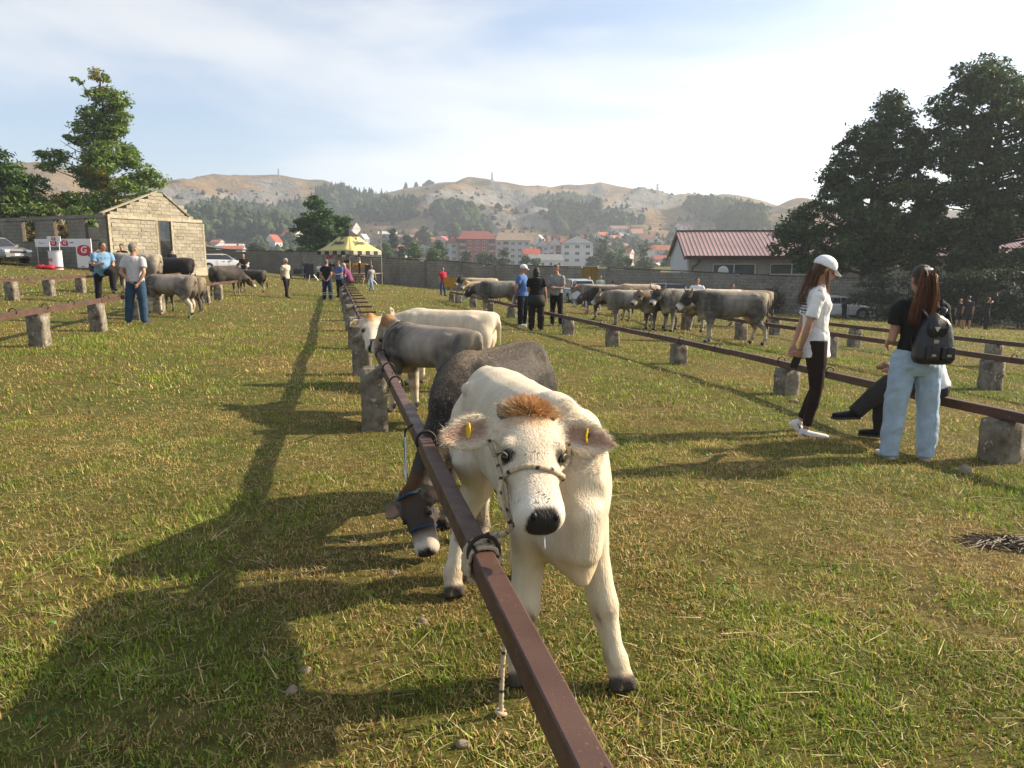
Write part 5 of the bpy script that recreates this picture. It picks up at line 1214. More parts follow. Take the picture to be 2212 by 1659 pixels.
def build_people():
    hm = attr_mat('long hair', rough=.45, var=.2, scale=20, transl=.35, spec=.5)
    pl = lambda o: (lambda p: to_world(o, p))
    # --- young woman in white cap, looking right and down
    r, D = P('young woman in white cap, white T-shirt and dark brown leggings', 1748, 938, 549, 78, 'stand', shirt=(.80, .79, .78), trousers=(.030, .019, .015), hair=(.11, .062, .032), style='long', shoes=(.74, .72, .70), female=True, cap=(.80, .80, .82), build=.86, res=.0125, head=(8, -24), wide=.0, hem=-.075, sleeve=.78, crop=True, calf_len=.86, fingers=True,
             over=dict(ua=[(.18, -.32, -1), (.18, -.36, -1)], fa=[(-.34, -.30, -.9), (-.30, -.18, -.95)], th=[(.02, .16, -1), (.05, .02, -1)], sh=[(.0, -.40, -1), (.03, -.18, -1)], lean=-3, curl=.8))
    HP, H = D['HP'], D['H']
    Z = lambda p, b, d: p + Vector((0, b, -d)) * H
    g1 = [[HP(o, f, .01), Z(HP(o * 1.15, f - .012, -.02), .01, .02), Z(HP(o * 1.2, f, -.02), .035, .075), Z(HP(o * 1.15, f, -.02), .055, .13), Z(HP(o, f, -.02), .065, .18)] for o in (-.042, -.03, -.01, .01, .03, .042) for f in (-.045, -.03, -.015)]
    g2 = [[HP(s * .043, .004, .0), Z(HP(s * .046, .010, -.02), 0, .02), Z(HP(s * .048, .010, -.02), -.004, .07), Z(HP(s * .050, .008, -.02), -.004, .125)] for s in (-1, 1)]
    strands('long_hair', g1, 520, .008 * H, .0022, hm, r, (.10, .05, .024), 1, (.22, .115, .05)); strands('front_hair', g2, 160, .006 * H, .002, hm, r, (.16, .08, .035), 2, (.30, .17, .075))
    # swoosh-like mark on the shoe side, back print
    for i, (h0, K, A, fy, s) in enumerate(D['feet']):
        lat = Vector((fy.y, -fy.x, 0)).normalized(); sd_ = lat if i == 1 else lat
        for q in (-1, 1):
            c = A - Vector((0, 0, .020)); pts = [c + fy * .075 + lat * q * .0265 + Vector((0, 0, -.002)), c + fy * .03 + lat * q * .0262 + Vector((0, 0, -.006)), c + fy * .0 + lat * q * .0245 + Vector((0, 0, .002)), c - fy * .018 + lat * q * .0222 + Vector((0, 0, .012))]
            MB().tube([p * H for p in pts], [.002 * H, .0055 * H, .004 * H, .001 * H], 6).build('shoe_mark', mat('shoe mark', (.012, .012, .014), .6), r)
    S_, E, W, ua, fa, s = D['arms'][1]; w = to_world(r, (W + fa * .06) * H)
    e = held('smartphone', 'black smartphone held behind her back by the young woman in white cap', 'phone', w, r.rotation_euler.z)
    MB().box((0, .01, -.02), (.012, .075, .15), M=Matrix.Rotation(.3, 4, 'X')).build('case', mat('phone black', (.012, .012, .013), .3, .1), e)
    MB().box((.0072, .01, -.02), (.001, .066, .138), M=Matrix.Rotation(.3, 4, 'X')).build('screen', mat('phone glass', (.01, .01, .012), .08, .1, spec=.7), e)
    bl = mat('bracelet', (.05, .02, .02), .5)
    MB().tube([(W + D['sx'] * (.018 * math.cos(q)) + D['sf'] * (.018 * math.sin(q))) * H for q in [i * math.pi / 6 for i in range(13)]], .0022, 6).build('bracelet', bl, r)
    # print on the back of the white shirt
    for k in range(5):
        z = .17 + .016 * k; a = D['tors'](z, .10, .07, 28, .013)
        pts = [a[j] for j in (18, 19, 20, 21, 22, 23, 24)]; MB().tube(pts, .004 + .003 * (k % 2), 4).build('back_print', mat('shirt print', (.05, .07, .13), .8), r)
    # --- young woman with backpack, seen from behind
    r, D = P('young woman in light blue jeans and black T-shirt, seen from behind with backpack', 1958, 992, 572, 172, 'stand', shirt=(.018, .017, .018), trousers=(.36, .46, .56), hair=(.035, .018, .012), style='pony', shoes=(.55, .50, .46), female=True, build=.98, res=.0125, wide=.014, hem=.02, sleeve=.55, fingers=True,
             over=dict(ua=[(.16, .0, -1), (.22, .10, -1)], fa=[(-.2, .9, -.2), (.18, .85, -.40)], th=[(.10, .0, -1), (.10, .02, -1)], sh=[(.03, -.02, -1), (.03, -.03, -1)], curl=.9), head=(6, -6))
    HP, H = D['HP'], D['H']
    g = [[HP(o, -.052, .045), HP(o * 1.6, -.075, .01), HP(o * 2.2 + .004, -.078, -.05), HP(o * 2.6 + .012, -.075, -.11), HP(o * 2.4 + .022, -.070, -.17), HP(o * 1.9 + .030, -.066, -.215)] for o in (-.017, -.009, 0, .009, .017)]
    strands('ponytail', g, 1000, .011 * H, .0024, hm, r, (.040, .018, .011), 3, (.34, .13, .04))
    cl = mat('hair claw', (.75, .72, .68), .3, .2)
    mb = MB()
    for i in range(5): mb.tube([HP(-.016 + .008 * i, -.064, .052), HP(-.016 + .008 * i, -.070, .040), HP(-.014 + .007 * i, -.066, .030)], [.003 * H, .0035 * H, .002 * H], 6)
    mb.tube([HP(-.02, -.068, .045), HP(.02, -.068, .045)], .003 * H, 6); mb.build('hair_claw', cl, r, True)
    MB().tube([(D['arms'][1][2] + D['sx'] * (.019 * math.cos(q)) + D['sp'] * (.019 * math.sin(q))) * H for q in [i * math.pi / 6 for i in range(13)]], .003, 6).build('bracelet', mat('gold', (.6, .42, .15), .3, .1, metal=1), r)
    build_backpack(r, D)
    # --- man sitting on the rail behind her
    b = ground_at(1925, 945); 
    seatz = .50
    rr, D3 = person('man in white shirt and dark trousers sitting on the rail behind the backpack woman', Vector((4.03, 6.82, tz(4.03, 6.82))), 1.74, -100, 'sit', shirt=(.76, .75, .78), trousers=(.040, .035, .033), hair=(.06, .05, .04), shoes=(.012, .012, .013), res=.024, sleeve=1.2, hem=-.02, seat=.52, wide=.012, over=dict(th=[(.02, 1, .06), (.05, 1, -.18)], sh=[(.0, .75, -.75), (.0, -.1, -1)], ua=[(.12, .3, -1), (.12, .3, -1)], fa=[(-.3, .9, -.1), (-.3, .9, -.1)], lean=14))
    # --- group of three at the right-hand rail
    r, D = P('man in white cap and blue T-shirt holding papers behind his back', 1128, 703, 571, 68, 'behind', shirt=(.085, .16, .36), trousers=(.012, .012, .013), hair=(.35, .32, .29), shoes=(.72, .72, .72), cap=(.74, .72, .69), build=1.12, belly=.7, res=.021, head=(18, -10), hem=-.04, wide=.008)
    w = to_world(r, (D['arms'][1][2] + Vector((0, .02, -.05))) * D['H']); e = held('paper_sheets', 'white paper sheets held by the man in the white cap', 'paper', w, r.rotation_euler.z + .2)
    MB().box((0, .03, -.07), (.26, .004, .20), M=Matrix.Rotation(.4, 4, 'Y') @ Matrix.Rotation(.2, 4, 'X')).build('sheet', mat('paper', (.78, .76, .74), .7, .05), e)
    r, D = P('dark-haired woman in black with a turquoise jacket tied round her waist', 1158, 713, 577, 176, 'stand', shirt=(.012, .011, .011), trousers=(.020, .014, .012), hair=(.010, .008, .008), style='bob', shoes=(.012, .012, .012), female=True, build=1.16, belly=.3, res=.021, hem=-.02, wide=.014, over=dict(ua=[(.14, .1, -1), (.22, .05, -1)], fa=[(-.4, .9, -.1), (.12, .35, -1)]))
    H = D['H']; tm = mat('turquoise jacket', (.02, .17, .17), .75, .3, 12, bump=.4, bscale=20); km = mat('black jacket', (.013, .012, .012), .75, .3, 12, bump=.4, bscale=20)
    jk = empty('tied_jacket', (0, 0, 0)); jk.parent = r
    mb = MB(); a0 = D['tors'](.055, .092, .07, 20, .018); a1 = D['tors'](.02, .098, .074, 20, .024); mb.rings([a0, a1], False)
    def skirt(name, j0, j1, z0, z1, ex0, ex1, m):
        mb = MB(); rs = []
        for z, ex in ((z0, ex0), ((z0 + z1) / 2, (ex0 + ex1) / 2 + .004), (z1, ex1)):
            o_ = D['tors'](z, .096, .072, 32, ex); i_ = D['tors'](z, .096, .072, 32, ex - .010); rs.append([o_[j % 32] for j in range(j0, j1)] + [i_[j % 32] for j in range(j1 - 1, j0 - 1, -1)])
        mb.rings(rs); return mb.build(name, m, r, True)
    bpy.data.objects.remove(jk)
    skirt('tied_jacket', 1, 31, .045, -.135, .016, .034, km); skirt('jacket_lining', 4, 16, .065, .015, .022, .026, tm); skirt('jacket_tail', 0, 3, .02, -.20, .03, .045, tm)
    r, D = P('man in short-sleeved grey shirt and black trousers holding a phone', 1202, 704, 571, -32, 'front', shirt=(.25, .25, .24), trousers=(.010, .010, .013), hair=(.075, .05, .035), shoes=(.03, .03, .032), res=.021, head=(-18, -10), hem=-.02, build=.98, over=dict(ua=[(.12, .05, -1), (.14, .05, -1)], fa=[(-.5, .8, .05), (-.45, .85, .05)]), sleeve=.75)
    S_, E, W, ua, fa, s = D['arms'][1]; e = held('mobile_phone', 'dark mobile phone in the hand of the man in the grey shirt', 'phone', to_world(r, (W + fa * .07) * D['H']), r.rotation_euler.z)
    MB().box((0, 0, .02), (.075, .15, .012), M=Matrix.Rotation(.5, 4, 'X')).build('case', mat('phone black', (.012, .012, .013), .3, .1), e)
    # --- two men by the left rail
    b = ground_at(226, 655); H7 = 1.78
    r, D = person('heavy man in light blue T-shirt and black tracksuit with one foot up on the rail', b, H7, 48, 'stand', shirt=(.175, .32, .50), trousers=(.012, .012, .013), hair=(.045, .03, .022), shoes=(.03, .03, .03), build=1.24, belly=1.0, res=.021, head=(28, 2), hem=-.06, wide=.006,
                over=dict(th=[(.06, .95, -.10), (.06, -.06, -1)], sh=[(.0, -.10, -1), (.02, -.10, -1)], support=1, ua=[(.18, .42, -1), (.18, .40, -1)], fa=[(-.35, .95, .05), (-.45, .9, .15)], lean=20))
    sm = mat('tracksuit stripe', (.40, .38, .40), .8)
    h0, K, A, fy, s = D['feet'][1]
    for k in (-1, 0, 1):
        MB().tube([(h0 + Vector((-.068, .012 * k, -.02))) * H7, (h0.lerp(K, .5) + Vector((-.062, .012 * k, 0))) * H7, (K + Vector((-.050, .012 * k, 0))) * H7, (K.lerp(A, .5) + Vector((-.048, .010 * k, 0))) * H7, (A + Vector((-.040, .010 * k, .02))) * H7], .0045, 5).build('stripe', sm, r)
    bag = MB(); bag.box((0, 0, 0), (.12, .30, .24), rz=.0); bo = D['tors'](.0, .1, .1, 8, 0)
    bl = empty('shoulder_bag', to_world(r, (D['pel'] + Vector((-.10, .05, .05))) * H7), r.rotation_euler.z, 'black shoulder bag slung on the man in light blue', 'bag')
    me = remesh(MB().box((0, 0, 0), (.13, .28, .23)), 'pouch', .02, 4, cols=False); link('pouch', me, mat('black nylon', (.014, .014, .018), .6, .3), bl)
    MB().box((-.068, 0, .05), (.012, .26, .12)).build('flap', mat('black nylon', (.014, .014, .018), .6, .3), bl)
    st = [(.0, .10, .10), (.14, .03, .28), (.22, -.12, .46)]; MB().tube([(-.01, -.12, .10), (.10, -.22, .16), (.20, -.22, .24)], [(.012, .004)] * 3, 6).build('strap', mat('black nylon', (.014, .014, .018), .6, .3), bl)
    r, D = P('grey-haired man in pale grey T-shirt and jeans, hands clasped behind his back', 300, 698, 525, 178, 'behind', shirt=(.50, .49, .50), trousers=(.032, .065, .115), hair=(.20, .18, .16), shoes=(.05, .05, .055), build=1.08, belly=.4, res=.021, head=(-22, 2), hem=.0, wide=.010, over=dict(th=[(.16, -.02, -1), (.06, .03, -1)], sh=[(.12, -.05, -1), (.03, -.03, -1)], fa=[(-.75, -.2, -.62), (-.45, -.22, -.9)]))
    w = to_world(r, (D['arms'][0][2]) * D['H']); e = held('note_papers', 'white note papers hanging at the rail beside the man in pale grey', 'paper', at_depth(273, 651, r.location.y + .1), .2)
    MB().box((0, 0, 0), (.12, .012, .22), M=Matrix.Rotation(-.08, 4, 'Y')).build('sheet', mat('paper', (.78, .76, .74), .7, .05), e)
    # --- people farther off
    Q = P
    Q('man taking a photograph behind the big grey cow, black T-shirt', 262, 600, 526, -5, 'phone', shirt=(.015, .015, .016), trousers=(.02, .025, .04), hair=(.03, .02, .02), depth=30)
    Q('man in dark cap and navy shirt in the ruin doorway', 370, 590, 538, 20, 'stand', shirt=(.02, .025, .05), trousers=(.02, .02, .025), cap=(.015, .015, .03), depth=40)
    Q('bald man in black T-shirt near the silver hatchback', 525, 606, 548, 25, 'front', shirt=(.016, .016, .017), trousers=(.07, .12, .2), style='bald', depth=41)
    Q('white-haired man in beige shirt and black trousers walking across the grass', 620, 643, 557, 62, 'step', shirt=(.50, .46, .36), trousers=(.012, .012, .012), hair=(.6, .58, .55), res=.034, over=dict(ua=[(.14, -.25, -1), (.14, -.25, -1)], fa=[(-.3, -.2, -.9), (-.3, -.2, -.9)]))
    wr, WD = Q('man in black T-shirt and navy work trousers with reflective bands, seen from behind', 708, 648, 560, 168, 'behind', shirt=(.013, .013, .015), trousers=(.022, .032, .085), hair=(.16, .14, .13), build=1.1, wide=.014)
    for h0, K, A, fy, s in WD['feet']:
        for t in (.38, .56): MB().tube([(K.lerp(A, t) + Vector((.054 * math.cos(q), .054 * math.sin(q), 0))) * WD['H'] for q in [i * math.pi / 8 for i in range(17)]], [(.006, .016)] * 17, 6, up=(0, 0, 1)).build('reflective_band', mat('reflective band', (.5, .52, .52), .4), wr)
    Q('man in mid-blue T-shirt standing opposite the work trousers man', 735, 642, 562, -40, 'front', shirt=(.075, .13, .30), trousers=(.013, .014, .02), hair=(.07, .05, .04), build=1.12, belly=.8, head=(-10, -20))
    q = ground_at(752, 640); person('grey-haired man in purple T-shirt sitting on the end of the centre rail', q + Vector((.12, 0, 0)), 1.7, -95, 'sit', shirt=(.20, .055, .14), trousers=(.06, .055, .06), hair=(.5, .48, .45), seat=.66, build=1.1, belly=.5, head=(0, -25), over=dict(th=[(.1, .9, -.6), (.1, .9, -.65)], sh=[(0, -.1, -1), (0, -.15, -1)], lean=22))
    Q('man in striped polo shirt and pale jeans striding past the stage', 803, 629, 571, 50, 'walk', shirt=striped('striped polo', (.05, .06, .09), (.5, .52, .52), 5.5), trousers=(.24, .32, .42), hair=(.2, .17, .15))
    Q('man in white shirt and black trousers standing against the wall right of the stage', 826, 608, 570, -10, 'stand', shirt=(.66, .66, .68), trousers=(.012, .012, .012), hair=(.04, .03, .03))
    Q('man in bright red T-shirt and jeans standing by the left end of the cow row', 957, 639, 577, 35, 'stand', shirt=(.42, .022, .05), trousers=(.04, .065, .13), hair=(.10, .08, .07), build=1.08, belly=.6)
    Q('bald man in black T-shirt against the wall left of the pale green shirt', 1273, 660, 597, -5, 'stand', shirt=(.016, .016, .017), style='bald', depth=44)
    Q('man in pale green T-shirt against the wall by the ochre door', 1297, 660, 594, 0, 'stand', shirt=(.47, .54, .44), depth=44, build=1.05)
    Q('black-haired woman in pale top against the wall, behind the pale cow', 1322, 662, 604, -60, 'stand', shirt=(.4, .35, .42), hair=(.012, .01, .01), style='bob', female=True, depth=43)
    Q('man in white polo shirt standing behind the horned grey cow', 1507, 700, 600, -25, 'stand', shirt=(.74, .74, .76), hair=(.03, .02, .018), build=1.2, belly=.6, depth=27, head=(20, 0))
    Q('boy in dark shirt behind the large grey cow', 1582, 700, 613, 30, 'stand', shirt=(.02, .028, .05), hair=(.06, .03, .02), depth=29)
    Q('person in dark clothes bending at the white car by the wall', 1825, 686, 645, 100, 'lean', shirt=(.06, .03, .03), trousers=(.012, .012, .016), H=1.6, depth=42.6)
    Q('man in dark T-shirt and shorts, left of the pair under the trees', 2070, 708, 645, 150, 'stand', shirt=(.016, .016, .02), trousers=(.02, .02, .028), shorts=True, style='bald', res=.034)
    Q('man in dark T-shirt and shorts, right of the pair under the trees', 2087, 711, 639, 160, 'stand', shirt=(.022, .024, .032), trousers=(.025, .027, .035), shorts=True, build=1.1, res=.034)
    Q('boy in black shirt with an arm raised under the trees', 2128, 712, 660, 70, 'armup', shirt=(.015, .015, .017), trousers=(.018, .018, .02), res=.034, H=1.55)
    Q('man in navy shirt and jeans pointing, by the silver saloon', 62, 566, 516, -60, 'point', shirt=(.03, .05, .11), trousers=(.10, .17, .28), build=1.05)
    Q('man in light blue shirt with back turned, by the silver saloon', 78, 566, 517, 150, 'stand', shirt=(.18, .28, .42), trousers=(.015, .015, .02), build=1.05)
    Q('boy in white T-shirt and pale shorts by the white promotion stand', 100, 566, 529, 175, 'stand', shirt=(.62, .62, .68), trousers=(.32, .38, .5), shorts=True)
    # people at the stage
    def st(label, px, foot, head, hd, pose, dp, up=0.0, **k):
        q = at_depth(px, head, dp); b = Vector((q.x, q.y, tz(q.x, q.y) + up)); person(label, b, k.pop('H', None) or tall(b, head), hd, pose, res=.04, **k)
    st('person in blue standing behind the left loudspeaker', 660, 0, 569, 20, 'lean', 60, H=1.6, shirt=(.03, .06, .16), trousers=(.02, .03, .06), over=dict(lean=25))
    st('man in white T-shirt sitting on the bench left of the stage', 690, 0, 565, 15, 'sit', 58, H=1.72, shirt=(.66, .66, .68), trousers=(.014, .014, .014), seat=.55)
    st('person in red shirt standing at the wall by the stage', 712, 0, 547, 170, 'stand', 63, .75, H=1.7, shirt=(.42, .03, .03))
    st('woman in green-grey top and pale trousers standing on the stage', 732, 0, 549, 180, 'stand', 60, .75, H=1.66, shirt=(.33, .36, .27), trousers=(.42, .30, .22), hair=(.16, .08, .04), style='long', female=True)
    st('person in black sitting at the stage table', 750, 0, 562, 0, 'sit', 60.5, .75, H=1.7, shirt=(.015, .015, .015), hair=(.4, .3, .2), seat=.47)
    st('person in pale blue sitting left at the stage table', 717, 0, 559, 20, 'sit', 60, .75, H=1.7, shirt=(.5, .54, .6), seat=.47)
    st('woman in white top and dark trousers standing right on the stage', 775, 0, 553, -60, 'front', 59.5, .75, H=1.66, shirt=(.72, .70, .66), trousers=(.015, .015, .016), hair=(.02, .015, .015), style='bob', female=True)
def build_backpack(r, D):
    H = D['H']; sp, sx, sf, pel = D['sp'], D['sx'], D['sf'], D['pel']
    lm = mat('black leather', (.012, .012, .014), .38, .3, 30, bump=.25, bscale=60, spec=.5)
    o = pel + sp * .135 - sf * .105 - sx * .028      # sf is forward; the bag hangs on the back
    org = to_world(r, o * H); bag = empty('backpack', org, r.rotation_euler.z, 'black leather backpack with a silver triangle badge, worn by the woman in jeans', 'backpack')
    # local frame of the bag: x right along sx, y back = -sf, z up
    Mx = Matrix((sx, -sf, sp)).transposed()
    p = lambda a, b, c: Mx @ Vector((a, b, c))
    mb = MB(); n = 16; rs = []
    for z, a, b in [(-.235, .10, .05), (-.225, .145, .085), (-.18, .165, .10), (-.08, .155, .098), (.02, .135, .085), (.10, .115, .07), (.145, .085, .05), (.16, .05, .03)]:
        rs.append([p(a * math.copysign(abs(math.cos(2 * math.pi * j / n)) ** .7, math.cos(2 * math.pi * j / n)), b * math.copysign(abs(math.sin(2 * math.pi * j / n)) ** .7, math.sin(2 * math.pi * j / n)) + .03, z) for j in range(n)])
    mb.rings(rs); me = remesh(mb, 'pack', .011, 2, cols=False); fold(me, .35, 4); link('pack', me, lm, bag)
    # flap
    out = [(.085 * math.sin(t) * (1 if math.cos(t) < 0 else 1), -.10 * math.cos(t) ) for t in [2 * math.pi * i / 22 for i in range(22)]]
    mb = MB(); mb.rings([[p(a + .02, y + .10 + .03 * (1 - (c / .1) ** 2) * .3 - max(0, c) * .35, c + .085) for a, c in out] for y in (0, .014)])
    fl = mb.build('flap', lm, bag, True)
    mb = MB(); rim = [p(a * 1.0 + .02, .110 + .03 * (1 - (c / .1) ** 2) * .3 - max(0, c) * .35, c + .085) for a, c in out]; mb.tube(rim + rim[:1], .004, 6); mb.build('piping', lm, fl, True)
    tri = [(-.024, .085), (.024, .085), (0, .045)]
    mb = MB(); mb.rings([[p(a + .02, .122 + y, c) for a, c in tri] for y in (0, .004)]); mb.build('triangle_badge', mat('badge silver', (.55, .55, .55), .3, .1, metal=.7), fl)
    for a in (-.075, .045):      # front pockets with straps and buckles
        mb = MB().box((0, 0, 0), (.105, .05, .11)); me = remesh(mb, 'pocket', .010, 3, cols=False); po = link('pocket', me, lm, bag); po.location = p(a, .125, -.135); po.rotation_euler = Mx.to_euler()
        mb = MB().box((0, .03, .025), (.024, .006, .075)); so = mb.build('strap', lm, po)
        mb = MB().box((0, .031, -.012), (.034, .010, .020)); mb.build('buckle', mat('buckle', (.45, .44, .42), .25, .1, metal=.9), so)
    mb = MB().box((.02, .125, -.03), (.030, .008, .10), M=Mx.to_4x4()); mb2 = MB(); mb2.rings([[p(a, .112 + y, c) for a, c in ((.005, .0), (.035, .0), (.035, -.09), (.005, -.09))] for y in (0, .006)]); mb2.build('closing_strap', lm, bag)
    mb2 = MB(); mb2.rings([[p(a, .118 + y, c) for a, c in ((.0, -.02), (.04, -.02), (.04, -.05), (.0, -.05))] for y in (0, .007)]); mb2.build('buckle', mat('buckle', (.45, .44, .42), .25, .1, metal=.9), bag)
    for s in (-1, 1):
        a0 = [p(s * .05, .0, .15), p(s * .085, -.03, .22), p(s * .10, -.12, .235), p(s * .10, -.19, .16)]
        mb = MB(); mb.tube(a0, [(.022, .006)] * 4, 8, up=tuple(sp)); mb.build('shoulder_strap', lm, bag, True)
        mb = MB(); mb.tube([p(s * .13, .02, -.20), p(s * .15, -.01, -.12), p(s * .14, -.08, -.03)], [(.010, .004)] * 3, 6); mb.build('lower_strap', lm, bag, True)
    MB().tube([p(.02 + .04 * math.cos(q), .04, .155 + .035 * math.sin(q)) for q in [i * math.pi / 8 for i in range(9)]], .006, 6).build('grab_loop', lm, bag, True)
# ------------------------------------------------------------------ the other cattle
def build_far_cattle():
    def C(label, px, feet, back, heading, coat, **k):
        b = ground_at(px, feet); h = tall(b, back) * 1.0
        k.setdefault('res', .044); return cow(label, b, heading, h, coat, **k)
    g1, g2 = 'cattle on the left side', 'row of cattle tied along the right-hand rails'
    C('brown-grey calf with white legs standing behind the man in jeans', 372, 684, 592, 172, 'dun', calf=.9, group=g1, res=.03, tail_sw=-.05, name='calf', cat='calf', turn=0, low_head=.25, stride=(.08, -.06, -.06, .08))
    C('dun cow with dark tail close behind the brown-grey calf', 398, 674, 596, 176, 'brown', calf=.5, group=g1, res=.034, low_head=.2, tail_sw=-.04)
    C('big pale grey cow standing behind the two men on the left', 296, 636, 546, 178, 'pale', group=g1, res=.034, tail_sw=.03)
    C('black cow with smooth coat next to the big pale grey cow', 378, 622, 556, 184, 'black', group=g1, low_head=.3)
    C('dark cow seen from behind, tied near the silver hatchback', 492, 640, 573, 68, 'dark', group=g1, turn=-35, low_head=.45)
    C('small dark dun calf facing left beside the cow seen from behind', 545, 632, 582, 176, 'dark', calf=.9, group=g1, name='calf', cat='calf', low_head=.35)
    C('cream cow with black head, farthest left in the right-hand row', 1040, 655, 600, 192, 'headed', group=g2, turn=20, horns=.10)
    C('tan cow with pale ringed muzzle looking at the camera, behind the dark-sided cow', 1046, 662, 608, 205, 'tan', group=g2, turn=25)
    C('cow with pale grey back and dark shoulders behind the man in the blue T-shirt', 1078, 680, 606, 183, 'grey', group=g2, low_head=.25, res=.032)
    hr, HD = C('horned brown-grey cow with a red headband behind the man in the grey shirt', 1296, 678, 614, 180, 'pale', group=g2, horns=.20, low_head=.05)
    C('dark cow with black head lowered to the second rail', 1316, 692, 618, 184, 'dark', group=g2, low_head=.3, res=.032)
    C('tan-backed cow behind the pale grey one', 1376, 684, 613, 180, 'tan', group=g2, low_head=.2)
    C('pale grey cow with short horns in the middle of the right-hand row', 1362, 705, 626, 178, 'pale', group=g2, horns=.14, low_head=.12, res=.032)
    C('brown cow with rusty poll facing the camera over the rail', 1424, 712, 626, 226, 'brown', group=g2, turn=-10, low_head=.05, res=.03)
    C('dark grey horned cow turned towards the camera beside the brown cow', 1472, 716, 623, 214, 'grey', group=g2, horns=.20, turn=8, low_head=.06, res=.03)
    C('large grey cow with pale back and dark thighs, last and nearest of the row', 1578, 741, 628, 178, 'grey', group=g2, low_head=.06, horns=.12, turn=14, res=.025, tail_sw=-.05, stride=(.06, -.06, -.10, .06), girth=.92)
    C('red and white cow behind the large grey cow', 1556, 708, 624, 178, 'pied', group=g2, low_head=.2)
    C('dark brown cow behind the rump of the large grey cow', 1612, 705, 626, 176, 'brown', group=g2, low_head=.3)
    MB().tube([HD['H'](.10, .27 * math.cos(q), -.24 + .29 * math.sin(q)) for q in [i * math.pi / 8 for i in range(17)]], [(.02, .03)] * 17, 6).build('headband', mat('red band', (.45, .03, .02), .7), hr)
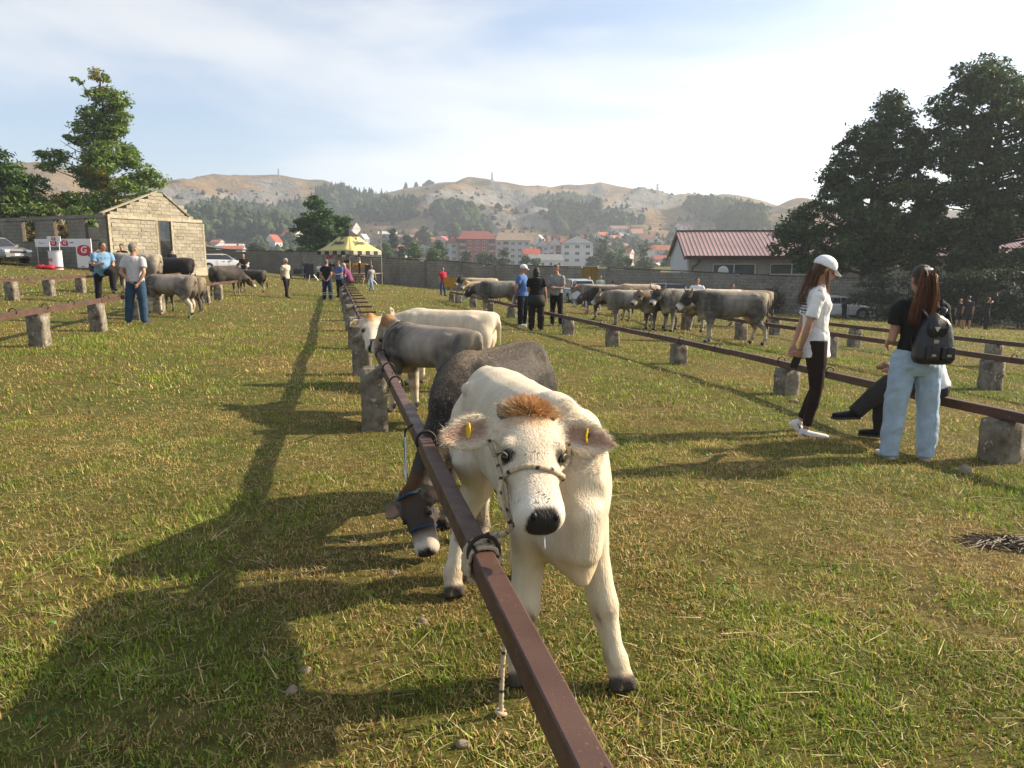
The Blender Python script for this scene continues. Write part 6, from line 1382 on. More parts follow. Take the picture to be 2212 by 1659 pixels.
    # ------------------------------------------------------------------ cars
def car(label, base, heading, L=4.2, W=1.7, Ht=1.45, paint=(.5, .5, .5), hatch=True, tailgate=False, plate=False, group=None):
    """faces +X locally; wheels on z = 0"""
    root = empty('car', base, R(heading), label, 'car', group)
    pm = mat('car paint %.2f %.2f %.2f' % paint, paint, .28, .06, 3, spec=.5, coat=.6); gl = mat('car glass', (.012, .014, .016), .06, .2, spec=.8); dk = mat('car black plastic', (.014, .014, .015), .55, .2)
    h = L / 2; zb, zs = .22, .30
    # lower body: stations along x: (x, half width, bottom, shoulder height)
    st = [(-h, .42, .42, .80), (-h + .06, .46, .30, .92), (-h + .35, .49, .24, .97), (-.6, .5, .22, .95), (.35, .5, .22, .93), (.9, .5, .22, .90), (h - .75, .49, .24, .84), (h - .22, .46, .28, .74), (h - .04, .42, .34, .62), (h, .38, .42, .55)]
    mb = MB(); rs = []
    for x, w, b, t in st:
        w = w * W; t = t * Ht / 1.45
        prof = [(-w * .92, b), (-w, b + .08), (-w * 1.0, (b + t) / 2), (-w * .97, t - .06), (-w * .90, t), (0, t + .035), (w * .90, t), (w * .97, t - .06), (w, (b + t) / 2), (w, b + .08), (w * .92, b), (0, b - .01)]
        rs.append([(x, y, z) for y, z in prof])
    mb.rings(rs); mb.build('body', pm, root, False)
    # cabin
    back = -h + (.12 if hatch else .75); A = [(back, .93), (back + (.42 if hatch else .55), Ht - .04), (-.1, Ht), (.25, Ht - .05), (1.02, .90)]
    def cab(wb, wt, inset, name, m, x0, par, thick=0):
        mb = MB(); rs = []
        for x, z in x0:
            k = (z - .9) / (Ht - .9); w = (wb + (wt - wb) * k) * W + inset; rs.append([(x, -w, z), (x, w, z)])
        vs = [p for r in rs for p in r]; n = len(rs); vs2 = [(x, y * .98, .88) for (x, y, z) in vs]
        fs = [(2 * i, 2 * i + 1, 2 * i + 3, 2 * i + 2) for i in range(n - 1)]
        m_ = MB(); m_.add(vs + vs2, fs + [(2 * i, 2 * i + 2, 2 * n + 2 * i + 2, 2 * n + 2 * i) for i in range(n - 1)] + [(2 * i + 1, 2 * n + 2 * i + 1, 2 * n + 2 * i + 3, 2 * i + 3) for i in range(n - 1)] + [(0, 2 * n, 2 * n + 1, 1), (2 * n - 2, 2 * n - 1, 4 * n - 1, 4 * n - 2)])
        return m_.build(name, m, par)
    cb = cab(.455, .365, 0, 'cabin', pm, A, root)
    # windows: slightly proud dark panes
    def side_pts(x, z, s, e=.012): k = (z - .9) / (Ht - .9); return (x, s * ((.455 + (.365 - .455) * k) * W + e), z)
    zt, zb2 = Ht - .10, .96
    for s in (-1, 1):
        for x0, x1, x2, x3 in ((back + .18, back + .50, -.12, -.08), (-.02, -.05, .22, .72)):
            pts = [side_pts(x0, zb2, s), side_pts(x1, zt, s), side_pts(x2, zt, s), side_pts(x3, zb2, s)]
            m_ = MB(); m_.add(pts + [(x, y - s * .02, z) for x, y, z in pts], [(0, 1, 2, 3), (4, 7, 6, 5), (0, 4, 5, 1), (1, 5, 6, 2), (2, 6, 7, 3), (3, 7, 4, 0)]); m_.build('side_window', gl, cb)
    def end(name, xa, za, xb, zb_, w0, w1, e):
        pts = [(xa + e, -w0, za), (xa + e, w0, za), (xb + e, w1, zb_), (xb + e, -w1, zb_)]; m_ = MB(); m_.add(pts + [(x - e * 1.5, y, z - .02) for x, y, z in pts], [(0, 1, 2, 3), (4, 7, 6, 5), (0, 4, 5, 1), (1, 5, 6, 2), (2, 6, 7, 3), (3, 7, 4, 0)]); return m_.build(name, gl, cb)
    end('windscreen', .97, .95, .34, Ht - .09, .40 * W, .34 * W, .03)
    if tailgate:
        mb = MB(); mb.box((back - .02, 0, Ht + .24), (.80, W * .74, .06), M=Matrix.Rotation(R(32), 4, 'Y')); tg = mb.build('tailgate', pm, root)
        mb = MB(); mb.box((back - .06, 0, Ht + .27), (.50, W * .60, .065), M=Matrix.Rotation(R(32), 4, 'Y')); mb.build('rear_window', gl, tg)
        MB().box((-h + .18, 0, .86), (.44, W * .72, .52)).build('boot_opening', dk, root)
        for s in (-1, 1): MB().tube([(back + .2, s * W * .33, 1.05), (back - .05, s * W * .34, Ht + .12)], .012, 6).build('gas_strut', dk, tg)
    else: end('rear_window', back + .06, 1.0, back + (.36 if hatch else .48), Ht - .10, .38 * W, .33 * W, -.03)
    for x in (-h + .78, h - .80):
        for s in (-1, 1):
            w = MB(); w.tube([(x, s * (W / 2 - .17), .31), (x, s * (W / 2 - .155), .31), (x, s * (W / 2 + .0), .31), (x, s * (W / 2 + .012), .31)], [.27, .31, .31, .28], 20); wh = w.build('wheel', mat('tyre', (.016, .016, .016), .85), root, False)
            MB().tube([(x, s * (W / 2 + .005), .31), (x, s * (W / 2 + .02), .31)], [.205, .19], 16).build('rim', mat('rim', (.42, .42, .43), .3, .2, metal=.6), wh)
            MB().tube([(x, s * (W / 2 - .20), .34), (x, s * (W / 2 + .004), .34)], [.37, .37], 20).build('wheel_arch', dk, root)
    for s in (-1, 1):
        MB().box((h - .10, s * W * .34, .66), (.16, .34, .13), rz=s * -.25).build('headlight', mat('headlamp', (.6, .62, .65), .08, .1, spec=.9), root)
        MB().box((-h + .05, s * W * .41, .80), (.10, .18, .22), rz=s * .15).build('tail_light', mat('tail lamp', (.35, .012, .01), .2, .1), root)
        MB().box((.72, s * (W / 2 + .07), .98), (.10, .16, .11)).build('mirror', pm, root)
        for x in (-.62, .35): MB().box((x, s * W * .502, .62), (.012, .012, .58)).build('door_gap', dk, root)
        MB().box((-.05, s * W * .508, .80), (.14, .02, .03)).build('door_handle', dk, root)
    MB().box((h - .02, 0, .60), (.06, W * .50, .11)).build('grille', dk, root); MB().box((h - .05, 0, .40), (.14, W * .80, .14)).build('bumper', pm, root); MB().box((h + .0, 0, .34), (.07, W * .55, .07)).build('air_intake', dk, root)
    MB().box((-h + .02, 0, .45), (.12, W * .84, .16)).build('rear_bumper', pm, root)
    MB().box((h + .03, 0, .46), (.02, .50, .11)).build('number_plate', mat('number plate', (.66, .66, .64), .5, .1), root)
    return root
def build_cars():
    def at(px, py): return ground_at(px, py)
    b = at(-14, 568); car('silver-grey saloon at the left edge, front towards the white stand', b, -24, 4.7, 1.75, 1.46, (.20, .20, .20), hatch=False, group='parked cars')
    b2 = b + Vector((-4.2, 4.5, 0)); b2.z = tz(b2.x, b2.y); car('white car half hidden behind the silver-grey saloon', b2, 12, 4.2, 1.7, 1.5, (.62, .64, .6), tailgate=True, group='parked cars')
    b = at(480, 585); car('silver hatchback with its tailgate open beside the ruin', b, 38, 4.15, 1.73, 1.44, (.52, .54, .57), tailgate=True, group='parked cars')
    b = at_depth(1808, 684, 44.2); b.z = tz(b.x, b.y); car('old white hatchback by the wall, behind the woman in white cap', b, -6, 3.98, 1.66, 1.38, (.58, .58, .56), group='parked cars')
    q = at_depth(1243, 640, 45); car('pale silver car parked by the ochre door, roof above the cows', Vector((q.x, q.y, tz(q.x, q.y))), 100, 4.1, 1.7, 1.5, (.48, .54, .60), group='parked cars')
    q = at_depth(1412, 640, 40); car('dark blue car showing between the cows near the wall', Vector((q.x, q.y, tz(q.x, q.y))), 175, 4.1, 1.7, 1.42, (.03, .06, .12), group='parked cars')
# ------------------------------------------------------------------ masonry
def block_mat(name, a, b, stain=.45):
    if name in MATS: return MATS[name]
    m, t, bs, L = node_mat(name); bs.inputs['Roughness'].default_value = .95; bs.inputs['Specular IOR Level'].default_value = .1
    tc = t.nodes.new('ShaderNodeTexCoord'); oi = t.nodes.new('ShaderNodeObjectInfo'); at = t.nodes.new('ShaderNodeAttribute'); at.attribute_name = 'Col'
    gm = t.nodes.new('ShaderNodeNewGeometry')
    def nz(sc, v): n = t.nodes.new('ShaderNodeTexNoise'); n.inputs['Scale'].default_value = sc; n.inputs['Detail'].default_value = 5; L(v, n.inputs['Vector']); return n.outputs['Fac']
    r = t.nodes.new('ShaderNodeValToRGB'); r.color_ramp.elements[0].position = .3; r.color_ramp.elements[1].position = .7; r.color_ramp.elements[0].color = (*b, 1); r.color_ramp.elements[1].color = (*a, 1); L(nz(.9, gm.outputs['Position']), r.inputs[0])
    r2 = t.nodes.new('ShaderNodeValToRGB'); r2.color_ramp.elements[0].color = (1 - stain, 1 - stain, 1 - stain, 1); r2.color_ramp.elements[1].color = (1.1, 1.1, 1.1, 1); r2.color_ramp.elements[0].position = .3; r2.color_ramp.elements[1].position = .62; L(nz(9, gm.outputs['Position']), r2.inputs[0])
    mr = t.nodes.new('ShaderNodeMapRange'); mr.inputs[3].default_value = .8; mr.inputs[4].default_value = 1.12; L(oi.outputs['Random'], mr.inputs[0])
    m1 = t.nodes.new('ShaderNodeMix'); m1.data_type = 'RGBA'; m1.blend_type = 'MULTIPLY'; m1.inputs[0].default_value = 1; L(r.outputs[0], m1.inputs[6]); L(r2.outputs[0], m1.inputs[7])
    m2 = t.nodes.new('ShaderNodeMix'); m2.data_type = 'RGBA'; m2.blend_type = 'MULTIPLY'; m2.inputs[0].default_value = 1; L(m1.outputs[2], m2.inputs[6]); L(mr.outputs[0], m2.inputs[7]); L(m2.outputs[2], bs.inputs['Base Color'])
    bp = t.nodes.new('ShaderNodeBump'); bp.inputs['Strength'].default_value = .3; bp.inputs['Distance'].default_value = .02; L(nz(22, gm.outputs['Position']), bp.inputs['Height']); L(bp.outputs[0], bs.inputs['Normal'])
    MATS[name] = m; return m
_BLK = {}
def block_mesh(bl, bh, th, k):
    key = (round(bl, 2), round(bh, 2), round(th, 2), k)
    if key in _BLK: return _BLK[key]
    rng = random.Random(hash(key) & 0xffff); bm = bmesh.new(); bmesh.ops.create_cube(bm, size=1)
    for v in bm.verts: v.co = Vector((v.co.x * (bl - .016), v.co.y * th, v.co.z * (bh - .016))) + Vector((rng.uniform(-.006, .006), rng.uniform(-.012, .012), rng.uniform(-.005, .005)))
    me = bpy.data.meshes.new('block'); bm.to_mesh(me); bm.free(); _BLK[key] = me; return me
def masonry(wall, length, height_f, openings, m, bl=.42, bh=.215, th=.20, limit=300, base_f=lambda x: 0, order=None, seed=1):
    """block courses for a wall whose local x runs along it; the first `limit` (nearest) become single parts, the rest one joined part"""
    rng = random.Random(seed); cells = []
    rows = int(max(height_f(x * .5) for x in range(int(length * 2) + 1)) / bh) + 1
    for r in range(rows):
        z = r * bh; off = (r % 2) * bl / 2; x = -off
        while x < length - .02:
            a, b = max(x, 0), min(x + bl, length); x += bl
            if b - a < .08: continue
            c = (a + b) / 2
            if z + bh > height_f(c) + .10: continue
            segs = [(a, b)]
            for (o0, o1, z0, z1) in openings:
                if z + bh * .5 > z0 and z + bh * .5 < z1:
                    ns = []
                    for s0, s1 in segs:
                        if s1 <= o0 or s0 >= o1: ns.append((s0, s1)); continue
                        if s0 < o0 - .05: ns.append((s0, o0))
                        if s1 > o1 + .05: ns.append((o1, s1))
                    segs = ns
            for s0, s1 in segs: cells.append(((s0 + s1) / 2, z + bh / 2 + base_f(c), s1 - s0))
    if order: cells.sort(key=order)
    rest = MB()
    for i, (c, z, w) in enumerate(cells):
        j = rng.uniform(-.012, .012)
        if i < limit:
            ww = bl if abs(w - bl) < .03 else w
            o = link('block', block_mesh(ww, bh, th, rng.randrange(3) if ww == bl else 0), m, wall); o.location = (c, j, z)
        else: rest.box((c, j, z), (w - .016, th, bh - .016))
    if rest.v:
        o = rest.build('blocks', m, wall); o['kind'] = 'stuff'
def wall_frame(name, A, B, parent=None, z=None):
    """an Empty whose local x runs from A to B on the ground"""
    A, B = Vector(A), Vector(B); d = B - A; o = empty(name, (A.x, A.y, A.z), math.atan2(d.y, d.x))
    if parent: o.parent = parent
    return o, math.hypot(d.x, d.y)
def build_ruin():
    Lc = at_depth(240, 580, 42.5); Rc = at_depth(445, 583, 48.5); Lc.z = tz(Lc.x, Lc.y); Rc.z = tz(Rc.x, Rc.y)
    z0 = min(Lc.z, Rc.z) - .1; gx = Vector((Rc.x - Lc.x, Rc.y - Lc.y, 0)); W = gx.length; gx.normalize(); lx = Vector((-gx.y, gx.x, 0))     # long side runs back-left
    if lx.x > 0: lx = -lx
    ruin = empty('ruined_house', (Lc.x, Lc.y, z0), 0, 'roofless ruin of grey concrete blocks with a stepped gable on the left', 'building')
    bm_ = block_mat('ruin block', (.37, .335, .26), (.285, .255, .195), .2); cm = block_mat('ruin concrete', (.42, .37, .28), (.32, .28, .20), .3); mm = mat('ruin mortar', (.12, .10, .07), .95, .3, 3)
    Hw = tall(Vector((Lc.x, Lc.y, z0)), 462); pk = tall(Vector(((Lc + Rc) / 2).to_tuple()[:2] + (z0,)), 413)
    PL = .62        # plinth
    def frame(A, d, name): o = empty(name, A - ruin.location, math.atan2(d.y, d.x)); o.parent = ruin; return o
    A0 = Vector((Lc.x, Lc.y, z0))
    g = frame(A0, gx, 'gable_wall')
    def gh(x):
        t = x / W
        if t < .52: return Hw - PL + (pk - Hw) * (t / .52)
        if t < .80: return Hw - PL + (pk - Hw) * max(0, (1 - (t - .52) / .48))
        return Hw - PL + (.12 if t < .86 else -.02 if t < .93 else -.18)
    def d2x(px): return (px - 240) / (445 - 240) * W * (1 + .10 * (1 - (px - 240) / 205.) * -1)
    dx0, dx1 = W * .487, W * .625; dz1 = Hw - PL - .22
    masonry(g, W, gh, [(dx0, dx1, 0, dz1), (0, W, dz1 + .0, dz1 + .20), (0, .16, 0, 9), (W - .12, W, 0, Hw - PL), (dx0 - .16, dx0, 0, dz1), (dx1, dx1 + .16, 0, dz1)], bm_, base_f=lambda x: PL, seed=3, limit=290)
    def bx(name, x0, x1, y, t, za, zb, m, par): return MB().box(((x0 + x1) / 2, y, (za + zb) / 2), (x1 - x0, t, zb - za)).build(name, m, par)
    bx('plinth', -.02, W + .02, .0, .26, 0, PL - .004, cm, g)
    for x0, x1, za, zb in [(.004, .156, PL, Hw - .02), (W - .116, W - .004, PL, Hw - .30), (dx0 - .156, dx0 - .004, PL, PL + dz1), (dx1 + .004, dx1 + .156, PL, PL + dz1)]: bx('column', x0, x1, 0, .215, za, zb, cm, g)
    bx('ring_beam', .16, W - .12, 0, .212, PL + dz1 + .004, PL + dz1 + .196, cm, g)
    bk = MB(); n = 24
    for i in range(n):
        xa, xb = W * i / n, W * (i + 1) / n
        xm = (xa + xb) / 2
        if dx0 - .05 < xm < dx1 + .05: bk.box((xm, 0, PL + (dz1 + gh(xm)) / 2 - .05), (xb - xa, .15, max(.05, gh(xm) - dz1 - .2)))
        else: bk.box((xm, 0, PL + (gh(xm) - .16) / 2), (xb - xa, .15, gh(xm) - .16))
    bk.build('mortar_core', mm, g)
    # coping slabs left on the gable slopes
    for a, b, nm in ((-.05, .50, 1), (.56, .83, 2)):
        x0, x1 = W * a, W * b; za, zb = PL + gh(max(x0, 0)) + .0, PL + gh(x1)
        mb = MB(); mb.add([(x0, -.17, za), (x1, -.17, zb), (x1, .17, zb), (x0, .17, za), (x0, -.17, za + .07), (x1, -.17, zb + .07), (x1, .17, zb + .07), (x0, .17, za + .07)], [(0, 3, 2, 1), (4, 5, 6, 7), (0, 1, 5, 4), (1, 2, 6, 5), (2, 3, 7, 6), (3, 0, 4, 7)]); mb.build('coping', cm, g)
    # long wall with window openings
    LL = 16.0; lw = frame(A0, lx, 'side_wall')
    ops = []
    def sx(px):      # along the long wall where a column of the picture meets it
        d = ray(px, 500); a = Vector((d.x, d.y)); o = Vector((A0.x, A0.y)); v = Vector((lx.x, lx.y))
        det = a.x * -v.y + v.x * a.y; return (a.x * -o.y + a.y * o.x) / det * -1 if False else ((o.x * a.y - o.y * a.x) / (v.y * a.x - v.x * a.y))
    zb, zt = Hw - .20 - 1.25, Hw - .22
    for p0, p1 in ((188, 217), (121, 150), (52, 79), (-30, 4)): ops.append((sx(p1), sx(p0), zb - PL * 0, zt))
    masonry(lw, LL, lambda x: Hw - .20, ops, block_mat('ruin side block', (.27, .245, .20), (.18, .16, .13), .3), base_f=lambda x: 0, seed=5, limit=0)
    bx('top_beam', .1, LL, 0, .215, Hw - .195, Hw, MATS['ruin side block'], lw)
    xs = [0] + [v for o in sorted(ops) for v in o[:2]] + [LL]; mb = MB()
    for i in range(0, len(xs), 2): mb.box(((xs[i] + xs[i + 1]) / 2, 0, (Hw - .2) / 2), (xs[i + 1] - xs[i], .15, Hw - .2))
    for o in ops: mb.box(((o[0] + o[1]) / 2, 0, zb / 2), (o[1] - o[0], .15, zb))
    mb.build('mortar_core', mm, lw)
    # back walls and inner partition so that daylight only comes through openings
    o = frame(A0 + gx * W, lx, 'rear_wall'); masonry(o, LL, lambda x: Hw - .3 - (1.1 if 3 < x < 9 else 0), [(4, 5.2, .9, 2.2)], bm_, seed=8, limit=0); MB().box((LL / 2, 0, .7), (LL, .15, 1.4)).build('mortar_core', mm, o)
    o = frame(A0 + lx * 3.0, gx, 'cross_wall'); masonry(o, W, lambda x: 2.4 - 1.2 * abs(math.sin(x * 1.1)), [], bm_, seed=9, limit=0)
    # rubble in the doorway
    rb = MB(); rng = random.Random(4)
    for i in range(14): rb.box((rng.uniform(dx0, dx1), rng.uniform(.5, 1.2), PL + rng.uniform(0, .6)), (.35, .2, .18), M=Matrix.Rotation(rng.uniform(0, 3), 4, 'X') @ Matrix.Rotation(rng.uniform(0, 3), 4, 'Z'))
    o = rb.build('rubble', bm_, g); o['kind'] = 'stuff'
    return A0, gx, lx, W, Hw
WALLP = [Vector((-38, 79.8, 0)), Vector((-23.2, 73.6, 0)), Vector((-4.2, 60.6, 0)), Vector((22.7, 46.9, 0)), Vector((60, 28.0, 0))]
def build_wall():
    m = block_mat('wall block', (.29, .265, .225), (.19, .17, .14), .3); mm = mat('wall mortar', (.09, .08, .065), .95, .3, 2)
    tops = [(-200, 541), (545, 541), (744, 546), (745, 551), (834, 557), (1010, 566), (1011, 571), (1300, 577), (1690, 596), (2212, 612), (2600, 640)]
    def top_h(x, y):
        px = project((x, y, 0))[0]; py = np.interp(px, [t[0] for t in tops], [t[1] for t in tops]); b = Vector((x, y, tz(x, y))); return tall(b, py)
    labels = ['far left stretch of the grey block wall, behind the silver hatchback', 'grey block wall behind the stage and the yellow parasol', 'long grey block wall behind the row of cows, with an ochre door', 'shaded block wall under the dark trees at the right']
    for i in range(4):
        A, B = WALLP[i].copy(), WALLP[i + 1].copy(); A.z = B.z = 0; d = B - A; L_ = d.length; u = d.normalized()
        root = empty('block_wall', A, math.atan2(d.y, d.x), labels[i], 'wall', 'stretches of the block wall')
        hs = []
        for k in range(int(L_ / 3.2) + 2):
            s = min(k * 3.2, L_); p = A + u * s; zg = tz(p.x, p.y); hs.append((s, zg - .15, zg + max(1.9, min(2.7, top_h(p.x, p.y)))))
        S_ = [h[0] for h in hs]; base = lambda x: float(np.interp(x, S_, [h[1] for h in hs])); topz = lambda x: float(np.interp(x, S_, [h[2] for h in hs]))
        zmin = min(h[1] for h in hs)
        rngn = random.Random(i)
        ops = []
        if i == 2:
            xd = min(((project(A + u * (q * .1) + Vector((0, 0, -1)))[0] - 1275) ** 2, q * .1) for q in range(int(L_ * 10)))[1]; ops = [(xd - .62, xd + .62, base(xd) - zmin, topz(xd) - zmin - .05)]
        # courses follow level beds from zmin
        masonry(root, L_, lambda x: topz(x) - zmin - .05, ops, m, base_f=lambda x: zmin, limit=(0, 40, 255, 0)[i] if not QUICK else 0, order=lambda c: -(c[0] if i < 3 else -c[0]) , seed=20 + i, th=.22)
        core = MB()
        for k in range(len(hs) - 1):
            x0, x1 = hs[k][0], hs[k + 1][0]
            if x1 - x0 < .05: continue
            xs_ = [x0] + [q for o in ops for q in o[:2] if x0 < q < x1] + [x1]
            for a, b in zip(xs_[:-1], xs_[1:]):
                if any(o[0] - .01 < (a + b) / 2 < o[1] + .01 for o in ops): continue
                zt_ = min(topz(a), topz(b)) - .1; core.box(((a + b) / 2, 0, (zmin - .5 + zt_) / 2), (b - a, .16, zt_ - zmin + .5))
        core.build('mortar_core', mm, root)
        cp = block_mat('wall coping', (.16, .145, .12), (.07, .062, .05), .6)
        for k in range(len(hs) - 1):
            x0, x1 = hs[k][0], hs[k + 1][0]
            if x1 - x0 < .05 or any(o[0] - 1 < (x0 + x1) / 2 < o[1] + 1 for o in ops): continue
            za, zb = topz(x0) - .045, topz(x1) - .045 + rngn.uniform(-.03, .03); mb = MB(); mb.add([(x0 + .01, -.14, za), (x1 - .01, -.14, zb), (x1 - .01, .14, zb), (x0 + .01, .14, za), (x0 + .01, -.14, za + .08), (x1 - .01, -.14, zb + .08), (x1 - .01, .14, zb + .08), (x0 + .01, .14, za + .08)], [(0, 3, 2, 1), (4, 5, 6, 7), (0, 1, 5, 4), (1, 2, 6, 5), (2, 3, 7, 6), (3, 0, 4, 7)]); mb.build('coping', cp, root)
            MB().box((x0, -.02, (base(x0) + topz(x0)) / 2 - .1), (.24, .25, topz(x0) - base(x0) + .1)).build('pillar', block_mat('wall pillar', (.27, .245, .205), (.18, .16, .135), .4), root)
        if i == 2:
            dr = empty('door', (xd, -.05, base(xd))); dr.parent = root; hh = topz(xd) - base(xd) + .02
            MB().box((0, 0, hh / 2), (1.1, .06, hh)).build('leaf', mat('ochre metal', (.30, .165, .018), .6, .35, 3, bump=.1), dr)
            for s in (-1, 1): MB().box((s * .575, -.01, hh / 2), (.07, .10, hh)).build('jamb', mat('ochre metal', (.30, .165, .018), .6, .35, 3), dr)
            MB().box((0, -.01, hh + .02), (1.24, .10, .06)).build('lintel', mat('pale steel', (.45, .47, .45), .5), dr)
    # ivy and scrub in the tree shade
def build_red_roof():
    A, B = at_depth(1487, 590, 62), at_depth(2330, 600, 60); A.z = tz(A.x, A.y) - .5; B.z = A.z; d = (B - A); L_ = math.hypot(d.x, d.y); rz = math.atan2(d.y, d.x)
    root = empty('long_building', (A.x, A.y, A.z), rz, 'long grey rendered building with a ribbed dull red metal roof, behind the wall', 'building')
    base = Vector((A.x, A.y, A.z)); He = tall(base, 551); Hr_ = tall(Vector((A.x - .5, A.y + 4, A.z)), 499); DP = 9.0
    wm = mat('grey render', (.30, .285, .26), .95, .5, .8, bump=.3, bscale=12, col2=(.20, .19, .17)); wh = mat('white panel', (.55, .56, .58), .7, .1)
    def bx(n, c, s, m, p=root): return MB().box(c, s).build(n, m, p)
    # front wall with window holes: pieces
    wins = [(2.0, 5.55), (6.75, 10.35), (14.6, 15.7)]; zt = He - .72
    zb2 = [He - 1.62, He - 1.62, He - 1.75]
    x = 0.0
    for i, (w0, w1) in enumerate(wins):
        bx('wall', ((x + w0) / 2, 0, He / 2), (w0 - x, .3, He), wm); bx('wall', ((w0 + w1) / 2, .002, (zt + He) / 2), (w1 - w0, .3, He - zt), wm); bx('wall', ((w0 + w1) / 2, .002, zb2[i] / 2), (w1 - w0, .3, zb2[i]), wm); x = w1
        wf = empty('window', ((w0 + w1) / 2, -.06, (zb2[i] + zt) / 2)); wf.parent = root; ww, hh = w1 - w0, zt - zb2[i]; fm = mat('white frame', (.68, .70, .70), .5, .1)
        for c, s in (((0, 0, hh / 2 - .03), (ww, .08, .06)), ((0, 0, -hh / 2 + .03), (ww, .08, .06)), ((-ww / 2 + .03, .001, 0), (.06, .08, hh)), ((ww / 2 - .03, .001, 0), (.06, .08, hh)), ((0, .002, 0), (.07, .08, hh))): MB().box(c, s).build('frame', fm, wf)
        for s in (-1, 1): MB().box((s * ww / 4, .10, 0), (ww / 2 - .1, .02, hh - .1)).build('pane', mat('dusty glass', (.10, .115, .13), .12, .3, 1.5, spec=.7), wf)
    bx('wall', ((x + L_) / 2, 0, He / 2), (L_ - x, .3, He), wm)
    # gable end (left), whitewashed
    mb = MB(); mb.prism([(0, 0), (DP, 0), (DP, He), (DP / 2, Hr_ - .1), (0, He)], -.16, .0, 'x'); mb.build('gable', wh, root)
    bx('rear_wall', (L_ / 2, DP, He / 2), (L_, .3, He), wm)
    MB().box((-.18, 2.2, He - 1.9), (.05, 1.6, .9)).build('gable_window', mat('dusty glass', (.10, .115, .13), .12, .3, 1.5, spec=.7), root)
    # ribbed roof: trapezoidal ridges running down the slope
    rm = mat('red metal roof', (.40, .27, .26), .45, .25, .25, spec=.4)
    def slope(y0, z0, y1, z1, name):
        n = int((L_ + .8) / .36); vs, fs = [], []; nx = Vector((0, -(z1 - z0), (y1 - y0))).normalized()
        if nx.z < 0: nx = -nx
        k = 0
        for i in range(n):
            xa = -.45 + i * .36
            for dx, hgt in ((0, 0), (.20, 0), (.235, .035), (.325, .035)):
                for (y, z) in ((y0, z0), (y1, z1)): vs.append(Vector((xa + dx, y, z)) + nx * hgt)
        m_ = len(vs) // 2; fs = [(2 * i, 2 * i + 2, 2 * i + 3, 2 * i + 1) for i in range(m_ - 1)]
        b = MB(); b.add(vs, fs); o = b.build(name, rm, root); md = o.modifiers.new('t', 'SOLIDIFY'); md.thickness = .03; return o
    slope(-.55, He - .12, DP / 2, Hr_, 'roof'); slope(DP + .55, He - .12, DP / 2, Hr_, 'roof')
    tr = mat('dark red trim', (.075, .03, .03), .5)
    bx('fascia', (L_ / 2 - .2, -.53, He - .20), (L_ + .4, .06, .30), tr); bx('ridge_cap', (L_ / 2 - .2, DP / 2, Hr_ + .06), (L_ + .5, .34, .05), tr)
    for y0, y1 in ((-.5, DP / 2), (DP / 2, DP + .5)):
        za, zb_ = (He - .2, Hr_ - .06) if y0 < 0 else (Hr_ - .06, He - .2); MB().add([(-.47, y0, za), (-.47, y1, zb_), (-.41, y1, zb_), (-.41, y0, za), (-.47, y0, za - .22), (-.47, y1, zb_ - .22), (-.41, y1, zb_ - .22), (-.41, y0, za - .22)], [(0, 1, 2, 3), (4, 7, 6, 5), (0, 4, 5, 1), (1, 5, 6, 2), (2, 6, 7, 3), (3, 7, 4, 0)]).build('barge_board', mat('ochre board', (.16, .11, .06), .8) if y0 > 0 else tr, root)
    MB().tube([(.9, -.5, He - .3), (.6, -.36, He - .8), (.3, -.2, He - 1.0), (.3, -.2, .3)], .07, 8).build('downpipe', tr, root, True)
    e = empty('satellite_dish', root.matrix_world @ Vector((0, 0, 0)) if False else (A.x + 1.0, A.y - 1.2, A.z), 0, 'pale satellite dish in front of the left window of the long building', 'satellite dish')
    mb = MB(); rs = []
    for q in range(5): rs.append([(.45 * q / 4 * math.cos(t) + .0, -.12 + .12 * (q / 4) ** 2 - .0, He - 1.35 + .45 * q / 4 * math.sin(t)) for t in [i * math.pi / 8 for i in range(16)]])
    rs2 = [[(x, y + .02, z) for x, y, z in r] for r in rs[::-1]]; mb.rings(rs[1:] + rs2[:-1]); dsh = mb.build('reflector', mat('dish', (.6, .62, .62), .5), e, True); dsh.location = (1.6, 0, 0)
    MB().tube([(1.6, .02, He - 1.4), (1.6, .3, He - 1.5), (1.6, .3, 0)], .03, 6).build('mast', mat('dish arm', (.3, .3, .3), .5), e)

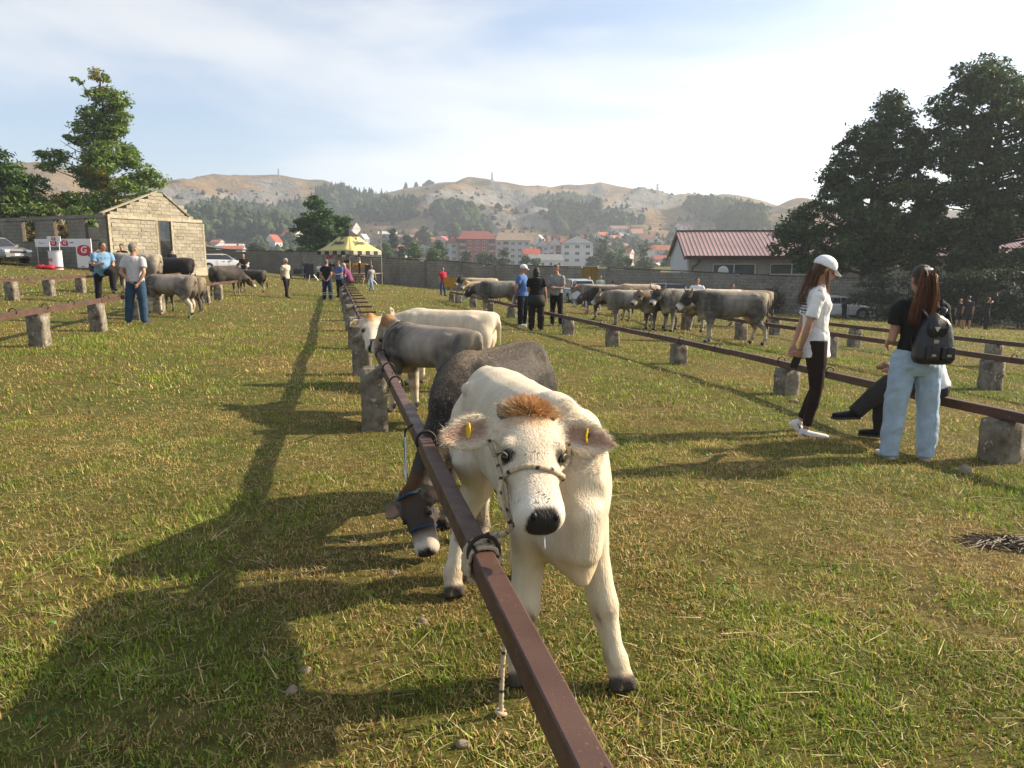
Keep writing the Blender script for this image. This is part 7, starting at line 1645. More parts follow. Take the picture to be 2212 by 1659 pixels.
# ------------------------------------------------------------------ town
def build_town():
    glass = mat('far window', (.05, .06, .07), .15, .3, spec=.6); wfr = mat('far frame', (.62, .62, .62), .6)
    def house(label, px, base_y, w_px, h_px, depth, wall, roof, rot=0, roof_k=.45, dp=1.1, on='flat', wins=True, flat=False, grp='houses of the town'):
        if on == 'hill':
            q = hill_at(px, base_y)
            if q is None: return
            depth = q.y; b = q
        else: b = at_depth(px, base_y, depth)
        s = depth / FPX; w, h = w_px * s, h_px * s; d = w * dp
        root = empty('house', (b.x, b.y, b.z), R(rot), label, 'house', grp)
        wm = mat('house wall %.2f %.2f %.2f' % wall, wall, .9, .15, .3); rm = mat('roof tile %.2f %.2f %.2f' % roof, roof, .9, .3, .8)
        dn = 8.0
        hw = h if flat else h * (1 - roof_k)
        MB().box((0, 0, (hw - dn) / 2), (w, d, hw + dn)).build('wall', wm, root)
        if flat: MB().box((0, 0, h + .12), (w + .4, d + .4, .25)).build('roof', rm, root)
        else:
            e = .35; mb = MB(); mb.add([(-w / 2 - e, -d / 2 - e, hw - .15), (w / 2 + e, -d / 2 - e, hw - .15), (w / 2 + e, d / 2 + e, hw - .15), (-w / 2 - e, d / 2 + e, hw - .15), (-w / 2 - e, 0, h), (w / 2 + e, 0, h)], [(0, 1, 5, 4), (2, 3, 4, 5), (0, 4, 3), (1, 2, 5), (0, 3, 2, 1)])
            ro = mb.build('roof', rm, root); mb = MB(); mb.add([(-w / 2 + .02, -d / 2 + .1, hw - .12), (-w / 2 + .02, d / 2 - .1, hw - .12), (-w / 2 - .01, 0, h - .25), (-w / 2 - .05, -d / 2 + .1, hw - .12), (-w / 2 - .05, d / 2 - .1, hw - .12), (-w / 2 - .08, 0, h - .25)], [(3, 4, 5)]); 
            for sgn in (-1, 1):
                g = MB(); g.prism([(-d / 2, hw - .16), (d / 2, hw - .16), (0, h - .18)], sgn * (w / 2 + e - .1), sgn * (w / 2 + e + .01) if False else sgn * (w / 2 + e + .012), 'x'); g.build('gable', wm, root)
            MB().box((w * .18, d * .12, h - .1), (.6, .6, 1.5)).build('chimney', mat('chimney brick', (.25, .09, .06), .9), ro)
        if wins:
            n = max(2, int(w / 3.2)); fl = max(1, int(hw / 2.6))
            for f in range(fl):
                for i in range(n):
                    x = -w / 2 + w * (i + .5) / n; z = hw - 1.5 - f * 2.7
                    if z < .6: continue
                    wi = MB().box((x, -d / 2 - .03, z), (1.15, .08, 1.25)).build('window', wfr, root); MB().box((x, -d / 2 - .06, z), (.95, .06, 1.05)).build('pane', glass, wi)
        return root
    red, orange, dull, pink = (.30, .085, .06), (.42, .14, .07), (.22, .10, .085), (.36, .13, .11)
    W1, W2, W3, W4 = (.58, .56, .52), (.46, .44, .41), (.62, .60, .58), (.45, .36, .27)
    # (label, column, base row, width, height, depth, wall, roof, rotation)
    L_ = [('white house with red hipped roof left of the stage tree', 632, 522, 32, 24, 420, W1, (.30, .06, .07), -15), ('house with orange roof behind the stage tree', 676, 520, 26, 20, 430, W4, orange, 10), ('white gabled house left of the yellow parasol', 592, 542, 24, 34, 300, W3, (.40, .10, .06), 70),
          ('cream house above the parasol top', 762, 508, 22, 26, 430, W1, (.30, .10, .08), -30), ('long low white-roofed shed on the slope', 838, 514, 38, 14, 450, (.30, .28, .26), (.60, .60, .60), 5), ('long dull-red shed beside the white-roofed shed', 878, 520, 34, 13, 440, W2, (.33, .15, .14), 5),
          ('white house with pale blue wall right of the parasol', 786, 530, 16, 24, 380, (.45, .5, .55), (.5, .5, .5), 60), ('big house with orange roof left of the red block', 922, 542, 40, 28, 330, (.52, .42, .36), orange, 8), ('pink-gabled house left of the red block', 957, 536, 32, 25, 360, (.60, .40, .36), (.38, .12, .12), 75),
          ('white house with red roof behind the left trees', 862, 556, 26, 26, 340, W3, red, 50), ('low house with pale roof at the far left of the town', 500, 538, 50, 11, 320, W3, (.62, .60, .58), 6), ('orange roof among bushes at the far left of the town', 470, 530, 20, 12, 330, W2, orange, -8), ('red roof beside the wall end', 506, 545, 40, 14, 260, W2, (.40, .13, .08), 12),
          ('small white house on the slope behind the grey block', 1165, 530, 18, 22, 520, W3, (.5, .48, .46), 70), ('red-roofed house behind the grey block', 1202, 540, 34, 24, 500, W2, red, 6), ('bright red-orange roof beside the grey block', 1147, 562, 34, 24, 330, (.4, .36, .32), (.42, .08, .05), 5),
          ('low white hall with grey roof in front of the white blocks', 1177, 578, 68, 28, 300, W3, (.20, .20, .21), 4),
          ('white house with orange roof, upper left of the right slope', 1302, 524, 28, 22, 470, W3, orange, 30), ('white house with orange-red roof beside it on the right slope', 1327, 527, 24, 18, 450, W3, (.48, .16, .09), 35), ('small white flat-roofed house on the right slope', 1349, 518, 22, 15, 500, W1, (.55, .50, .45), 5),
          ('pale grey house with orange roof, higher on the right slope', 1374, 517, 24, 22, 520, (.42, .43, .44), (.44, .24, .17), 5), ('large pale house behind, upper right slope', 1335, 503, 34, 15, 560, (.50, .46, .45), (.28, .17, .16), 5), ('brown-roofed house on the right slope', 1398, 528, 30, 21, 460, W1, (.24, .11, .09), -4),
          ('white gabled house on the right slope', 1416, 532, 32, 17, 450, W3, (.40, .40, .42), 82), ('house with bright orange roof near the long building', 1428, 554, 34, 24, 380, (.44, .43, .45), orange, -6), ('low orange-roofed house beside the willow', 1333, 544, 44, 18, 360, W4, (.40, .17, .11), 15), ('red-roofed house below the right slope', 1354, 556, 22, 18, 330, W2, red, -30),
          ('pink-red roof near the long building gable', 1424, 570, 26, 18, 300, W2, (.36, .10, .08), 8), ('reddish shed with white roof edge by the wall', 1420, 590, 28, 22, 260, (.35, .10, .07), (.5, .48, .45), 60), ('low roof between trees, far right of the town', 1405, 545, 16, 14, 320, W1, red, 4)]
    for a in L_:
        label, px, by, wp, hp, dpth, wl, rf, rot = a
        house(label, px, by, wp, hp, dpth, wl, rf, rot, on='hill' if by < 545 and hill_at(px, by) is not None else 'flat')
    def hs(label, x, y, w, h, wl, rf, rot=0): house(label, x, y, w, h, 0, wl, rf, rot, on='hill')
    hs('white house with red gable high on the right hillside', 1475, 497, 24, 15, W3, (.32, .10, .09), 20); hs('red-roofed house beside the white one high on the hillside', 1492, 497, 14, 12, W3, (.36, .08, .06), 40)
    # apartment blocks
    def block(label, px0, px1, base_y, top_y, depth, wall, roof, rot, floors, bays, gable=False, trim=None, dpk=11.0, balc=()):
        a, b = at_depth(px0, base_y, depth), at_depth(px1, base_y, depth); c = (a + b) / 2; w = (b - a).length / max(.3, math.cos(R(rot))); s = depth / FPX; H = (base_y - top_y) * s
        root = empty('apartment_block', (c.x, c.y, c.z), R(rot), label, 'apartment block', 'apartment blocks'); wm = mat('flats %.2f %.2f %.2f' % wall, wall, .9, .12, .4); rm = mat('flats roof %.2f %.2f %.2f' % roof, roof, .9, .25, .6)
        hw = H * .80; MB().box((0, 0, (hw - 4) / 2), (w, dpk, hw + 4)).build('wall', wm, root)
        e = .7; mb = MB()
        if gable: mb.add([(-w / 2 - e, -dpk / 2 - e, hw - .2), (w / 2 + e, -dpk / 2 - e, hw - .2), (w / 2 + e, dpk / 2 + e, hw - .2), (-w / 2 - e, dpk / 2 + e, hw - .2), (0, -dpk / 2 - e, H), (0, dpk / 2 + e, H)], [(0, 4, 5, 3), (1, 2, 5, 4), (0, 1, 4), (2, 3, 5), (0, 3, 2, 1)])
        else: mb.add([(-w / 2 - e, -dpk / 2 - e, hw - .2), (w / 2 + e, -dpk / 2 - e, hw - .2), (w / 2 + e, dpk / 2 + e, hw - .2), (-w / 2 - e, dpk / 2 + e, hw - .2), (-w / 2 + (2.5 if not gable else 0), 0, H), (w / 2 - 2.5, 0, H)], [(0, 1, 5, 4), (2, 3, 4, 5), (0, 4, 3), (1, 2, 5), (0, 3, 2, 1)])
        ro = mb.build('roof', rm, root)
        if gable: MB().prism([(-w / 2, hw - .22), (w / 2, hw - .22), (0, H - .25)], -dpk / 2 - e - .015, -dpk / 2 + .1, 'y').build('gable', wm, root)
        for k in (-.22, .05, .28): MB().box((w * k, .6, H - .3), (1.2, 1.0, 1.9)).build('chimney', mat('chimney brick', (.25, .09, .06), .9), ro)
        fh = 2.95
        for f in range(floors):
            z = hw - 1.75 - f * fh
            for i in range(bays):
                if (f, i) in balc or (-1, i) in balc:
                    x = -w / 2 + w * (i + .5) / bays
                    bo = MB().box((x, -dpk / 2 - .05, z - .05), (w / bays * .75, .12, 2.1)).build('loggia', mat('loggia dark', (.07, .06, .055), .8), root); MB().box((x, -dpk / 2 - .5, z - .95), (w / bays * .85, 1.0, .95)).build('balcony', mat('balcony %.2f' % (trim or wall)[0], trim or wall, .9), root); continue
                x = -w / 2 + w * (i + .5) / bays; ww = min(2.0, w / bays * .55)
                wi = MB().box((x, -dpk / 2 - .04, z), (ww, .12, 1.45)).build('window', wfr, root)
                for s_ in (-1, 1): MB().box((x + s_ * ww * .24, -dpk / 2 - .09, z), (ww * .42, .06, 1.25)).build('pane', glass, wi)
        return root
    block('four-storey apartment block with brick-red facade and red roof', 990, 1066, 583, 502, 350, (.30, .062, .045), (.24, .075, .06), 10, 4, 5, trim=(.34, .33, .31), balc={(-1, 0), (-1, 4)})
    block('four-storey pale grey apartment block adjoining the red one', 1067, 1140, 585, 505, 356, (.43, .44, .44), (.26, .20, .16), 10, 4, 5, balc={(-1, 1)})
    block('grey end wing left of the red apartment block', 968, 988, 580, 512, 352, (.42, .44, .46), (.22, .08, .06), 10, 4, 1)
    block('white apartment block with plain gable end', 1213, 1278, 588, 512, 335, (.58, .58, .58), (.24, .08, .065), -4, 4, 3, gable=True, dpk=20)
    block('white-ended block with red balconies, second from the white gable', 1185, 1213, 586, 516, 380, (.44, .44, .46), (.24, .08, .065), -4, 4, 2, gable=True, trim=(.36, .05, .045), balc={(-1, 1)})
    block('block with red balconies farthest left of the white group', 1158, 1186, 584, 520, 420, (.42, .40, .42), (.24, .08, .065), -4, 4, 2, gable=True, trim=(.36, .05, .045), balc={(-1, 0)})
    q = at_depth(790, 578, 90); e = empty('flat_roof_shed', (q.x, q.y, 0), .1, 'pale grey metal shed behind the parasol, above the wall', 'shed')
    MB().box((0, 0, .9), (4.6, 3.0, 2.3)).build('wall', mat('zinc sheet', (.36, .38, .39), .45, .2, 2), e); MB().box((0, 0, 2.1), (4.9, 3.3, .12)).build('roof', mat('zinc roof', (.28, .28, .27), .5), e)
    # lattice pylons on the hills
    pm = mat('galvanised steel', (.30, .31, .32), .5, .2, metal=.4)
    for px, by, ty, rw, lab in ((603, 399, 363, .16, 'left steel lattice pylon on the hill crest'), (1063, 405, 371, .22, 'middle steel lattice pylon on the hill crest'), (1419, 441, 395, .16, 'right steel lattice pylon on the hill crest')):
        b = hill_at(px, by + 2) or at_depth(px, by, 1050)
        H = (by - ty) * b.y / FPX * 1.05; e = empty('pylon', (b.x, b.y, b.z - 1), .4, lab, 'pylon', 'power pylons'); w = H * rw
        mb = MB(); C4 = [(-1, -1), (1, -1), (1, 1), (-1, 1)]
        lv = [0, .28, .5, .68, .82, .92]; wd = [1, .74, .55, .42, .36, .34] if rw < .2 else [1, .66, .42, .26, .16, .12]
        th = .22
        for sx_, sy_ in C4: mb.tube([(sx_ * w / 2 * k, sy_ * w / 2 * k, H * l) for l, k in zip(lv, wd)], th, 4)
        for i in range(5):
            for q in range(4):
                a, b_ = C4[q], C4[(q + 1) % 4]; k0, k1 = wd[i] * w / 2, wd[i + 1] * w / 2
                mb.tube([(a[0] * k0, a[1] * k0, H * lv[i]), (b_[0] * k1, b_[1] * k1, H * lv[i + 1])], th * .6, 4); mb.tube([(b_[0] * k0, b_[1] * k0, H * lv[i]), (a[0] * k1, a[1] * k1, H * lv[i + 1])], th * .6, 4)
        mb.build('tower', pm, e); mb = MB()
        k = .34 * w / 2 if rw < .2 else 0
        if rw < .2:
            for s in (-1, 1): mb.tube([(s * k, 0, H * .92), (s * k * 1.35, 0, H)], th * .7, 4)
            mb.tube([(-k * 1.9, 0, H * .93), (k * 1.9, 0, H * .93)], th, 4)
        else:
            mb.tube([(0, 0, H * .9), (0, 0, H)], th, 4)
            for l in (.78, .88, .96): mb.tube([(-w * .35, 0, H * l), (w * .35, 0, H * l)], th * .8, 4)
        mb.build('cross_arm', pm, e)
# ------------------------------------------------------------------ trees and scrub
def leaf_cloud(centers, n, leaf, seed, col, col2, flat=.6, aspect=1.7, sub=9, tip=None, tip_k=0.0):
    """centers: list of (centre, (rx, ry, rz)); leaves gather on twigs near each clump's surface"""
    rng = np.random.default_rng(seed); vol = np.array([max(r) ** 2 for c, r in centers]); vol = vol / vol.sum()
    P, N = [], []
    for (c, r), v in zip(centers, vol):
        m = max(12, int(n * v)); k = max(4, int(sub * 4))
        d = rng.normal(0, 1, (k, 3)); d /= np.linalg.norm(d, axis=1)[:, None]; rad = rng.uniform(.45, 1.0, k) ** .5
        sc = np.array(c) + d * rad[:, None] * np.array(r); idx = rng.integers(0, k, m)
        sp = np.array(r) * rng.uniform(.16, .34, (k, 1))[idx] * np.array([1, 1, flat])
        P.append(sc[idx] + rng.normal(0, 1, (m, 3)) * sp); N.append(d[idx])
    P = np.vstack(P); N = np.vstack(N); n = len(P)
    nn = N * .5 + rng.normal(0, .55, (n, 3)) + np.array([0, 0, .55]); nn /= np.linalg.norm(nn, axis=1)[:, None]
    t = np.cross(nn, rng.normal(0, 1, (n, 3))); t /= np.maximum(np.linalg.norm(t, axis=1), 1e-6)[:, None]; b = np.cross(nn, t)
    s = leaf * rng.uniform(.55, 1.25, n)[:, None]
    V = np.stack([P - t * s * aspect * .5, P - b * s * .32 + nn * s * .08, P + t * s * aspect * .5, P + b * s * .32 - nn * s * .02], 1).reshape(-1, 3)
    F = np.arange(n)[:, None] * 4 + np.array([[0, 1, 2, 3]])
    q = rng.uniform(0, 1, n)[:, None]; C = np.array(col) * (1 - q) + np.array(col2) * q
    C = C * rng.uniform(.7, 1.25, n)[:, None]
    if tip is not None:
        w = (fbm(P[:, 0] * .7, P[:, 2] * .7 + P[:, 1] * .5, 2, seed) > (1 - tip_k))[:, None]; C = np.where(w, np.array(tip) * rng.uniform(.7, 1.2, n)[:, None], C)
    return V, F, np.repeat(C, 4, 0)
def tree(label, base, clumps, trunk, n, leaf, seed, col, col2, cat='tree', name='tree', group=None, flat=.6, bare=(), tip=None, tip_k=0, trunk_r=.22, bark=(.085, .07, .055), stems=1, sub=9):
    """base: ground point; clumps: ((x, y, z), (rx, ry, rz)) relative to the base; trunk: height where the limbs start"""
    root = empty(name, base, 0, label, cat, group); rng = random.Random(seed)
    V, F, C = leaf_cloud(clumps, n, leaf, seed, col, col2, flat, tip=tip, tip_k=tip_k, sub=sub)
    link('crown', fast_mesh('crown', V, F, C), attr_mat('leaf', rough=.6, var=.2, scale=2, transl=.30, spec=.3), root)
    mb = MB(); top = max(c[2] for c, r in clumps)
    for s in range(stems):
        ox = (s - (stems - 1) / 2) * trunk_r * 5
        pts = [Vector((ox, 0, -.3)), Vector((ox * .8 + .05, .03, trunk * .5)), Vector((ox * .6 - .04, 0, trunk))] + [Vector((ox * .4 + rng.uniform(-.3, .3), rng.uniform(-.3, .3), trunk + (top - trunk) * q)) for q in (.35, .7, .98)]
        mb.tube(pts, [trunk_r * 1.25, trunk_r, trunk_r * .85, trunk_r * .6, trunk_r * .35, .04], 8)
    for c, r in clumps[::2]:
        c = Vector(c); z0 = max(trunk * .8, min(c.z - .25 * abs(c.x) - .3, top * .85)); q = min(1, max(0, (z0 - trunk) / max(.1, top - trunk)))
        mb.tube([Vector((0, 0, z0)), Vector((c.x * .45, c.y * .45, z0 + (c.z - z0) * .35)), c], [trunk_r * (.5 - .3 * q), trunk_r * .22, .02], 6)
    for p0, p1, p2 in bare: mb.tube([Vector(p0), Vector(p1), Vector(p2)], [.07, .045, .012], 5)
    mb.build('trunk', mat('bark %.2f' % bark[0], bark, .95, .4, 5, bump=.6, bscale=12), root, True)
    return root
def outline_clumps(rows, px0, by, depth, seed, step=26, rk=.85, ydep=.8, inset=.4):
    """fill a crown outline, given as (row, left, right) on the photograph's grid, with clumps at a real depth"""
    rng = random.Random(seed); s = depth / FPX; out = []; ys = [r[0] for r in rows]
    y = ys[0] + step * .3
    while y < ys[-1]:
        xl = np.interp(y, ys, [r[1] for r in rows]); xr = np.interp(y, ys, [r[2] for r in rows]); xl, xr = (xl + step * inset, xr - step * inset) if xr - xl > step * 1.3 else (xl, xr); w = xr - xl; k = max(1, int(round(w / (step * 1.0))))
        for i in range(k):
            x = xl + w * (i + .5) / k + rng.uniform(-.2, .2) * step; rr = step * rng.uniform(.62, 1.0) * rk
            half = w / 2 * s; e = abs((x - (xl + xr) / 2)) / (w / 2 + 1); y2 = y + rng.uniform(-.45, .45) * step; dy = rng.uniform(-1, 1) * ydep * half * math.sqrt(max(.05, 1 - e * e))
            out.append((((x - px0) * s, dy, (by - y2) * s), (rr * s * 1.15, rr * s * 1.15, rr * s * .85)))
        y += step * .72
    return out
def build_trees():
    gA, gB = (.030, .075, .012), (.085, .16, .028)
    # tall ragged tree behind the ruin
    d = 62; b = at_depth(245, 575, d); s = d / FPX
    b.z = tz(b.x, b.y); by = project(b)[1]
    rows = [(184, 255, 262), (200, 246, 268), (218, 222, 300), (240, 215, 316), (262, 210, 318), (285, 195, 312), (310, 200, 300), (335, 195, 318), (360, 190, 345), (385, 175, 362), (405, 165, 365), (430, 150, 362), (455, 148, 345), (475, 150, 330)]
    cl = outline_clumps(rows, 245, by, d, 4, 27, .82)
    cl += [(((x - 245) * s, 0, (by - y) * s), (r * s, r * s, r * s * .6)) for x, y, r in ((140, 352, 24), (128, 372, 18), (160, 345, 16), (120, 345, 12), (188, 318, 14), (176, 312, 9), (200, 196, 7), (212, 203, 7), (150, 440, 24), (130, 452, 20))]
    B = lambda x, y: ((x - 245) * s, -.2, (by - y) * s)
    bare = [(B(238, 350), B(195, 340), B(160, 318)), (B(238, 380), B(180, 350), B(135, 350)), (B(240, 360), B(190, 320), B(168, 330)), (B(244, 400), B(190, 380), B(140, 362)), (B(240, 300), B(226, 275), B(220, 250))]
    tree('tall ragged acacia with yellowing leaves rising behind the ruin', b, cl, 3.5, 30000, .215, 5, (.075, .135, .018), (.21, .30, .05), bare=bare, tip=(.26, .22, .035), tip_k=.30, trunk_r=.28, flat=.6)
    d = 58; b = at_depth(20, 575, d); b.z = tz(b.x, b.y); by = project(b)[1]
    tree('broad green tree at the left edge behind the ruin', b, outline_clumps([(345, -30, 40), (365, -60, 70), (390, -80, 92), (420, -80, 100), (445, -80, 98), (470, -80, 90)], 20, by, d, 6, 30, .9), 2.5, 15000, .23, 7, (.04, .09, .015), (.10, .18, .03), flat=.65)
    for i, (px, py, w, h, lab) in enumerate([(30, 462, 60, 42, 'light green bush behind the ruin, at the left'), (110, 465, 60, 46, 'sunlit bush behind the ruin, below the left tree'), (185, 468, 52, 40, 'bush behind the ruin, below the ragged acacia'), (70, 520, 34, 36, 'brown dry bush inside the ruin window'), (136, 520, 30, 40, 'dry bush seen through the second ruin window')]):
        d = 56 if i < 3 else 53; b = at_depth(px, 560, d); b.z = tz(b.x, b.y); by = project(b)[1]; top = py - h / 2
        c1, c2 = ((.06, .11, .02), (.16, .22, .05)) if i < 3 else ((.12, .08, .025), (.22, .16, .05))
        rows = [(top, px - w * .25, px + w * .25), (py, px - w * .55, px + w * .55), (min(by - 8, py + 60), px - w * .55, px + w * .55)]
        tree(lab, b, outline_clumps(rows, px, by, d, 60 + i, 24, .9), .8, 2600, .26, 70 + i, c1, c2, 'bush', 'bush', 'bushes behind the ruin', trunk_r=.08, stems=2)
    # feathery tree behind the stage
    d = 84; b = at_depth(700, 585, d); b.z = -.5; by = project(b)[1]; s = d / FPX
    rows = [(445, 680, 692), (458, 672, 712), (472, 668, 735), (485, 655, 748), (500, 650, 755), (515, 650, 745), (530, 640, 735), (545, 632, 725), (560, 628, 715)]
    cl = outline_clumps(rows, 700, by, d, 8, 22, .8) + [(((x - 700) * s, 0, (by - y) * s), (r * s, r * s, r * s * .5)) for x, y, r in ((752, 478, 10), (742, 484, 12), (652, 482, 11), (662, 488, 12), (686, 450, 9), (640, 500, 9), (628, 548, 12))]
    tree('feathery dark green tree behind the yellow parasol', b, cl, 2.5, 13000, .25, 9, (.035, .085, .022), (.08, .16, .04), flat=.5, trunk_r=.22)
    # big dark trees at the right, beyond the wall
    for (lab, px, d, rows, sd, n, stems) in [
        ('large dark tree with a pointed crown behind the woman in white cap', 1880, 52, [(224, 1886, 1898), (250, 1874, 1915), (290, 1852, 1940), (320, 1812, 1968), (350, 1800, 1978), (400, 1772, 1990), (430, 1760, 2000), (460, 1728, 2010), (490, 1690, 2015), (515, 1672, 2015), (545, 1690, 2005), (575, 1720, 1995)], 11, 30000, 2),
        ('large dark tree at the right edge, tallest of all', 2120, 50, [(160, 2075, 2088), (180, 2040, 2105), (200, 2022, 2195), (230, 1995, 2225), (270, 2000, 2260), (310, 2000, 2280), (360, 1985, 2300), (420, 1985, 2320), (470, 1985, 2330), (520, 1990, 2330), (560, 1995, 2320), (585, 2000, 2310)], 12, 40000, 3),
        ('dark tree beyond the right edge', 2390, 46, [(170, 2380, 2400), (220, 2320, 2450), (320, 2290, 2500), (420, 2280, 2520), (560, 2290, 2500)], 13, 14000, 1)]:
        b = at_depth(px, 600, d); b.z = tz(b.x, b.y) - .2; by = project(b)[1]
        tree(lab, b, outline_clumps(rows, px, by, d, sd, 26, .95, .75, .12), 4.0, int(n * 1.6), .22, sd, (.030, .062, .018), (.070, .125, .034), flat=.6, trunk_r=.30, stems=stems, bark=(.045, .038, .03), group='dark trees at the right')
    # shaded ivy and scrub along the wall foot at the right
    for i, (px, d, w, h) in enumerate([(1668, 46.3, 1.6, 1.3), (1950, 41.5, 4.2, 2.7), (2040, 40.6, 4.0, 3.0), (2130, 39.6, 4.0, 3.0), (2210, 38.3, 3.6, 3.1), (2300, 37.4, 4, 3.0)]):
        b = at_depth(px, 640, d); b.z = tz(b.x, b.y); rng = random.Random(i)
        cl = [((rng.uniform(-w / 2, w / 2), rng.uniform(-.3, .4), rng.uniform(.3, h)), (w * .24, .4, .4)) for k in range(14)]
        lab = ['brown dry bush at the wall foot, right of the large grey cow', 'dark scrub on the wall under the pointed tree', 'dark scrub on the wall behind the pair of men in shorts', 'dark scrub on the wall behind the boy with a raised arm', 'dark scrub on the wall at the right edge', 'dark scrub beyond the right edge'][i]
        tree(lab, b, cl, .3, 5200 if i else 1500, .13, 120 + i, (.018, .036, .014) if i else (.07, .055, .03), (.04, .07, .024) if i else (.12, .09, .05), 'bush', 'bush', 'scrub along the wall', trunk_r=.06, stems=2)
    # trees of the town
    rngt = random.Random(3)
    T = [(836, 575, 527, 28, 200, 0, 'rounded light green tree right of the parasol'), (851, 565, 504, 22, 260, 1, 'dark conical tree in the town, right of the parasol'), (896, 580, 529, 36, 170, 0, 'light green round tree left of the red apartment block'), (936, 582, 538, 34, 170, 0, 'bright green round tree before the red apartment block'), (950, 575, 521, 38, 220, 2, 'tall dark green tree left of the red apartment block'),
         (882, 560, 513, 18, 300, 1, 'dark fir between the houses'), (1008, 586, 543, 24, 230, 3, 'grey-green bush at the foot of the red block'), (1050, 590, 545, 50, 220, 2, 'wide dark tree before the apartment blocks'), (1088, 590, 549, 27, 220, 2, 'round tree before the grey apartment block'), (1135, 592, 552, 25, 220, 2, 'small round tree right of the grey apartment block'), (1158, 592, 559, 22, 210, 0, 'small bush beside the white hall'),
         (1302, 600, 521, 42, 240, 2, 'tall dark green tree right of the white gable block'), (1318, 600, 548, 28, 220, 2, 'lower dark tree beside the tall one'), (1343, 600, 546, 42, 210, 0, 'yellow-green tree in front of the hillside houses'), (1356, 598, 562, 22, 200, 2, 'dark bush right of the yellow-green tree'), (1391, 602, 538, 44, 200, 3, 'grey-green willow in front of the hillside houses'), (1441, 596, 557, 26, 240, 2, 'round green tree left of the long building'), (916, 530, 496, 30, 420, 2, 'single round tree on the town slope'),
         (560, 560, 530, 44, 170, 2, 'dark green tree left of the stage, behind the wall'), (868, 570, 540, 20, 210, 2, 'dark tree among the roofs right of the parasol'), (1275, 596, 560, 26, 230, 2, 'dark bush at the corner of the white gable block')]
    pal = [((.055, .11, .02), (.12, .21, .04)), ((.015, .035, .018), (.03, .06, .028)), ((.022, .05, .016), (.05, .095, .028)), ((.055, .075, .035), (.10, .13, .06))]
    for i, (px, by_, ty, w, d, k, lab) in enumerate(T):
        b = at_depth(px, by_, d); b.z = min(b.z, 1.0); by = project(b)[1]; c1, c2 = pal[k]
        rows = [(ty, px - w * .15, px + w * .15), (ty + (by_ - ty) * .3, px - w * .42, px + w * .42), (ty + (by_ - ty) * .6, px - w * .52, px + w * .52), (by_ - 3, px - w * .42, px + w * .42)] if k != 1 else [(ty, px - 2, px + 2), ((ty + by_) / 2, px - w * .28, px + w * .28), (by_ - 3, px - w * .5, px + w * .5)]
        tree(lab, b, outline_clumps(rows, px, by, d, 200 + i, max(10, w * .30), .85), 1.5, 2300, .10 + d * .0018, 220 + i, c1, c2, group='trees of the town', trunk_r=.2, sub=6)
def far_tree(V, F, C, p, h, w, conif, rng, col):
    b = len(V); n = 6
    lv = [(0.0, .25), (.18, .75), (.42, .9), (.68, .62), (.88, .3)] if not conif else [(.05, .7), (.3, .75), (.55, .5), (.8, .24)]
    for z, r in lv:
        a0 = rng.uniform(0, 6)
        for j in range(n):
            a = a0 + 2 * math.pi * j / n; q = r * w / 2 * rng.uniform(.7, 1.3); V.append((p[0] + q * math.cos(a), p[1] + q * math.sin(a), p[2] + z * h + rng.uniform(-.06, .06) * h)); 
    V.append((p[0], p[1], p[2] + h)); k = len(lv)
    for i in range(k - 1):
        for j in range(n): F.append((b + i * n + j, b + i * n + (j + 1) % n, b + (i + 1) * n + (j + 1) % n)); F.append((b + i * n + j, b + (i + 1) * n + (j + 1) % n, b + (i + 1) * n + j))
    for j in range(n): F.append((b + (k - 1) * n + j, b + (k - 1) * n + (j + 1) % n, b + k * n))
    for q in range(k * n + 1):
        f = rng.uniform(.75, 1.25); C.append(tuple(c * f for c in col))
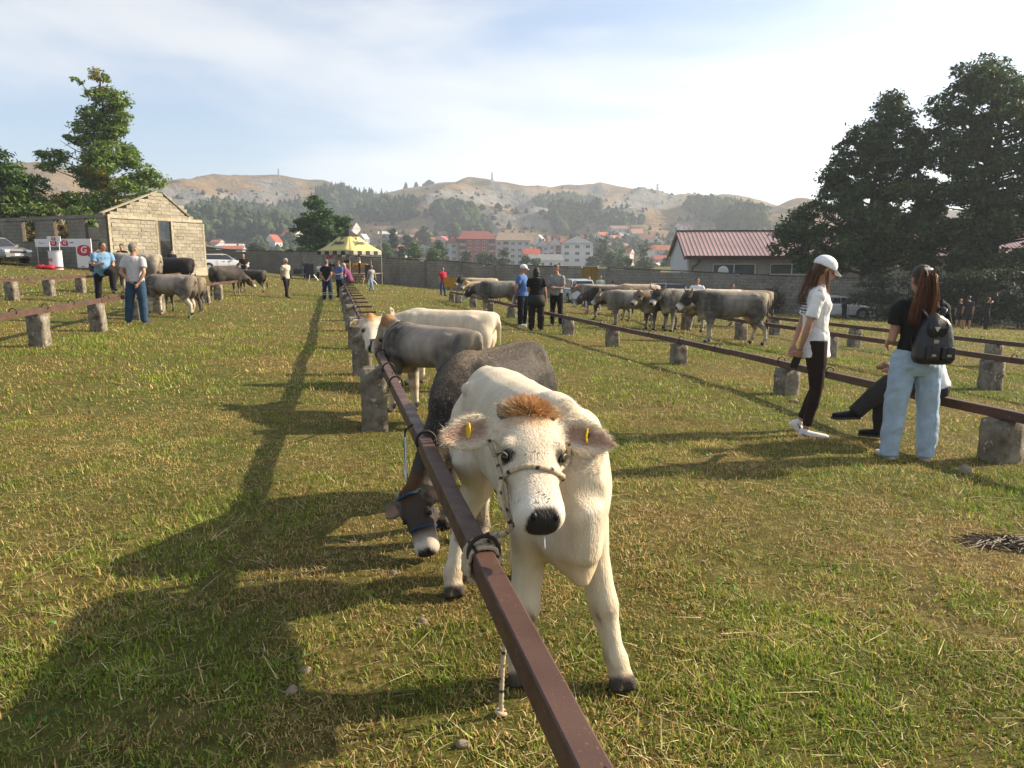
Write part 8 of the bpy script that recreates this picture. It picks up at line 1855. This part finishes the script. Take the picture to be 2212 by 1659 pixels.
def build_forest():
    rng = random.Random(12); fm = attr_mat('far foliage', rough=.95, var=.4, scale=.35, bump=.6, bscale=.6, spec=.05)
    for nd in fm.node_tree.nodes:
        if nd.type == 'BUMP': nd.inputs['Distance'].default_value = 1.0
    regs = [  # polygon-free patches: (cx, cy, sx, sy, count, conifer share, height)
        ('dense pine wood filling the valley at left below the cliffs', [(560, 490, 120, 34, 620, .6, 11), (480, 470, 60, 26, 220, .5, 10), (640, 470, 60, 24, 200, .7, 11), (700, 480, 60, 26, 260, .7, 12), (420, 500, 60, 30, 160, .4, 10)]),
        ('dark pine wood running up the saddle in the middle of the hills', [(750, 440, 60, 16, 260, .8, 13), (800, 458, 60, 12, 220, .7, 12), (720, 424, 40, 8, 130, .9, 12), (850, 470, 50, 10, 120, .5, 10), (860, 440, 40, 8, 70, .4, 8)]),
        ('scrub wood in the hollow above the apartment blocks', [(985, 475, 40, 16, 210, .2, 12), (960, 465, 24, 10, 90, .3, 11), (1020, 488, 30, 10, 90, .2, 10), (1010, 500, 60, 10, 60, .2, 8)]),
        ('wood in the valley right of the middle of the hills', [(1225, 470, 34, 40, 260, .3, 11), (1260, 450, 40, 16, 140, .4, 10), (1200, 440, 50, 10, 90, .3, 9), (1330, 480, 60, 10, 70, .3, 8)]),
        ('bluish wood on the far right hill', [(1560, 468, 60, 14, 220, .6, 12), (1600, 488, 50, 12, 140, .6, 13), (1520, 455, 40, 8, 90, .5, 10)]),
        ('bushes and trees between the houses on the right slope', [(1480, 545, 90, 26, 150, .2, 7), (1600, 545, 50, 22, 90, .3, 8), (1330, 540, 60, 22, 120, .2, 7), (900, 540, 90, 20, 120, .3, 7), (620, 535, 90, 18, 140, .2, 7)])]
    for lab, ps in regs:
        V, F, C = [], [], []
        for cx, cy, sx, sy, n, cf, h in ps:
            for i in range(n):
                a = rng.uniform(0, 6.283); q = math.sqrt(rng.uniform(0, 1)); x, y = cx + sx * q * math.cos(a), cy + sy * q * math.sin(a)
                p = hill_at(x, y)
                if p is None: continue
                hh = h * rng.uniform(.6, 1.25); c = rng.random() < cf
                far_tree(V, F, C, (p.x, p.y, p.z - 1), hh, hh * (.5 if c else .95), c, rng, lerp3((.03, .05, .02), (.065, .088, .034), rng.random()) if not c else lerp3((.022, .042, .02), (.045, .068, .03), rng.random()))
        if V: stuff(link('hill_wood', fast_mesh('hill_wood', V, F, C, False), fm), lab, 'wood')
    # scattered shrubs
    V, F, C = [], [], []
    for i in range(420):
        p = hill_at(rng.uniform(380, 1680), rng.uniform(408, 520))
        if p is None: continue
        far_tree(V, F, C, (p.x, p.y, p.z - .5), rng.uniform(2, 6), rng.uniform(2.5, 6), False, rng, lerp3((.03, .045, .02), (.07, .08, .035), rng.random()))
    stuff(link('hill_shrubs', fast_mesh('hill_shrubs', V, F, C, False), fm), 'small dark shrubs dotted over the dry hillsides', 'shrubs')
    # ridge woods and single trees on the skyline
    V, F, C = [], [], []
    for i in range(300):
        x = rng.choice([rng.uniform(678, 790), rng.uniform(700, 840), rng.uniform(1120, 1330), rng.uniform(60, 120)]); th = math.atan((x - CX) / (FPX * math.cos(PITCH) * 1.03)); r = rng.uniform(1000, 1180); X, Y = r * math.sin(th), r * math.cos(th); z = on_hill(X, Y)
        hh = rng.uniform(8, 15) if x < 850 else rng.uniform(3, 7); far_tree(V, F, C, (X, Y, z - 1), hh, hh * .5, True, rng, lerp3((.016, .032, .016), (.032, .05, .024), rng.random()))
    stuff(link('ridge_pines', fast_mesh('ridge_pines', V, F, C, False), fm), 'dark pines along the crest of the hills', 'pines')
    for i, (x, h, w, lab) in enumerate([(880, 13, 7, 'slender tree on the middle hill crest, leftmost of three'), (902, 11, 8, 'slender tree on the middle hill crest, centre of three'), (930, 11, 20, 'broad clump tree on the middle hill crest'), (1018, 5, 10, 'low bush on the middle hill crest'), (1272, 8, 7, 'single tree on the right crest'), (850, 5, 7, 'small bush on the crest left of the slender trees')]):
        th = math.atan((x - CX) / (FPX * math.cos(PITCH) * 1.03)); r = 1010; X, Y = r * math.sin(th), r * math.cos(th); z = on_hill(X, Y); V, F, C = [], [], []
        far_tree(V, F, C, (0, 0, 1.0), h, w, False, rng, (.022, .04, .02)); far_tree(V, F, C, (w * .2, 1, .5), h * .8, w * .7, False, rng, (.028, .045, .022)); far_tree(V, F, C, (-w * .25, 1, .5), h * .7, w * .7, False, rng, (.025, .042, .02))
        e = empty('hill_tree', (X, Y, z - .5), 0, lab, 'tree', 'single trees on the hills'); link('crown', fast_mesh('crown', V, F, C), fm, e); MB().tube([(0, 0, -1), (0, 0, 2)], .4, 6).build('trunk', mat('bark 0.09', (.085, .07, .055), .95), e)
    for i, (x, y, h, w, lab) in enumerate([(820, 480, 9, 11, 'round lone tree on the dry slope above the sheds'), (840, 468, 6, 8, 'small lone tree above the round one'), (1075, 452, 5, 8, 'dark bush on the dry slope above the red block'), (1042, 455, 5, 6, 'smaller bush left of the dark bush'), (1330, 465, 8, 6, 'slim tree on the right dry slope'), (1100, 496, 8, 5, 'slim conifer above the grey block'), (1515, 478, 13, 8, 'conifer on the far right hill, left one'), (1590, 466, 10, 11, 'conifer on the far right hill, right one'), (948, 502, 8, 10, 'tree above the big orange-roofed house')]):
        p = hill_at(x, y)
        if p is None: continue
        V, F, C = [], [], []; far_tree(V, F, C, (0, 0, .8), h, w, w < h, rng, (.026, .046, .02)); far_tree(V, F, C, (w * .2, .6, .6), h * .8, w * .7, w < h, rng, (.032, .052, .024))
        e = empty('hill_tree', (p.x, p.y, p.z - .4), 0, lab, 'tree', 'single trees on the hills'); link('crown', fast_mesh('crown', V, F, C), fm, e); MB().tube([(0, 0, -1), (0, 0, 2)], .35, 6).build('trunk', mat('bark 0.09', (.085, .07, .055), .95), e)

# ------------------------------------------------------------------ stage, parasol, promotion stand
def text_mesh(s, size, name, mat_, parent, M, extrude=.002, shear=0.0):
    c = bpy.data.curves.new('t', 'FONT'); c.body = s; c.size = size; c.extrude = extrude; c.align_x = 'CENTER'; c.align_y = 'CENTER'; c.shear = shear; c.offset = size * .02
    o = bpy.data.objects.new('t', c); TMP.collection.objects.link(o); dg = tmp_graph(); me = bpy.data.meshes.new_from_object(o.evaluated_get(dg)); bpy.data.objects.remove(o); bpy.data.curves.remove(c)
    me.transform(M); me.name = name; return link(name, me, mat_, parent)
def build_stage():
    d = 60.5; b = at_depth(757, 610, d); b.z = tz(b.x, b.y); s = d / FPX
    wood = mat('raw planks', (.34, .25, .13), .85, .4, 4, col2=(.18, .12, .06)); dkw = mat('dark timber', (.07, .05, .035), .85)
    st = empty('stage', b, R(-4), 'low wooden stage of planks with steps under the parasol', 'stage')
    W, D_, H = 4.6, 3.6, .72
    n = 16
    for i in range(n): MB().box((-W / 2 + W * (i + .5) / n, 0, H), (W / n - .02, D_, .05)).build('plank', wood, st)
    for x in (-W / 2 + .1, 0, W / 2 - .1):
        for y in (-D_ / 2 + .1, D_ / 2 - .1): MB().box((x, y, H / 2 - .03), (.12, .12, H)).build('leg', dkw, st)
    MB().box((0, -D_ / 2 + .02, H - .14), (W, .06, .16)).build('beam', wood, st)
    for k in range(3): MB().box((W * .12 + k * .05, -D_ / 2 - .25 - .3 * (2 - k), .18 + .2 * k), (2.2, .28, .05)).build('step', wood, st)
    for x in (-1.0, 1.25): MB().box((W * .12 + x, -D_ / 2 - .5, .3), (.06, 1.0, .08), M=Matrix.Rotation(R(32), 4, 'X')).build('stringer', wood, st)
    # table and chairs
    def chair(label, x, y, rz, col):
        o = empty('chair', b + Vector((x, y, H + .03)), rz, label, 'chair', 'orange tubular chairs on the stage'); cm = mat('orange tube', (.50, .11, .025), .5, .1); pm = mat('chair plywood %.2f' % col[0], col, .5, .2)
        for sx in (-1, 1):
            MB().tube([(sx * .20, .20, 0), (sx * .20, .20, .44), (sx * .20, .23, .85)], .016, 6).build('leg', cm, o, True); MB().tube([(sx * .20, -.20, 0), (sx * .20, -.20, .43)], .016, 6).build('leg', cm, o, True)
            MB().tube([(sx * .20, -.20, .2), (sx * .20, .20, .2)], .012, 6).build('stretcher', cm, o, True)
        MB().box((0, 0, .45), (.42, .42, .03)).build('seat', pm, o); MB().box((0, .23, .74), (.42, .03, .22)).build('backrest', pm, o)
    chair('orange chair at the left of the stage table, back to the field', .15, -1.2, R(172), (.55, .28, .05)); chair('orange chair in the middle before the stage table', .75, -1.25, R(184), (.55, .33, .06)); chair('orange chair at the right of the stage table', 1.35, -1.1, R(190), (.5, .28, .05))
    t = empty('table', b + Vector((.5, -.2, H + .03)), 0, 'low table covered with a yellow-brown cloth on the stage', 'table'); MB().box((0, 0, .73), (2.0, .8, .05)).build('table_top', mat('yellow cloth', (.35, .24, .06), .8, .2), t)
    MB().box((0, -.41, .60), (2.02, .012, .25)).build('cloth_front', mat('yellow cloth', (.35, .24, .06), .8, .2), t)
    for x in (-.9, .9):
        for y in (-.32, .32): MB().tube([(x, y, 0), (x, y, .72)], .025, 6).build('leg', dkw, t)
    # parasol: four-sided canopy with top vent and striped valance
    c0 = at_depth(755, 545, d - .3); pr = empty('parasol', (c0.x, c0.y, b.z), R(-33), 'large square yellow parasol with dark top and striped valance over the stage', 'parasol')
    zb = tall(b, 542.5) ; zt = tall(b, 505); zp = tall(b, 497); h = 1.82; yel = mat('yellow canvas', (.58, .50, .19), .8, .12, 1.5); dk = mat('dark canvas', (.030, .032, .028), .8); crm = mat('cream canvas', (.42, .40, .33), .8)
    mz = zt + .05
    for k in range(4):
        a0, a1 = k * math.pi / 2 + math.pi / 4, (k + 1) * math.pi / 2 + math.pi / 4
        R0 = h * math.sqrt(2); P0 = Vector((R0 * math.cos(a0), R0 * math.sin(a0), zb)); P1 = Vector((R0 * math.cos(a1), R0 * math.sin(a1), zb)); r1 = .72; Q0 = Vector((r1 * math.cos(a0), r1 * math.sin(a0), mz - .22)); Q1 = Vector((r1 * math.cos(a1), r1 * math.sin(a1), mz - .22))
        mb = MB(); vs = []; fs = []; n = 6
        for i in range(n + 1):
            t_ = i / n; sag = -.10 * math.sin(math.pi * t_)
            for j in range(n + 1):
                u = j / n; p = P0.lerp(P1, u).lerp(Q0.lerp(Q1, u), t_); p.z += sag * (1 - .3 * math.sin(math.pi * u)) ; vs.append(p)
        for i in range(n):
            for j in range(n): q = i * (n + 1) + j; fs.append((q, q + 1, q + n + 2, q + n + 1))
        mb.add(vs, fs); o = mb.build('canopy_panel', yel, pr, True); md = o.modifiers.new('t', 'SOLIDIFY'); md.thickness = .012; md.offset = 0
        mb = MB(); T0, T1 = Q0 * 1.18, Q1 * 1.18; T0.z = T1.z = mz - .26; mb.add([T0, T1, Vector((0, 0, zp + .05)), T0 + Vector((0, 0, -.012)), T1 + Vector((0, 0, -.012)), Vector((0, 0, zp + .035))], [(0, 1, 2), (3, 5, 4), (0, 3, 4, 1)]); mb.build('top_panel', dk, pr)
        nn = 8
        for i in range(nn):
            u0, u1 = i / nn + .004, (i + 1) / nn - .004; a, c = P0.lerp(P1, u0), P0.lerp(P1, u1); nrm = Vector(((P0 + P1).x, (P0 + P1).y, 0)).normalized()
            mb = MB(); dz = Vector((0, 0, -.30)); t2 = nrm * .012; mb.add([a, c, c + dz, a + dz, a + t2, c + t2, c + dz + t2, a + dz + t2], [(0, 3, 2, 1), (4, 5, 6, 7), (0, 1, 5, 4), (2, 3, 7, 6), (1, 2, 6, 5), (0, 4, 7, 3)]); mb.build('valance_flap', crm if i % 2 else dk, pr)
        mb = MB(); mb.tube([Vector((0, 0, mz - .2)), P0 * .97 + Vector((0, 0, .12 - zb * .0))], .022, 6); mb.build('rib', mat('parasol pole', (.45, .38, .28), .6), pr)
        # lettering and stag emblem on each panel
        mid = (P0 + P1) / 2; up_ = ((Q0 + Q1) / 2 - mid).normalized(); rt = (P1 - P0).normalized(); nrm = rt.cross(up_).normalized()
        if nrm.z < 0: nrm = -nrm
        rt = up_.cross(nrm).normalized()
        c = mid + up_ * .95 + nrm * .02; Mx = Matrix((rt, up_, nrm)).transposed().to_4x4(); Mx.translation = c
        lm = mat('navy print', (.03, .045, .09), .8) if k % 2 else mat('navy print', (.03, .045, .09), .8); text_mesh('Jelen', .62, 'lettering', lm, pr, Mx, .004, .15)
        mb = MB(); e0 = mid + up_ * 1.45 + nrm * .03
        for s_ in (-1, 1):
            mb.tube([e0, e0 + rt * s_ * .14 + up_ * .12, e0 + rt * s_ * .26 + up_ * .32], .018, 5); mb.tube([e0 + rt * s_ * .14 + up_ * .12, e0 + rt * s_ * .10 + up_ * .30], .014, 5); mb.tube([e0 + rt * s_ * .21 + up_ * .22, e0 + rt * s_ * .36 + up_ * .26], .012, 5)
        mb.tube([e0 + up_ * .02, e0 - up_ * .18], [.05, .02], 6); mb.build('stag_emblem', lm, pr)
    MB().tube([(0, 0, 0), (0, 0, zp)], .05, 8).build('pole', mat('parasol pole', (.45, .38, .28), .6), pr)
    for k in range(4):
        a = k * math.pi / 2 + math.pi / 4; MB().tube([(1.7 * math.cos(a), 1.7 * math.sin(a), 0), (1.7 * math.cos(a), 1.7 * math.sin(a), zb + .35)], .035, 6).build('corner_pole', mat('parasol pole', (.45, .38, .28), .6), pr)
    q = at_depth(825, 610, d + 1); e = empty('lamp_pole', (q.x, q.y, tz(q.x, q.y)), 0, 'thin pole with a small floodlight right of the parasol', 'pole'); hp = tall(e.location, 500)
    MB().tube([(0, 0, 0), (0, 0, hp)], .045, 8).build('post', mat('pole grey', (.30, .27, .23), .7), e); MB().box((.05, -.08, hp - .1), (.22, .14, .26)).build('floodlight', mat('flood grey', (.5, .5, .5), .5), e)
    # loudspeakers on tripods
    for lab, px, top, wd, dd in (('black loudspeaker on a tripod left of the stage', 671, 571, 1.0, 56), ('black loudspeaker on a tripod right of the stage', 798, 572, 1.0, 57)):
        q = at_depth(px, 605, dd); q.z = tz(q.x, q.y); zt_ = tall(q, top); e = empty('loudspeaker', q, R(5), lab, 'loudspeaker', 'loudspeakers beside the stage'); km = mat('speaker black', (.012, .012, .014), .6)
        mb = MB(); mb.prism([(-.30, -.2), (.30, -.2), (.22, .22), (-.22, .22)], zt_ - 1.05, zt_); mb.build('cabinet', km, e); MB().box((0, -.212, zt_ - .52), (.52, .02, .96)).build('grille', mat('speaker grille', (.02, .02, .022), .4, .3, 60), e)
        mb = MB().tube([(0, 0, .1), (0, 0, zt_ - 1.0)], .022, 8); tp = mb.build('stand', mat('stand grey', (.40, .41, .43), .4, .1, metal=.5), e)
        for k in range(3): a = k * 2.1 + .5; MB().tube([(0, 0, .75), (.62 * math.cos(a), .62 * math.sin(a), .01)], .016, 6).build('leg', mat('stand grey', (.40, .41, .43), .4, .1, metal=.5), tp)
    q = at_depth(668, 603, 58); q.z = tz(q.x, q.y); e = empty('bench', q, R(-3), 'simple plank bench left of the stage', 'bench')
    MB().box((0, 0, .48), (3.4, .3, .05)).build('seat', wood, e)
    for x in (-1.5, 1.5): MB().box((x, 0, .23), (.06, .28, .46)).build('leg', dkw, e)
    e = empty('amplifier', q + Vector((-.9, 0, .51)), 0, 'black amplifier box on the bench', 'amplifier'); MB().box((0, 0, .17), (.55, .3, .34)).build('case', mat('speaker black', (.012, .012, .014), .6), e); MB().box((0, -.155, .17), (.45, .01, .22)).build('front_panel', mat('amp panel', (.03, .03, .032), .4), e)
def build_stand():
    white = mat('banner white', (.68, .67, .70), .6, .06); red = mat('banner red', (.50, .02, .03), .6, .05); navy = mat('banner navy', (.03, .03, .10), .6, .05)
    d = 41.6; b = at_depth(112, 577, d); b.z = tz(b.x, b.y)
    def G(par, x, y, z, w, nm='logo'):
        # red oval speech-bubble with a navy shadow and a white G
        def oval(cx, cz, rx, rz_, y_, m, n_, tail=True):
            pts = [(cx + rx * math.copysign(abs(math.cos(t)) ** .8, math.cos(t)), cz + rz_ * math.copysign(abs(math.sin(t)) ** .8, math.sin(t))) for t in [2 * math.pi * i / 28 for i in range(28)]]
            mb = MB(); mb.prism(pts, y_, y_ - .006, 'y')
            if tail: mb.prism([(cx + rx * .55, cz - rz_ * .6), (cx + rx * .95, cz - rz_ * .4), (cx + rx * .85, cz - rz_ * 1.35)], y_ - .001, y_ - .0065, 'y')
            return mb.build(n_, m, par)
        oval(x - .03 * w, z - .05 * w, w * .5, w * .36, y, navy, 'logo_shadow'); oval(x, z, w * .5, w * .35, y - .009, red, 'logo_disc')
        M = Matrix.Translation((x - .02 * w, y - .022, z)) @ Matrix.Rotation(R(90), 4, 'X'); text_mesh('G', w * .66, 'letter', white, par, M, .004, .2)
    def dark_mark(par, x, y, z, w):
        mb = MB(); rng = random.Random(int(x * 100))
        for k in range(5): mb.box((x + rng.uniform(-.4, .4) * w, y, z + rng.uniform(-.12, .12) * w), (w * rng.uniform(.15, .4), .006, w * .05))
        mb.build('small_print', mat('banner grey', (.16, .17, .22), .7), par)
    s = d / FPX; rz = R(-6)
    # back banner: fascia strip plus a tall end panel
    W = (207 - 80) * s; x0 = (80 - 112) * s; e = empty('promotion_stand', b, rz, 'white promotion stand with red G logos before the ruin wall', 'promotion stand'); top = tall(b, 516); x1 = (172 - 112) * s; x2 = (207 - 112) * s
    MB().box(((x0 + x1) / 2, 0, top - .22), (x1 - x0, .04, .44)).build('fascia', white, e); fz = top - .22
    MB().box(((x1 + x2) / 2, 0, top / 2), (x2 - x1 - .01, .05, top)).build('end_panel', white, e)
    for x in (x0 + .05, x1 - .03): MB().tube([(x, .03, 0), (x, .03, top)], .025, 6).build('post', mat('stand grey', (.40, .41, .43), .4, .1, metal=.5), e)
    for px in (122, 148): G(e, (px - 112) * s, -.03, fz, .40)
    for px in (94, 135, 162): dark_mark(e, (px - 112) * s, -.026, fz, .42)
    G(e, (190 - 112) * s, -.04, top - .62, .78); dark_mark(e, (190 - 112) * s, -.03, top - 1.6, .6)
    # counter with header board on two poles
    q = at_depth(123, 577, d - 1.6); q.z = tz(q.x, q.y); c = empty('promotion_counter', q, rz, 'white half-round promotion counter with a header board', 'counter'); ht = tall(q, 510); hc = tall(q, 543)
    pts = [(.38 * math.cos(t), -.30 * math.sin(t)) for t in [math.pi * i / 14 for i in range(15)]]; mb = MB(); mb.prism(pts, 0, hc); mb.build('body', white, c); mb = MB(); mb.prism([(x * 1.06, y * 1.06) for x, y in pts], hc, hc + .04); mb.build('top', mat('counter top', (.6, .6, .62), .4), c)
    mb = MB(); mb.prism([(x * 1.012, y * 1.012) for x, y in pts], .06, .16); mb.build('red_band', red, c)
    for x in (-.28, .28): MB().tube([(x, -.02, hc), (x, -.02, ht)], .02, 6).build('pole', white, c)
    MB().box((0, -.02, ht - .14), (.78, .03, .26)).build('header', white, c); G(c, 0, -.05, ht - .14, .24); G(c, -.10, -.315, hc * .55, .22)
    for i, (px, lab) in enumerate(((88, 'crumpled red bag on the grass by the counter, left one'), (106, 'crumpled red bag on the grass by the counter, right one'))):
        q = at_depth(px, 576, d - 2.0); q.z = tz(q.x, q.y); e2 = empty('red_bag', q, 0, lab, 'bag', 'red bags by the promotion counter'); me = remesh(MB().ell((0, 0, .10), (.30, .2, .13), 12, 8).ell((.12, 0, .16), (.14, .12, .1)), 'sack', .03, 1, cols=False); fold(me, 1.6, 3 + i); link('sack', me, red, e2); MB().tube([(-.12, -.05, .2), (0, -.05, .32), (.12, -.05, .2)], .012, 5).build('handle', red, e2, True)
def build_small_things():
    # stones, ochre boards, cloth on post, discarded cup
    sm = mat('field stone', (.26, .21, .15), .95, .3, 8, bump=.6, bscale=30)
    for i, (px, py, w) in enumerate([(660, 1450, .045), (630, 1495, .05), (915, 1345, .055), (1000, 1610, .05), (800, 925, .12), (850, 1240, .05), (1715, 868, .10), (2085, 1020, .14), (1520, 1215, .03)]):
        w *= .62; q = ground_at(px, py); me = remesh(MB().ell((0, 0, w * .1), (w, w * .7, w * .5), 8, 6).ell((w * .3, w * .2, w * .3), (w * .5, w * .5, w * .4), 8, 6), 'stone', w * .22, 1, cols=False); fold(me, w * 14, i)
        lab = ['small pale stone in the shadow left of the calves', 'flat stone below the small pale one', 'lump of dry earth left of the rail, under the grazing calf', 'pale clod at the foot of the hanging rope end', 'larger stone at the foot of the nearest centre post', 'clod beside the muzzle of the grazing calf', 'whitish stone at the foot of the post behind the cap woman', 'stone at the foot of the broad right-hand post', 'white pebble in the grass right of the white calf'][i]
        o = link('stone', me, sm, None, (q.x, q.y, q.z), i); tag(o, lab, 'stone', 'stones in the grass')
    q = at_depth(973, 610, 36); zg = tz(q.x, q.y); e = empty('ochre_board', (q.x, q.y, zg), 0, 'small ochre board at the left end of the right-hand rail', 'board'); hb = tall(e.location, 600); MB().box((0, 0, hb - .22), (.62, .05, .5)).build('panel', mat('ochre wood', (.42, .22, .03), .8, .3), e); MB().box((0, .05, hb / 2 - .1), (.07, .07, hb)).build('stake', mat('ochre wood', (.42, .22, .03), .8, .3), e)
    q = ground_at(1245, 668); e = empty('cloth', (q.x + .35, q.y - .2, q.z + .15), 0, 'dark and white cloth hung on the post right of the man in grey', 'cloth'); me = remesh(MB().box((0, 0, .28), (.22, .10, .36)).box((.05, -.02, .12), (.14, .08, .3)), 'fabric', .03, 2, cols=False); fold(me, 2.0, 5); link('fabric', me, striped('cloth stripes', (.03, .03, .04), (.6, .6, .62), 2.2, 'x'), e)
    q = ground_at(1290, 670); e = empty('bottle', (q.x, q.y, q.z), .6, 'plastic bottle lying in the grass under the cow row', 'bottle'); MB().tube([(-.18, 0, .05), (.05, 0, .05), (.14, 0, .05), (.2, 0, .05)], [.05, .05, .02, .018], 8).build('flask', mat('bottle plastic', (.5, .56, .54), .2, .1), e, True); MB().tube([(.2, 0, .05), (.235, 0, .05)], .022, 8).build('lid', mat('green lid', (.02, .25, .10), .4), e)
    # dark pile of old straw at the right edge
    q = ground_at(2180, 1180); V, F, C = [], [], []; rng = np.random.default_rng(4); n = 420; V = []
    for i in range(n):
        a = rng.normal(0, .13), rng.normal(0, .05); z = tz(q.x + a[0], q.y + a[1]) + .025 * math.exp(-(a[0] / .3) ** 2 - (a[1] / .12) ** 2) * rng.uniform(.2, 1.2); t = rng.uniform(0, 3.14); l = rng.uniform(.03, .10); dx, dy = math.cos(t) * l, math.sin(t) * l; b = len(V)
        V += [(q.x + a[0] - dx, q.y + a[1] - dy, z), (q.x + a[0] - dx, q.y + a[1] - dy + .005, z + .004), (q.x + a[0] + dx, q.y + a[1] + dy + .005, z + .01), (q.x + a[0] + dx, q.y + a[1] + dy, z + .006)]; F.append((b, b + 1, b + 2, b + 3)); k = rng.uniform(.5, 1.3); C += [(.075 * k, .05 * k, .025 * k)] * 4
    stuff(link('old_straw', fast_mesh('old_straw', V, F, C), attr_mat('dry straw', rough=.6)), 'dark heap of rotting straw at the right edge', 'straw')
build_ground()
build_hills()
build_haze()
build_ruin()
build_wall()
build_red_roof()
build_town()
build_trees()
build_forest()
NEAR = build_near_cattle()
build_fences()
build_halter(NEAR[0])
build_people()
build_far_cattle()
build_cars()
build_stage()
build_stand()
build_small_things()
build_grass()
bpy.data.scenes.remove(TMP)
